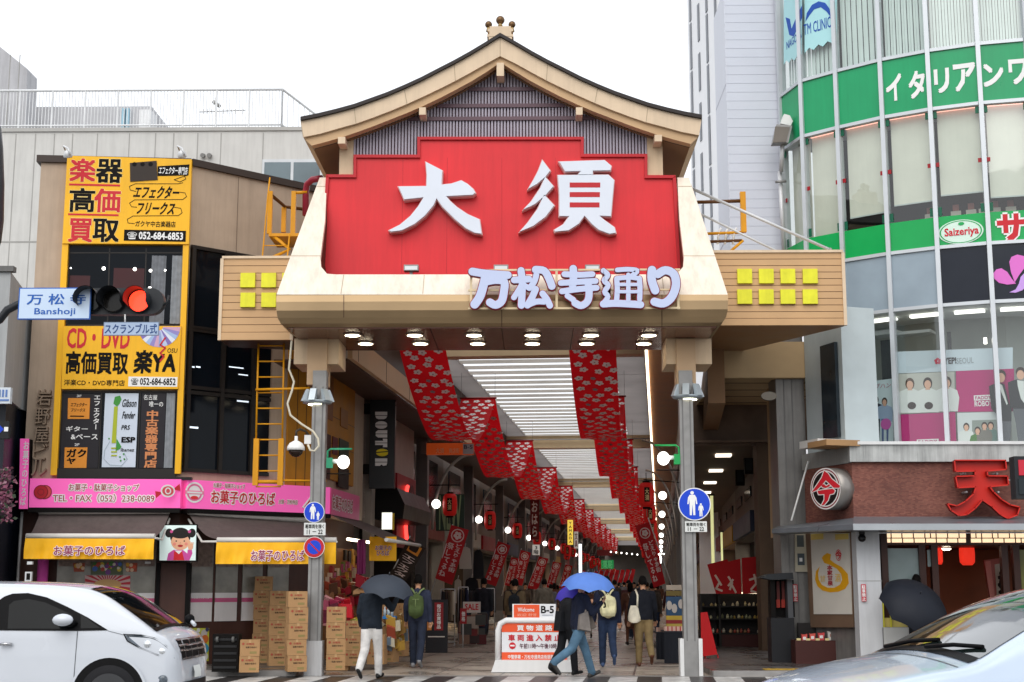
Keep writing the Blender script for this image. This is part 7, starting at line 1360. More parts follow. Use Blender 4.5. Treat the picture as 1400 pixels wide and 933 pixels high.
g = G(307, 919, .1); t = thing('black_crate', 'black wheeled plastic crate standing on end below the shop window', 'crate', (g.x, g.y, .1)); b = MB(); b.box(g.x - .23, g.x + .23, g.y, g.y + .3, .1, .75, blk)
for k in range(5): b.box(g.x - .2, g.x + .2, g.y - .015, g.y - .001, .16 + k * .12, .2 + k * .12, flat('#1e1e1f'))
b.build('shell', t)
for sx in (-.14, .14): b = MB(); b.lathe((g.x + sx, g.y - .03, .66 if sx < 0 else .66), [(.05, -.02), (.05, .02)], flat('#5a5a58'), 14, axis=Vector((1, 0, 0))); b.build('castor', t)
# heaps of bright sweet packets
def packets(name, label, cat, n, rng, cols_, base):
    t = thing(name, label, cat, base); b = MB(); r2 = random.Random(len(label))
    for i in range(n):
        c = rng(r2); s = r2.uniform(.06, .11); a = Vector((1, r2.uniform(-.4, .4), r2.uniform(-.5, .5))).normalized(); u = Vector((0, r2.uniform(-.6, .1), 1)).normalized(); m_ = flat(r2.choice(cols_), .3); n_ = a.cross(u) * .03
        b.hexa([c + a * s * sx + u * s * sz * 1.2 + n_ * sn for sn in (-1, 1) for sx, sz in ((-1, -1), (1, -1), (.9, 1), (-.9, 1))], m_)
        b.face([c - a * s * .6 + u * s * .3 + n_ * -1.15, c + a * s * .6 + u * s * .3 + n_ * -1.15, c + a * s * .6 - u * s * .4 + n_ * -1.15, c - a * s * .6 - u * s * .4 + n_ * -1.15][::-1], flat(r2.choice(('#e0d8c8', '#d8b23a', '#c83a3a', '#3a4a8a'))))
    o = b.build('packet', t); o['kind'] = 'stuff'; return t
packets('sweets_display', 'heap of red and pink sweet packets on the cartons past the gate post', 'sweets', 70, lambda r: P(r.uniform(443, 478), r.uniform(824, 848), r.uniform(27.6, 28.6)), ('#c8242f', '#d8505a', '#a81a2a', '#e0a0a0', '#b03a5a', '#6a2a3a'), P(460, 850, 28))
packets('sweets_display', 'bunch of yellow and green toy packets hanging behind the man in white trousers', 'sweets', 34, lambda r: P(r.uniform(474, 500), r.uniform(852, 868), r.uniform(27.8, 28.3)), ('#c8b22a', '#9aa83a', '#d8d0a0', '#6a5a1a'), P(485, 868, 28))
packets('sweets_display', 'tall heap of brown and red packets in the shade of the arcade-side awning', 'sweets', 110, lambda r: P(r.uniform(445, 520), r.uniform(795, 832), r.uniform(29.5, 31)), ('#7a2a24', '#8a5a3a', '#a8482f', '#5a3a2a', '#b88a5a', '#8a1f2a'), P(480, 835, 30))
packets('sweets_display', 'mixed hanging packets and toys at the stall corner beside the green backpack', 'sweets', 60, lambda r: P(r.uniform(519, 552), r.uniform(845, 885), r.uniform(28.6, 29.6)), ('#b89a5a', '#c8a04a', '#a8503a', '#7a8a9a', '#d0c8b0', '#8a6a3a'), P(535, 888, 29))
t = thing('blue_tray', 'blue plastic tray with clear bottles on the cartons at the stall corner', 'tray', P(531, 846, 28.6)); b = MB(); b.rbox(FY(28.6), 523, 843, 541, 846.5, -.3, 0, flat('#2a7ac0')); b.build('tray', t)
for x in (526, 531, 536): b = MB(); b.lathe(P(x, 843, 28.7), [(.03, 0), (.03, .12), (.012, .16), (.012, .19)], flat('#b8c8d0', .15), 8); b.build('bottle', t)
# a warm wall of goods under the side awning
gd_ = thing('stall_back_wall', 'ochre back wall with hung goods in the sweet shop arcade-side opening', 'stall', L3.w(1.5, 0, .2)); b = MB(); b.fbox(L3, .15, 4.1, .1, 2.4, -.15, .0, flat('#7a4a1c', var=.2)); b.build('back_board', gd_); b = MB()
for i in range(90): u, z = random.uniform(.3, 4), random.uniform(1.0, 2.3); s = random.uniform(.05, .11); b.fbox(L3, u - s, u + s, z - s * 1.3, z + s * 1.3, .0, .04 + i * .0004, flat(random.choice(('#8a2a2a', '#b8862f', '#5a6a2a', '#c0a890', '#2a2420', '#a04a6a', '#6a3a1a'))))
o = b.build('goods', gd_); o['kind'] = 'stuff'; b = MB(); b.tube([L3.w(.4, 2.55, .5), L3.w(3.8, 2.55, .5)], .03, M('stall_tube', (1, .85, .6), .4, var=0, emit=6), 8); b.build('tube_light', gd_)
t = thing('magenta_cloth', 'dark magenta cloth hanging in the arcade-side opening', 'cloth', FY(30).p(495, 790)); b = MB(); u0, z0, u1, z1 = FY(30).rect(488, 738, 500, 785); b.grid([[FY(30).w(u0 + (u1 - u0) * k / 10, z, .03 * math.sin(k)) for k in range(11)] for z in (z0, z1)], flat('#6a1a4a')); b.build('cloth', t)
# clothes racks and stands on the left of the arcade floor
gm = ['#1e1e22', '#2b2a30', '#5a4a3a', '#8a7a68', '#2a3048', '#6a1f28', '#b8ae9c', '#3a2a24', '#48484c', '#7a6a7a']
def rack(px0, px1, Y, ztop, label, seed):
    r2 = random.Random(seed); a, c = P(px0, 800, Y), P(px1, 800, Y); t = thing('clothes_rack', label, 'clothes rack', Vector((a.x, Y, 0))); t['group'] = 'clothes racks in the arcade'; b = MB()
    for x in (a.x, c.x): b.tube([(x, Y, .03), (x, Y, ztop)], .016, steell, 6); b.tube([(x, Y - .25, .04), (x, Y + .25, .04)], .016, steell, 6)
    b.tube([(a.x, Y, ztop), (c.x, Y, ztop)], .016, steell, 6); b.tube([(a.x, Y, .12), (c.x, Y, .12)], .012, steell, 6); b.build('rail_frame', t); n = int((c.x - a.x) / .075)
    for k in range(n):
        x = a.x + .05 + (c.x - a.x - .1) * k / max(1, n - 1); L_ = r2.uniform(.6, 1.05); w = .05; m_ = flat(r2.choice(gm), .8); rows = []; b = MB(); tw_ = r2.uniform(-.5, .5)
        for s, d_, wd_ in ((0, .06, .02), (.03, .2, w * .8), (.25, .22, w), (.7, .23, w * 1.1), (1, .25, w * 1.2)): rows.append([Vector((x + wd_ * math.cos(q) + tw_ * d_ * math.sin(q), Y + d_ * math.sin(q), ztop - .05 - s * L_)) for q in [i * .7854 for i in range(8)]])
        b.grid(rows, m_, close=True); b.build('garment', t)
    return t
rack(603, 622, 38.5, 1.5, 'chrome clothes rack of dark garments nearest the gate', 1); rack(627, 640, 40, 1.55, 'short clothes rack beside the white sale poster', 2); rack(640, 660, 43, 1.5, 'clothes rack of pale and blue garments deeper in the arcade', 3); rack(655, 676, 47, 1.5, 'clothes rack half hidden by the man with the dark backpack', 4)
def hung(px, py0, py1, w, Y, col, label):
    t = thing('hanging_garment', label, 'garment', P(px, py1, Y)); t['group'] = 'garments hung high at the shop front'; F_ = FY(Y); h = py1 - py0; b = MB(); b.ppoly(F_, [(px - w * .15, py0), (px + w * .15, py0), (px + w * .4, py0 + h * .08), (px + w * .5, py0 + h * .5), (px + w * .55, py1), (px - w * .5, py1), (px - w * .5, py0 + h * .5), (px - w * .42, py0 + h * .08)], -.08, .04, flat(col, .85, bump=.4, bs=6)); b.build('cloth', t); b = MB(); b.tube([F_.p(px, py0), F_.p(px + 1, py0 - 5)], .01, steell, 5); b.build('hook', t)
hung(636, 748, 778, 16, 42, '#b5aca0', 'pale shirt hung high at the clothes shop front'); hung(654, 752, 792, 14, 43, '#1a1a1e', 'black coat hung high beside the pale shirt'); hung(626, 792, 825, 10, 41, '#a8a090', 'cream garment hung low beside the red flag pole'); hung(645, 790, 835, 20, 43, '#141418', 'black long coat hanging in the clothes shop opening')
t = thing('shop_notice_stand', 'black notice stand with a column of red and white characters by the clothes racks', 'sign stand', G(596, 893)); Fn5 = FY(33.5); b = MB(); b.rbox(Fn5, 582, 820, 612, 893, -.12, 0, flat('#17151a')); b.build('board', t); b = MB(); b.rbox(Fn5, 594, 824, 606, 862, .001, .006, flat('#8a1c22')); b.text('毎日お買得品', Fn5, Fn5.rect(597, 826, 603, 860, .01), .012, wht, bold=.03, vert=True); b.rbox(Fn5, 585, 870, 608, 871.5, .001, .006, flat('#c8c0b8')); b.rbox(Fn5, 584, 846, 590, 862, .001, .006, flat('#c07a3a')); b.build('lettering', t)
t = thing('sale_poster_stand', 'white sale poster with red marks on a chrome stand between the clothes racks', 'poster stand', G(645, 886)); Fn5 = FY(37.5); b = MB(); b.rbox(Fn5, 633, 823, 657, 838, -.02, 0, flat('#c8bcb4')); b.rbox(Fn5, 629, 832, 638, 853, .001, .03, flat('#a81f28')); b.build('board', t); b = MB(); b.ptext('SALE', Fn5, 636, 826, 654, 834, .006, red, bold=.04); b.text('価格', Fn5, Fn5.rect(631, 836, 636, 850, .035), .036, wht, bold=.03, vert=True); b.build('lettering', t); b = MB(); b.tube([Fn5.p(633, 838), Fn5.p(633, 886)], .02, steell, 6); b.build('leg', t)
t = thing('hanging_bags', 'patterned red and black garments pinned to a board behind the sale poster', 'display', G(648, 882)); packets_b = MB(); r2 = random.Random(9)
for i in range(40): c = P(r2.uniform(634, 660), r2.uniform(842, 875), 39); s = r2.uniform(.08, .16); packets_b.box(c.x - s, c.x + s, c.y - .02 - i * .002, c.y, c.z - s, c.z + s, flat(r2.choice(('#5a1a1e', '#3a2a2a', '#8a6a58', '#7a2a2a', '#4a4a48', '#b0a498'))))
o = packets_b.build('goods', t); t.name = 'garment_display'; o['kind'] = 'stuff'

# ---------------- right of the arcade: noren stall, shelves, tables, cabinet
Yn = 36.0; Fn6 = FY(Yn); t = thing('noren_stall', 'stall of shelves under a red two-panel noren with pale brush characters', 'stall', G(1008, 890)); nr = M('noren_red', '#b01218', .7, var=.08); shm = M('shelf_black', '#1b1714', .5, var=.15)
for px in ([(967, 772), (994, 765), (996, 768), (1012, 764), (1014, 812), (979, 812)], [(1014, 763), (1051, 760), (1049, 811), (1015.5, 812)]): b = MB(); b.ppoly(Fn6, px, .0, .03, nr); b.build('noren', t)
b = MB(); ps_w = flat('#d8c0b0')
for pts in ([(978, 787), (983, 795), (986, 800)], [(984, 796), (979, 805), (987, 808)], [(996, 789), (1001, 797), (998, 806)], [(1002, 793), (996, 801)], [(1000, 799), (1006, 810)], [(1025, 793), (1040, 788)], [(1031, 786), (1034, 798), (1027, 806)], [(1034, 797), (1042, 808)], [(1027, 808), (1033, 810)]): b.stroke(Fn6, [Fn6.uz(*p, .04) for p in pts], .05, .04 + .001 * len(b.f) * .1, ps_w)
b.build('lettering', t)
b = MB(); b.rbox(Fn6, 958, 812, 1052, 893, -.6, -.55, shm)
for y in (829, 846, 866): b.rbox(Fn6, 960, y, 1048, y + 1.6, -.55, -.1, shm)
for x in (958, 983, 1048): b.rbox(Fn6, x, 812, x + 3, 893, -.55, -.08, shm)
b.rbox(Fn6, 984, 867.7, 1048, 893, -.54, -.12, M('shelf_maroon', '#3c1714', .5)); b.build('shelf_unit', t)
g_ = MB(); r2 = random.Random(4)
for y, n, c_ in ((828.8, 15, ('#b8a878', '#c8bc98', '#a89060')), (845.8, 16, ('#b89a4a', '#c0b890', '#8a8a68')), (865.5, 18, ('#a88a68', '#c8bca8', '#8a6a4a', '#a05040'))):
    for k in range(n):
        if r2.random() < .1: continue
        p = Fn6.p(962 + k * 85 / n + r2.uniform(-1, 1), y, -.3); w = r2.uniform(.025, .04); h = r2.uniform(.07, .12); g_.lathe(p, [(w, 0), (w * 1.1, h * .5), (w * .5, h * .85), (w * .25, h)], flat(r2.choice(c_), .4), 8)
o = g_.build('goods', t); o['kind'] = 'stuff'
b = MB(); b.tube([Fn6.p(985, 811, -.3), Fn6.p(1045, 811, -.3)], .015, M('shelf_lamp', (1, .8, .55), .4, var=0, emit=2.5), 6); b.build('tube_light', t)
t = thing('red_board_stand', 'leaning bright red board on a small frame beside the signed gate post', 'sign stand', G(970, 908)); Fn7 = FY(30.5); b = MB(); b.ppoly(Fn7, [(958, 838), (967, 837), (981, 895), (959, 898)], -.04, 0, M('board_red', '#c41016', .45, var=.06)); b.build('board', t); b = MB(); b.tube([Fn7.p(981, 895, -.05), Fn7.p(983, 906, -.05)], .015, nr, 6); b.tube([Fn7.p(964, 897, -.05), Fn7.p(965, 905, -.05)], .015, nr, 6); b.build('leg', t)
t = thing('black_cabinet', 'tall black counter with a small roof and red strips beside the steel pier', 'cabinet', G(1068, 914)); Fn8 = FY(28.8); b = MB(); b.rbox(Fn8, 1055, 845, 1087, 914, -.5, 0, flat('#15161a', .45)); b.build('counter', t); b = MB(); b.rbox(Fn8, 1054, 793, 1060, 845, -.4, -.05, blk); b.rbox(Fn8, 1077, 793, 1084, 845, -.4, -.05, flat('#4a4c50')); b.rbox(Fn8, 1054, 793, 1086, 844, -.45, -.4, blk); b.build('frame', t); b = MB(); b.ppoly(Fn8, [(1041, 790), (1052, 785), (1084, 783), (1085, 792), (1054, 793)], -.5, .1, flat('#23262a')); b.build('roof', t)
for x in (1062, 1069): b = MB(); b.rbox(Fn8, x, 795, x + 4, 826, -.35, -.3, flat('#5a1c18')); b.rbox(Fn8, x - .5, 820, x + 4.5, 831, -.349, -.29, flat('#9a2a1c')); b.build('red_strip', t)
for (x0, y0, x1, y1, Y, lb) in ((897, 866, 915, 905, 31.5, 'dark cloth-covered table behind the tote-bag man'), (908, 865, 941, 909, 30.0, 'black cloth-covered table with red packets beside the signed gate post')):
    t = thing('display_table', lb, 'table', G((x0 + x1) / 2, y1)); F_ = FY(Y); b = MB(); u0, z0, u1, z1 = F_.rect(x0, y0, x1, y1); rows = [[F_.w(u0 + (u1 - u0) * k / 16, z, .025 * math.sin(k * 1.4) * (z1 - z) / (z1 - z0)) for k in range(17)] for z in (z1, z1 - .2, 0.02)]; b.grid(rows, flat('#1d2028', .8)); b.fbox(F_, u0, u1, z1, z1 + .03, -.7, .02, flat('#23262e')); b.build('table_cloth', t)
    b = MB()
    for k in range(14): c = F_.w(u0 + .05 + (u1 - u0 - .1) * k / 14, z1 + .03, -.1 - .02 * (k % 3)); b.box(c.x - .03, c.x + .03, c.y - .03, c.y + .03, c.z, c.z + .09, flat('#b8262a' if k % 3 else '#d8b0a0', .4))
    o = b.build('goods', t); o['kind'] = 'stuff'
t = thing('stall_poster_panel', 'stacked panels of blue, yellow and red goods pictures behind the signed gate post', 'display', P(925, 865, 31)); F_ = FY(30.9); b = MB()
for y0, y1, c_ in ((800, 807, '#a89a8a'), (808, 815, '#6a5a2a'), (816, 842, '#2a4a6a'), (842, 848, '#c0a03a'), (848, 853, '#8a2a2a'), (853, 858, '#b8a04a'), (858, 864, '#c02a24')): b.rbox(F_, 911, y0, 940, y1 - .2, -.1, 0, flat(c_, var=.2))
b.build('panel', t); b = MB()
for x, y in ((915, 828), (922, 832), (931, 826), (936, 833)): b.disc(F_, *F_.uz(x, y, .01), .06, .01 + x * 1e-5, flat('#b8b0a8'), 10, ry=.1)
b.build('printed_picture', t)
t = thing('umbrella_stall_case', 'glass display case with yellow price signs in the brick shop doorway', 'display case', P(1222, 880, 27.0)); F_ = FY(27.0); b = MB(); b.rbox(F_, 1207, 858, 1250, 890, -.4, 0, flat('#b5b6b4')); b.build('counter', t); b = MB(); b.rbox(F_, 1207, 845, 1248, 857.5, -.35, -.05, flat('#c8b86a', var=.3)); b.build('goods', t); b = MB()
for x in (1207, 1217): b.rbox(F_, x, 815, x + 1.6, 858, -.04, 0, flat('#c8c23a'))
b.build('frame', t); t.name = 'display_case'

# ================================================================== people
skin_m = M('skin', '#b98a6c', .55, var=.06); hair_m = M('hair_black', '#0d0a09', .65, var=.3, vs=30, spec=.1, bump=.8, bs=60)
def cl(h): return M('cloth_' + h.strip('#'), h, .85, var=.25, vs=7, bump=.9, bs=11)
def sole(h): return M('shoe_' + h.strip('#'), h, .5, var=.1)
def capd(p, a, b, ra, rb):
    ab = b - a; t = max(0, min(1, (p - a).dot(ab) / max(1e-9, ab.length_squared))); return (p - a - ab * t).length - (ra + (rb - ra) * t)
def body_mesh(prims, vox, hem=9, low=None, upm=None):
    """one skin over all limbs: voxel-merged, smoothed, then coloured by the nearest limb"""
    b = MB(); d0 = None
    for k in prims:
        if k[0] == 'c':
            _, a, c, ra, rb, m = k; ax = (c - a); L_ = ax.length; pr = [(ra * math.cos(x), -ra * math.sin(x)) for x in (1.57, 1.0, .5)] + [(ra, 0), (rb, L_)] + [(rb * math.cos(x), L_ + rb * math.sin(x)) for x in (.5, 1.0, 1.57)]
            b.lathe(a, [(max(r, .0005), h) for r, h in pr], m, 10, axis=ax.normalized())
        else: _, c, r, m = k; b.ball(c, 1, m, 12, *r)
    me = bpy.data.meshes.new('b'); me.from_pydata(b.v, [], [f[0] for f in b.f]); o = bpy.data.objects.new('b', me); COL.objects.link(o)
    r = o.modifiers.new('r', 'REMESH'); r.mode = 'VOXEL'; r.voxel_size = vox; r.use_smooth_shade = True; s = o.modifiers.new('s', 'SMOOTH'); s.factor = .5; s.iterations = 5
    dg = bpy.context.evaluated_depsgraph_get(); out = bpy.data.meshes.new_from_object(o.evaluated_get(dg)); bpy.data.objects.remove(o); bpy.data.meshes.remove(me)
    r_ = MB(); r_.v = [v.co.copy() for v in out.vertices]
    for p in out.polygons:
        c = p.center; best, bm = 9, None
        for k in prims:
            if k[0] == 'c': d = capd(c, k[1], k[2], k[3], k[4])
            else: q = c - k[1]; rr = k[2]; l = math.sqrt((q.x / rr[0]) ** 2 + (q.y / rr[1]) ** 2 + (q.z / rr[2]) ** 2); d = (l - 1) * min(rr)
            if d < best: best, bm = d, k[-1]
        if bm is low and c.z > hem: bm = upm
        r_.f.append((tuple(p.vertices), bm, True))
    bpy.data.meshes.remove(out); return r_
def person(label, loc, yaw, H, top, leg, shoe, legs=((14, 4), (-14, 25)), arms=((-15, 8, 15), (15, 8, 20)), lean=4, coat=.0, skirt=None, hairl=0, vox=.017, group=None, shin=None, head_turn=0, skinny=1.0):
    """legs: (hip flex, knee flex) right, left; arms: (swing, spread, elbow) right, left; faces +y before turning by yaw"""
    k = H / 1.72; T_, L_, S_h = cl(top), cl(leg), sole(shoe); V3 = Vector; pr = []; ln = R(lean)
    def up(x, y, z): z0 = z - .92; return V3((x, y + z0 * math.sin(ln), .92 + z0 * math.cos(ln)))
    hz_ = []; sh_m = cl(shin) if shin else L_
    for sx, (a, kn) in zip((1, -1), legs):
        a, kn = R(a), R(kn); hip = V3((.092 * sx, 0, .90)); knee = hip + V3((0.0, math.sin(a), -math.cos(a))) * .43; an = knee + V3((0, math.sin(a - kn), -math.cos(a - kn))) * .41; f = (a - kn) * .9; toe = an + V3((.015 * sx, .17 * math.cos(f), -.055 + .17 * math.sin(f))); heel = an + V3((0, -.05 * math.cos(f), -.06 - .05 * math.sin(f)))
        pr += [('c', hip, knee, .104 * skinny, .082 if not shin else .062, L_ if not skirt else cl(skirt)), ('c', knee, an + V3((0, 0, .0)), .080 if not shin else .058, .069 if not shin else .042, sh_m), ('c', heel, toe, .042, .036, S_h), ('c', an, heel, .045, .042, S_h)]; hz_.append(min(toe.z, heel.z) - .045)
    pr += [('e', V3((0, -.01, .93)), (.168, .118, .13), L_), ('e', up(0, 0, 1.10), (.158, .112, .17), T_), ('e', up(0, .005, 1.29), (.188, .125, .17), T_), ('c', up(-.16, 0, 1.395), up(.16, 0, 1.395), .062, .062, T_), ('c', up(0, -.01, 1.4), up(0, .0, 1.43), .085, .07, T_), ('c', up(0, 0, 1.42), up(0, .01, 1.53), .055, .053, skin_m)]
    if not skirt:
        for sx in (-1, 1): pr.append(('c', up(.07 * sx, -.005, 1.30), V3((.082 * sx, -.012, .965 - coat)), .112, .108, T_))
    if skirt: pr.append(('c', V3((0, 0, .98)), V3((0, 0, .62)), .16, .2, cl(skirt)))
    hd = up(0, .02, 1.62); pr += [('e', hd, (.077, .096, .115), skin_m), ('e', hd + V3((0, .03, -.06)), (.055, .065, .06), skin_m), ('c', hd + V3((0, .09, .005)), hd + V3((0, .108, -.022)), .012, .016, skin_m), ('e', hd + V3((.078, 0, -.01)), (.012, .022, .03), skin_m), ('e', hd + V3((-.078, 0, -.01)), (.012, .022, .03), skin_m)]
    hands = []
    for sx, (a, sp, e) in zip((1, -1), arms):
        a, sp, e = R(a), R(sp), R(e); sh = up(.188 * sx, 0, 1.385); el = sh + V3((sx * math.sin(sp), math.sin(a) * math.cos(sp), -math.cos(a) * math.cos(sp))) * .285; wr = el + V3((sx * math.sin(sp) * .3, math.sin(a + e), -math.cos(a + e))).normalized() * .25; dr = (wr - el).normalized(); hp = wr + dr * .06
        pr += [('c', sh, el, .072, .06, T_), ('c', el, wr, .06, .046, T_), ('c', wr, hp, .03, .036, skin_m)]; hands.append((wr, dr, sx, hp))
    dz = -min(hz_); o = thing('person', label, 'person', loc, group); rot = Matrix.Rotation(yaw, 3, 'Z'); loc = Vector(loc); tf = lambda v: loc + rot @ ((v + V3((0, 0, dz))) * k)
    b = body_mesh(pr, vox, .88 - coat if not skirt else 9, L_, T_)
    for wr, dr, sx, hp in hands:
        side = dr.cross(V3((0, 1, 0))); side = side.normalized() if side.length > .1 else V3((sx, 0, 0)); cu_ = dr.cross(side).normalized()
        for j, ln_ in enumerate((.062, .072, .068, .052)): p0 = hp + side * (j - 1.5) * .017 + dr * .01; p1 = p0 + dr * ln_ * .6 + cu_ * .006; b.tube([p0, p1, p1 + dr * ln_ * .35 + cu_ * .03], [.0095, .009, .007], skin_m, 6)
        p0 = wr + side * .026 + dr * .02; b.tube([p0, p0 + side * .022 + dr * .03, p0 + side * .02 + dr * .06 + cu_ * .012], [.011, .0105, .008], skin_m, 6)
    eye = M('eye_dark', '#0f0c0b', .3, var=0)
    for sx in (-1, 1): b.ball(hd + V3((.03 * sx, .088, .008)), .011, eye, 8, 1, .7, .8)
    b.ball(hd + V3((0, .088, -.06)), .012, M('lips', '#8a4a42', .5, var=0), 8, 1.6, .6, .5)
    b.v = [tf(v) for v in b.v]; b.build('body', o)
    h = MB(); n = 18; rows = []
    for j in range(9):
        th = math.pi * .67 * j / 8; row = []
        for i in range(n):
            ph = 2 * math.pi * i / n; fr_ = max(0, math.sin(ph)); t2 = th * (1 - .36 * fr_ ** .7); row.append(hd + V3(((.086 + .005 * math.sin(9 * ph + 3 * j)) * math.sin(t2) * math.cos(ph), -.012 + .106 * math.sin(t2) * math.sin(ph), .012 + .118 * math.cos(t2) + .006 * math.sin(7 * ph + 2.3 * j) + .005 * math.sin(13 * ph + j * j))))
        rows.append(row)
    if hairl > 0: rows.append([v + V3((0, -.005, -hairl * (1 if (v - hd).y < .02 else .1))) for v in rows[-1]])
    h.grid(rows, hair_m, close=True); h.v = [tf(v) for v in h.v]; h.build('hair', o)
    return o, lambda s: tf(hands[0 if s > 0 else 1][3]), (lambda x, y, z: tf(up(x, y, z)))
def umbrella(label, tip, axis, rad, col, hand, group=None, depth=.30):
    t = thing('umbrella', label, 'umbrella', hand); axis = Vector(axis).normalized(); q = Vector((0, 0, 1)).rotation_difference(axis); c = M('umbrella_' + col.strip('#'), col, .6, var=.08, vs=4, trans=.25); b = MB(); rows = []; n = 48; rib = M('umbrella_rib', '#3a3c40', .3, metal=.6); tip = Vector(tip)
    def S(a, s, f=0): g = abs(math.sin(4 * a)); rr = rad * math.sin(s * 1.25) / math.sin(1.25) * (1 - .07 * g * s); return tip + q @ Vector((rr * math.cos(a), rr * math.sin(a), -depth * (1 - math.cos(s * 1.3)) / (1 - math.cos(1.3)) + .045 * g * s * s - f))
    for j in range(9): rows.append([S(2 * math.pi * i / n, max(.004, j / 8)) for i in range(n)])
    b.grid(rows, c, close=True); cn = b.build('canopy', t); b = MB()
    for i in range(8): b.tube([S(i * math.pi / 4, s / 6, .012) for s in range(7)], .005, rib, 4)
    b.build('rib', cn); b = MB(); b.tube([tip + axis * .06, tip, hand], .009, rib, 6); b.build('shaft', t); b = MB(); d = (hand - tip).normalized(); e = d.orthogonal().normalized(); b.tube([hand - d * .05, hand + d * .08, hand + d * .12 + e * .025, hand + d * .10 + e * .06], .015, blk, 7); b.build('handle', t); return t
def backpack(label, at, yaw, col, w=.17, h=.24, d=.09, strap=None, light=False):
    o = thing('backpack', label, 'backpack', at(0, -.2, 1.05)); b = MB(); m_ = cl(col); st = cl(strap or col); rows = []; n = 20
    for j in range(9):
        v = j / 8; s = (1 - abs(2 * v - 1) ** 4) ** .5 if 0 < v < 1 else .12; rows.append([at(w * s * math.copysign(abs(math.cos(a)) ** .6, math.cos(a)), -.125 - d + d * s * math.copysign(abs(math.sin(a)) ** .6, math.sin(a)), 1.38 - 2 * h * v + .0) for a in [2 * math.pi * i / n for i in range(n)]])
    b.grid(rows, m_, close=True); b.build('bag', o); b = MB(); rows = [[at(w * .75 * math.cos(a), -.125 - d * 1.9 - .05 * (1 - (2 * j / 4 - 1) ** 2) , 1.16 - .2 * j / 4) for a in (0, .8, 1.57, 2.35, 3.14)] for j in range(5)]; b.grid(rows, m_); b.build('pocket', o); b = MB(); b.tube([at(w * .8 * math.cos(a), -.125 - d * (1 + 1.02 * math.sin(a)), 1.27) for a in [math.pi * i / 10 for i in range(11)]], .008, st, 5); b.tube([at(0, -.125 - d * 2.05, 1.27), at(0, -.125 - d * 2.08, 1.13)], .012, st, 5); b.tube([at(-.03, -.2, 1.37), at(0, -.2, 1.41), at(.03, -.2, 1.37)], .01, st, 5); b.build('buckle_strap', o)
    for sx in (-1, 1): b = MB(); b.tube([at(sx * .03, -.15, 1.36), at(sx * .07, -.14, 1.43), at(sx * .12, -.06, 1.475), at(sx * .135, .06, 1.44), at(sx * .14, .135, 1.33)], .019, st, 6); b.build('strap', o)
    return o
# 1 man in white trousers
pa, hnd, at = person('man in white trousers and dark jacket walking under a dark grey umbrella', G(507, 929), R(-14), 1.70, '#1a222c', '#cfccc8', '#141414', ((12, 6), (-10, 30)), ((35, 24, 100), (-6, 10, 35)), coat=.05, lean=5)
umbrella('dark grey umbrella held by the man in white trousers', P(532, 787, 24.8), (.16, -.22, 1), .47, '#3e4550', hnd(1))
# 2 green backpack
pb_, hnd, at = person('man in dark navy clothes carrying a green backpack past the stacked cartons', G(570, 914), R(-4), 1.74, '#2b3145', '#252c3d', '#8a8c90', ((-12, 22), (10, 4)), ((-10, 10, 12), (6, 10, 15)), coat=.03)
backpack('green patterned backpack on the man passing the stacked cartons', at, 0, '#46552f', .15, .24, .09, '#7a8a5a')
# 3 brown jacket
pc_, hnd, at = person('man in a brown jacket with a dark backpack walking behind the barrier sign', G(704, 893), R(-6), 1.70, '#6a5942', '#23262c', '#1a1a1a', skinny=1.05); backpack('dark backpack on the man in the brown jacket', at, 0, '#1e2228', .14, .2, .08)
# 4 man in jeans with blue umbrella, walking across
pd_, hnd, at = person('man in dark jacket and blue jeans striding across under a blue umbrella', G(792, 929), R(-62), 1.72, '#171d30', '#4c6a80', '#3c3a38', ((-28, 30), (24, 6)), ((20, 10, 115), (10, 8, 25)), coat=.04)
umbrella('blue umbrella over the man in blue jeans', P(805, 783, 24.9), (.05, -.16, 1), .47, '#5f88d8', hnd(1), depth=.27)
o = thing('shoulder_bag', 'grey patterned shoulder bag slung across the man in blue jeans', 'bag', at(0, -.2, .95)); b = MB(); b.hexa([at(*v) for v in ((-.05, .10, .86), (.13, .20, .84), (.16, .27, .88), (-.02, .17, .9), (-.12, .06, 1.2), (-.02, .12, 1.22), (-.01, .17, 1.22), (-.1, .11, 1.2))], cl('#6d645c')); b.hexa([at(*v) for v in ((.16, -.12, .84), (.2, .10, .80), (.28, .09, .82), (.25, -.13, .86), (.15, -.1, 1.1), (.19, .04, 1.16), (.24, .03, 1.16), (.22, -.11, 1.1))], cl('#77706a')); b.build('bag', o); b = MB(); b.tube([at(.2, .0, 1.14), at(.1, .1, 1.35), at(-.08, .08, 1.47), at(-.16, -.06, 1.40)], .016, cl('#8a8078'), 6); b.build('strap', o)
# companion
pe_, hnd, at = person('woman in black with a teal scarf half hidden behind the man in blue jeans', G(776, 924), R(-50), 1.58, '#15161a', '#131418', '#101010', ((10, 5), (-12, 25)), ((25, 15, 110), (5, 8, 20)), coat=.08, hairl=.12)
umbrella('purple umbrella behind the blue one', P(777, 801, 25.5), (-.3, -.1, 1), .30, '#4a3fb0', hnd(1), depth=.2); b = MB(); b.tube([at(-.14, .06, 1.40), at(-.15, .12, 1.2), at(-.16, .12, 1.02)], .05, cl('#1f6470'), 8); tag(b.build('scarf'), 'teal scarf hanging from the woman in black', 'scarf')
o = thing('dark_shoulder_bag', 'black bag on the woman with the teal scarf', 'bag', at(-.2, -.1, .95)); b = MB(); b.hexa([at(*v) for v in ((-.16, -.22, .82), (.06, -.24, .82), (.05, -.1, .82), (-.16, -.08, .82), (-.14, -.2, 1.2), (.04, -.2, 1.2), (.03, -.12, 1.2), (-.14, -.12, 1.2))], cl('#17191d')); b.build('bag', o)
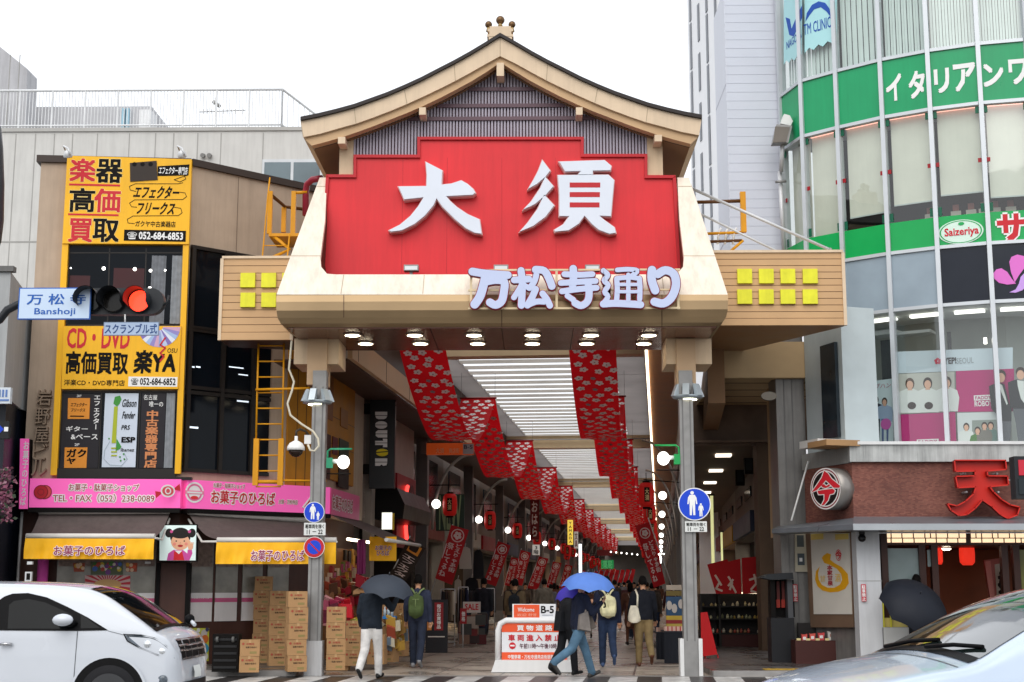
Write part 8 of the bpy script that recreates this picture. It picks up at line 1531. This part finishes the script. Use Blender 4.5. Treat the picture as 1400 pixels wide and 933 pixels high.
# 5 cream backpack, 6 tote bag, 7 woman in brown
pf_, hnd, at = person('person in navy top and dark jeans walking away with a cream backpack', G(831, 913), R(2), 1.72, '#1a2036', '#26344e', '#3f557c', ((-8, 45), (10, 4)), ((-8, 8, 12), (6, 10, 15))); backpack('cream backpack worn over the navy top', at, 0, '#d8d2a8', .165, .23, .09)
pg_, hnd, at = person('man in a black top and khaki trousers walking away with a cream tote bag', G(881, 912), R(4), 1.72, '#12151f', '#7f6c4a', '#5a3422', ((-10, 40), (8, 4)), ((5, 10, 20), (4, 14, 16)))
o = thing('tote_bag', 'cream tote bag on the shoulder of the man in khaki trousers', 'bag', at(-.2, -.1, .9)); b = MB(); rows = [[at(-.2 + w * math.cos(a) * 1.0, -.09 + .05 * math.sin(a), z) for a in [2 * math.pi * i / 16 for i in range(16)]] for w, z in ((.07, 1.16), (.10, 1.08), (.13, .94), (.13, .86), (.06, .82))]; b.grid(rows, cl('#ddd6c2'), close=True); b.build('bag', o); b = MB(); b.tube([at(-.14, -.12, 1.14), at(-.13, -.13, 1.36), at(-.15, -.03, 1.47), at(-.17, .08, 1.3), at(-.2, -.02, 1.12)], .02, cl('#ddd6c2'), 6); b.build('strap', o)
ph_, hnd, at = person('woman in a brown dress and dark shoes walking away beyond the tote bag', G(863, 884), R(5), 1.60, '#5a3a2c', '#4a2f24', '#17120f', ((-6, 18), (8, 4)), skirt='#5a3a2c', shin='#6a4636', hairl=.1, vox=.02)
o = thing('shoulder_bag', 'small white bag with a thin strap on the woman in the brown dress', 'bag', at(-.05, -.2, 1.05)); b = MB(); b.hexa([at(*v) for v in ((-.08, -.22, .98), (.06, -.22, .98), (.06, -.15, .98), (-.08, -.15, .98), (-.06, -.21, 1.15), (.04, -.21, 1.15), (.04, -.16, 1.15), (-.06, -.16, 1.15))], cl('#c8beb0')); b.build('bag', o); b = MB(); b.tube([at(0, -.18, 1.15), at(-.08, -.14, 1.42)], .008, cl('#c8beb0'), 5); b.build('strap', o)
# 8 umbrella by the brick shop
pi_, hnd, at = person('person in dark clothes under a black umbrella outside the brick shop', Vector((P(1252, 800, 27.0).x, 27.0, .1)), R(-30), 1.62, '#17181c', '#1a1c22', '#101010', ((6, 4), (-6, 8)), ((30, 10, 105), (0, 8, 15)), hairl=.08, vox=.02)
umbrella('large black umbrella tilted towards the silver car, outside the brick shop', P(1258, 812, 26.0), (.25, -.8, .75), .64, '#1c202a', hnd(1), depth=.34)
# the crowd further in: variations of the people above
src = [pb_, pf_, pg_, pc_, ph_]; rc = random.Random(21); tops = ['#20222a', '#3a3230', '#5a5048', '#2a3448', '#7a7468', '#4a2a2c', '#6a6a70', '#38302a', '#8a8478', '#262a30']; tnm = ['black', 'dark brown', 'taupe', 'navy', 'grey-beige', 'maroon', 'grey', 'brown', 'pale beige', 'charcoal']; wh = ('near the clothes racks', 'in the middle of the arcade', 'near the red noren side', 'deep in the arcade', 'far down the arcade')
spots = [(-4.9, 40, 0), (-4.4, 43, 0), (-3.6, 45, 1), (-5.6, 46, 0), (-2.2, 44, 1), (-.9, 43, 2), (-.2, 41, 2), (-5.1, 51, 0), (-4.0, 53, 1), (-2.9, 56, 1), (-1.6, 52, 1), (-.5, 55, 2), (.4, 50, 2), (-5.6, 60, 0), (-4.6, 63, 3), (-3.4, 66, 3), (-2.3, 62, 3), (-1.2, 68, 3), (-.2, 64, 2), (-5.2, 74, 3), (-4.2, 78, 3), (-3.0, 76, 3), (-2.0, 82, 3), (-1.0, 79, 3), (-.1, 85, 3), (-4.8, 90, 4), (-3.7, 95, 4), (-2.6, 92, 4), (-1.5, 98, 4), (-.6, 102, 4), (-4.3, 108, 4), (-3.1, 112, 4), (-2.0, 118, 4), (-1.0, 122, 4), (-5, 125, 4), (-3.8, 130, 4), (-2.8, 138, 4), (-1.6, 142, 4), (-.4, 135, 4), (.1, 118, 4)]
for i, (t_, d_, w_) in enumerate(spots):
    s_ = src[i % 5]; o = dup(s_, AP(t_, d_, 0), rc.uniform(-.4, .4) + (math.pi if i % 4 == 1 else 0)); ti = (i * 7 + i // 10) % 10; sc_ = rc.uniform(.93, 1.03); o.scale = (sc_, sc_, sc_); o['group'] = 'shoppers in the arcade'
    o['label'] = 'shopper in a %s top walking %s %s' % (tnm[ti], 'out' if i % 4 == 1 else 'away', wh[w_])
    for ch in o.children:
        if ch.name.startswith('body'):
            ch.data = ch.data.copy(); ms = ch.data.materials
            for j, m_ in enumerate(ms):
                if m_ and m_.name.startswith('cloth_') and j == [k for k, q in enumerate(ms) if q and q.name.startswith('cloth_')][-1]: ms[j] = cl(tops[ti])

# ================================================================== cars
class Car:
    """a body lofted from stations (s back from the nose, half width, sill, shoulder, roof edge, roof crown heights)"""
    def __init__(c, O, f, n, st, tumble=.26): c.O, c.f, c.n, c.st, c.tu = Vector(O), Vector(f).normalized(), Vector(n).normalized(), st, tumble
    def row(c, s):
        st = c.st; s = max(st[0][0], min(st[-1][0], s))
        for k in range(len(st) - 1):
            if st[k][0] <= s <= st[k + 1][0]:
                t = (s - st[k][0]) / (st[k + 1][0] - st[k][0]); p0, p1, p2, p3 = st[max(0, k - 1)], st[k], st[k + 1], st[min(len(st) - 1, k + 2)]; o = []
                for i in range(1, 6):
                    m1 = (p2[i] - p0[i]) / max(1e-6, p2[0] - p0[0]) * (p2[0] - p1[0]); m2 = (p3[i] - p1[i]) / max(1e-6, p3[0] - p1[0]) * (p2[0] - p1[0]); o.append((2 * t ** 3 - 3 * t * t + 1) * p1[i] + (t ** 3 - 2 * t * t + t) * m1 + (-2 * t ** 3 + 3 * t * t) * p2[i] + (t ** 3 - t * t) * m2)
                return o
    def p(c, s, w, z): v = c.O - c.f * s + c.n * w; return Vector((v.x, v.y, z))
    def side(c, s, z): W_, zb, zs, ze, zc = c.row(s); return W_ - c.tu * (z - zs) if z > zs else W_ - .10 * max(0, (zb + .35 - z)) + .012 * math.sin(math.pi * max(0, min(1, (z - zb) / (zs - zb))))
    def top(c, s, w): W_, zb, zs, ze, zc = c.row(s); we = c.side(s, ze) - .03; return ze + (zc - ze) * (1 - min(1, abs(w) / we) ** 2)
    def body(c, m, N=70):
        b = MB(); rows = []; s0, s1 = c.st[0][0], c.st[-1][0]
        for k in range(N + 1):
            u = k / N; s = s0 + (s1 - s0) * (u ** 1.6); W_, zb, zs, ze, zc = c.row(s); half = []
            for q in (0, .12, .25, .38, .5, .62, .75, .9): z = zb + (zs - zb) * q; half.append((c.side(s, z), z))
            for q in (0, .33, .66, .92): z = zs + (ze - zs) * q; half.append((c.side(s, z), z))
            we = c.side(s, ze) - .03
            for q in (1, .9, .7, .45, .2, 0): half.append((we * q, c.top(s, we * q)))
            rows.append([c.p(s, w, z) for w, z in half] + [c.p(s, -w, z) for w, z in half[-2::-1]])
        b.grid(rows, m); b.face(rows[0], m); b.face(rows[-1][::-1], m); return b
    def px2(c, px, py, off=0):            # (s, z) of the near flank under a point of the photo
        s, z, w = 0, 0, c.st[len(c.st) // 2][1]
        for _ in range(5):
            o = c.O + c.n * (w + off); r = ray(px, py); k = (o - EYE).dot(c.n) / r.dot(c.n); q = EYE + r * k; s = -(q - c.O).dot(c.f); z = q.z; w = c.side(s, z)
        return s, z
    def flank(c, b, pts, off, m, px=True, far=False):
        q = [c.px2(x, y, off) for x, y in pts] if px else pts; P_ = [c.p(s, (c.side(s, z) + off) * (-1 if far else 1), z) for s, z in q]; nn = Vector((0, 0, 0))
        for i in range(len(P_)): nn += P_[i].cross(P_[(i + 1) % len(P_)])
        return b.face(P_ if nn.dot(c.n * (-1 if far else 1)) > 0 else P_[::-1], m)
    def screen(c, b, s0, s1, k0, k1, off, m, n=10):
        rows = []
        for i in range(n + 1):
            s = s0 + (s1 - s0) * i / n; W_, zb, zs, ze, zc = c.row(s); we = (c.side(s, ze) - .03) * (k0 + (k1 - k0) * i / n); rows.append([c.p(s, we * (j / 6 - 1), c.top(s, we * (j / 6 - 1)) + off) for j in range(13)])
        return b.grid(rows, m)
    def wheel(c, par, s, r, rim_m, far=False):
        sg = -1 if far else 1; W_ = c.side(s, r); ax = c.n * sg; q = c.p(s, sg * (W_ - .20), r); w = MB(); q = q + ax * .03; w.lathe(q, [(r * .7, 0), (r * .97, .01), (r, .04), (r, .17), (r * .96, .20), (r * .70, .205)], M('tyre', '#17171a', .8, var=.1), 36, axis=ax); wo_ = w.build('wheel', par); m = MB(); m.lathe(q + ax * .185, [(r * .70, .022), (r * .66, .0), (r * .63, -.05), (.01, -.055)], M('rim_dark', '#3a3b3d', .4), 36, axis=ax)
        e1 = c.f; e2 = Vector((0, 0, 1))
        for k in range(10):
            a = k * math.pi / 5 + .2; d = e1 * math.cos(a) + e2 * math.sin(a); t = e1 * -math.sin(a) + e2 * math.cos(a); cc = q + ax * .19; m.hexa([cc + d * x + t * y + ax * z for z in (-.01, .012) for x, y in ((.04, -.022), (r * .67, -.03), (r * .67, .03), (.04, .022))], rim_m)
        m.lathe(q + ax * .19, [(.055, -.02), (.055, .02), (.03, .025)], rim_m, 14, axis=ax); m.build('rim', wo_)
    def arch(c, par, s, r, m_lip):
        b = MB(); n = 22; zc = r - .02; R1 = r + .075
        for i in range(n): a, d = math.pi * i / n, math.pi * (i + 1) / n; c.flank(b, [(s + R1 * math.cos(a), zc + R1 * math.sin(a)), (s + R1 * math.cos(d), zc + R1 * math.sin(d)), (s + R1 * math.cos(d), .12), (s + R1 * math.cos(a), .12)], .02, M('arch_dark', '#0c0c0d', .9, var=0), px=False)
        for i in range(n): a, d = math.pi * i / n, math.pi * (i + 1) / n; c.flank(b, [(s + R1 * math.cos(a), zc + R1 * math.sin(a)), (s + (R1 + .03) * math.cos(a), zc + (R1 + .03) * math.sin(a)), (s + (R1 + .03) * math.cos(d), zc + (R1 + .03) * math.sin(d)), (s + R1 * math.cos(d), zc + R1 * math.sin(d))], .026, m_lip, px=False)
        b.build('wheel_arch', par)
cglass = M('car_glass', '#0d1012', .03, var=.3, vs=2, spec=.12); ctrim = M('car_trim', '#0b0b0d', .45, var=.05, spec=.08); cchrome = M('car_chrome', '#b8b8ba', .15, metal=.9, var=.05); clamp_ = M('lamp_glass', '#59626b', .1, metal=.3, var=.6, vs=14, coat=.5); seam_m = M('body_seam', '#5e6366', .6, var=0)
# white minivan, near side towards us
YV = 17.0; X0 = P(269, 900, YV + .92).x; zv = lambda y: zof(y, YV, 130); sv = lambda x: X0 - P(x, 880, YV).x
tab = [(243, .50, 984, 938, 925, 922), (242, .64, 985, 925, 912, 905), (239, .76, 985, 912, 897, 888), (233.5, .85, 986, 900, 885, 875), (225, .90, 986, 889, 873, 866), (209, .92, 986, 876, 864.5, 859), (190, .92, 986, 866, 851, 845), (165, .92, 986, 864, 834, 829), (138, .92, 986, 863, 817, 812), (112, .92, 986, 863, 807, 803), (75, .92, 986, 863, 802, 798), (0, .92, 986, 863, 799, 795), (-120, .92, 986, 863, 799, 795), (-250, .91, 986, 865, 803, 799), (-275, .86, 984, 880, 815, 811), (-283, .78, 980, 900, 840, 836)]
van = Car((X0, YV + .92, 0), (1, 0, 0), (0, -1, 0), [(sv(x), w, zv(a), zv(b_), zv(c_), zv(d)) for x, w, a, b_, c_, d in tab])
VW = M('van_white', '#c3c8cf', .25, var=.02, coat=.7); t = thing('minivan', 'white minivan facing the gate posts, cropped by the picture edge beside the sweet shop', 'van', (X0 - 2.3, YV + .92, 0)); van.body(VW).build('body', t)
K = lambda pts: [(x / 4.667, 733 + y / 4.667) for x, y in pts]
b = MB(); van.flank(b, K([(-60, 602), (-20, 420), (30, 385), (80, 368), (180, 364), (300, 392), (430, 452), (560, 520), (690, 602), (480, 606)]), .008, ctrim); b.build('window_frame', t)
b = MB(); van.flank(b, K([(48, 592), (58, 440), (90, 415), (180, 402), (290, 425), (400, 475), (462, 505), (470, 592)]), .014, cglass); b.build('side_window', t); b = MB(); van.flank(b, K([(515, 500), (560, 528), (640, 588), (515, 590)]), .014, cglass); b.build('side_window', t)
b = MB(); van.flank(b, K([(-120, 600), (-110, 390), (-1400, 400), (-1400, 600)]), .008, cglass); b.build('side_window', t)
b = MB(); van.screen(b, sv(205), sv(112), .93, .9, .008, cglass); b.build('windscreen', t)
b = MB(); van.screen(b, sv(211), sv(205.5), .95, .95, .012, ctrim); b.build('cowl', t)
b = MB(); van.flank(b, K(grow([(797, 632), (900, 636), (985, 655), (1060, 705), (1112, 782), (1010, 758), (880, 704), (815, 668)], 7)), .007, ctrim); b.build('lamp_surround', t); b = MB(); van.flank(b, K([(797, 632), (900, 636), (985, 655), (1060, 705), (1112, 782), (1010, 758), (880, 704), (815, 668)]), .01, clamp_); hl = b.build('headlight', t); b = MB()
for x, y, r_ in ((940, 690, .07), (1030, 735, .06)): s, z = van.px2(200 if 0 else x / 4.667, 733 + y / 4.667); b.ball(van.p(s, van.side(s, z) - .03, z), r_ * .8, M('lamp_bowl', '#e8ecef', .05, metal=.6), 12)
b.build('lamp_bowl', hl)
# front face: grille, chrome, bumper intake, plate
b = MB(); zt_, zb_ = zv(876), zv(903)
def front(b, w0, w1, z0, z1, off, m):
    def fs(w, z):      # how far back the skin lies at this width and height
        s = 0
        while s < 1.0 and (abs(w) > van.side(s, z) or z > van.top(s, w)): s += .01
        return s
    N = 10; b.grid([[van.p(fs(w, z) - off, w, z) for w in [w0 + (w1 - w0) * k / N for k in range(N + 1)]] for z in (z0, (z0 + z1) / 2, z1)], m)
front(b, -.6, .6, zb_, zt_, .012, ctrim); b.build('grille', t); b = MB()
for z in (zt_, zt_ - .07, zt_ - .13, zb_): front(b, -.62, .62, z - .012, z + .012, .022, cchrome)
for w in (-.45, -.15, .15, .45): front(b, w - .01, w + .01, zb_, zt_, .02, cchrome)
b.build('chrome_bar', t); b = MB(); front(b, -.6, .6, zv(960), zv(935), .012, ctrim); b.build('intake', t); b = MB(); front(b, -.17, .17, zv(932), zv(915), .02, flat('#d8dcd8')); b.build('number_plate', t)
b = MB(); s, z = van.px2(222, 930); b.lathe(van.p(s, van.side(s, z) - .01, z), [(.06, .0), (.055, .02), (.01, .015)], clamp_, 16, axis=van.n); b.build('fog_light', t)
b = MB(); van.flank(b, K([(492, 608), (497, 608), (470, 960), (464, 960)]), .006, seam_m); van.flank(b, K([(690, 604), (830, 640), (828, 643), (688, 607)]), .005, seam_m); b.build('door_seam', t)
b = MB(); s0, z0 = van.px2(2, 881); s1, z1 = van.px2(17, 881); b.tube([van.p(s0, van.side(s0, z0) + .035, z0), van.p((s0 + s1) / 2, van.side(s0, z0) + .05, z0 + .005), van.p(s1, van.side(s1, z0) + .02, z0)], .018, cchrome, 8); b.build('door_handle', t)
b = MB(); s, z = van.px2(91, 847.5); c_ = van.p(s, van.side(s, z) + .14, z); b.ball(c_, .1, VW, 16, 1.25, .8, .72); b.tube([c_ + Vector((.05, .02, -.05)), van.p(s - .12, van.side(s, z - .05) - .01, z - .05)], .03, ctrim, 8); b.build('wing_mirror', t)
b = MB(); s = sv(205); c_ = van.p(s, -van.side(s, zv(852)) - .12, zv(852)); b.ball(c_, .085, ctrim, 12, .8, 1, .8); b.tube([c_, c_ + Vector((.1, -.12, -.07))], .025, VW, 6); b.build('wing_mirror', t)
for sw, in ((sv(152),), (sv(152) + 2.85,)): van.arch(t, sw, .355, VW); van.wheel(t, sw, .345, cchrome); van.wheel(t, sw, .345, cchrome, far=True)
b = MB(); dr = flat('#8f9a92', .8); s, z = van.px2(70, 850); c_ = van.p(s, .35, z); b.ball(c_ + Vector((-.1, 0, .02)), .12, dr, 12, 1, 1, 1.4); b.build('seat_headrest', t)
# silver-blue car cropped at the corner
f2 = Vector((-.985, -.17, 0)); n2 = Vector((.17, -.985, 0)); CO = Vector((2.57, 9.68, 0)) + f2 * 1.12
st2 = [(0, .5, .3, .62, .74, .78), (.06, .66, .28, .68, .80, .84), (.2, .76, .26, .76, .885, .925), (.45, .825, .25, .84, .965, 1.0), (.8, .85, .25, .90, 1.035, 1.075), (1.1, .86, .25, .945, 1.085, 1.135), (1.35, .865, .25, .96, 1.20, 1.25), (1.7, .87, .25, .97, 1.36, 1.42), (2.05, .87, .25, .975, 1.47, 1.53), (2.5, .87, .25, .98, 1.51, 1.57), (3.1, .87, .25, .98, 1.48, 1.54), (3.7, .86, .27, .98, 1.38, 1.44), (4.1, .82, .3, .96, 1.2, 1.24), (4.25, .74, .35, .9, 1.05, 1.08)]
st2 = [(a, w, b_, c_ * 1.02, d * 1.035, e * 1.035) for a, w, b_, c_, d, e in st2]; car = Car(CO, f2, n2, st2, .30); SB = M('car_silver', '#bccadb', .22, metal=.25, var=.03, coat=.8); t = thing('silver_car', 'silver-blue car with a raked windscreen, cropped by the corner in front of the brick shop', 'car', CO - f2 * 2.1); car.body(SB).build('body', t)
scr = M('windscreen_glass', '#1c2624', .02, var=.5, vs=1.2, spec=.9, coat=1); b = MB(); car.screen(b, 1.16, 2.08, .93, .9, .007, scr, 14); b.build('windscreen', t)
b = MB(); car.screen(b, 1.085, 1.155, .92, .93, .008, ctrim, 3); b.build('cowl', t); b = MB()
for w0, w1, s1 in ((-.55, .05, 1.22), (.1, .62, 1.24)): b.tube([car.p(1.1, w0, car.top(1.1, w0) + .03), car.p((1.1 + s1) / 2, (w0 + w1) / 2, car.top((1.1 + s1) / 2, (w0 + w1) / 2) + .035), car.p(s1, w1, car.top(s1, w1) + .02)], .014, ctrim, 6)
b.build('wiper', t)
b = MB(); car.flank(b, [(1.5, 1.0), (1.62, 1.14), (2.0, 1.36), (2.4, 1.42), (3.3, 1.40), (3.7, 1.28), (3.85, 1.02)], .008, ctrim, px=False); b.build('window_frame', t); b = MB(); car.flank(b, [(1.85, 1.03), (1.88, 1.24), (2.1, 1.35), (2.45, 1.39), (2.7, 1.39), (2.7, 1.03)], .014, cglass, px=False); b.build('side_window', t); b = MB(); car.flank(b, [(2.78, 1.03), (2.78, 1.38), (3.25, 1.36), (3.55, 1.24), (3.65, 1.05)], .014, cglass, px=False); b.build('side_window', t)
b = MB(); car.flank(b, [(.12, .62), (.2, .72), (.75, .86), (.8, .82), (.5, .7), (.15, .58)], .01, clamp_, px=False); b.build('headlight', t); b = MB(); car.flank(b, [(.12, .62), (.2, .72), (.75, .86), (.8, .82), (.5, .7), (.15, .58)], .01, clamp_, px=False, far=True); b.build('headlight', t)
b = MB(); car.flank(b, [(1.2, .93), (1.205, .93), (1.28, .3), (1.274, .3)], .006, seam_m, px=False); car.screen(b, 1.0, 1.012, .95, .95, .003, seam_m, 1); b.build('door_seam', t)
b = MB(); c_ = car.p(1.75, car.side(1.75, 1.0) + .13, 1.05); b.ball(c_, .1, SB, 14, 1, 1, .75); b.tube([c_, car.p(1.7, car.side(1.7, 1.0), 1.0)], .03, ctrim, 6); b.build('wing_mirror', t)
for s in (.85, 3.4): car.arch(t, s, .315, SB); car.wheel(t, s, .305, cchrome); car.wheel(t, s, .305, cchrome, far=True)

bpy.data.objects.remove(_to)
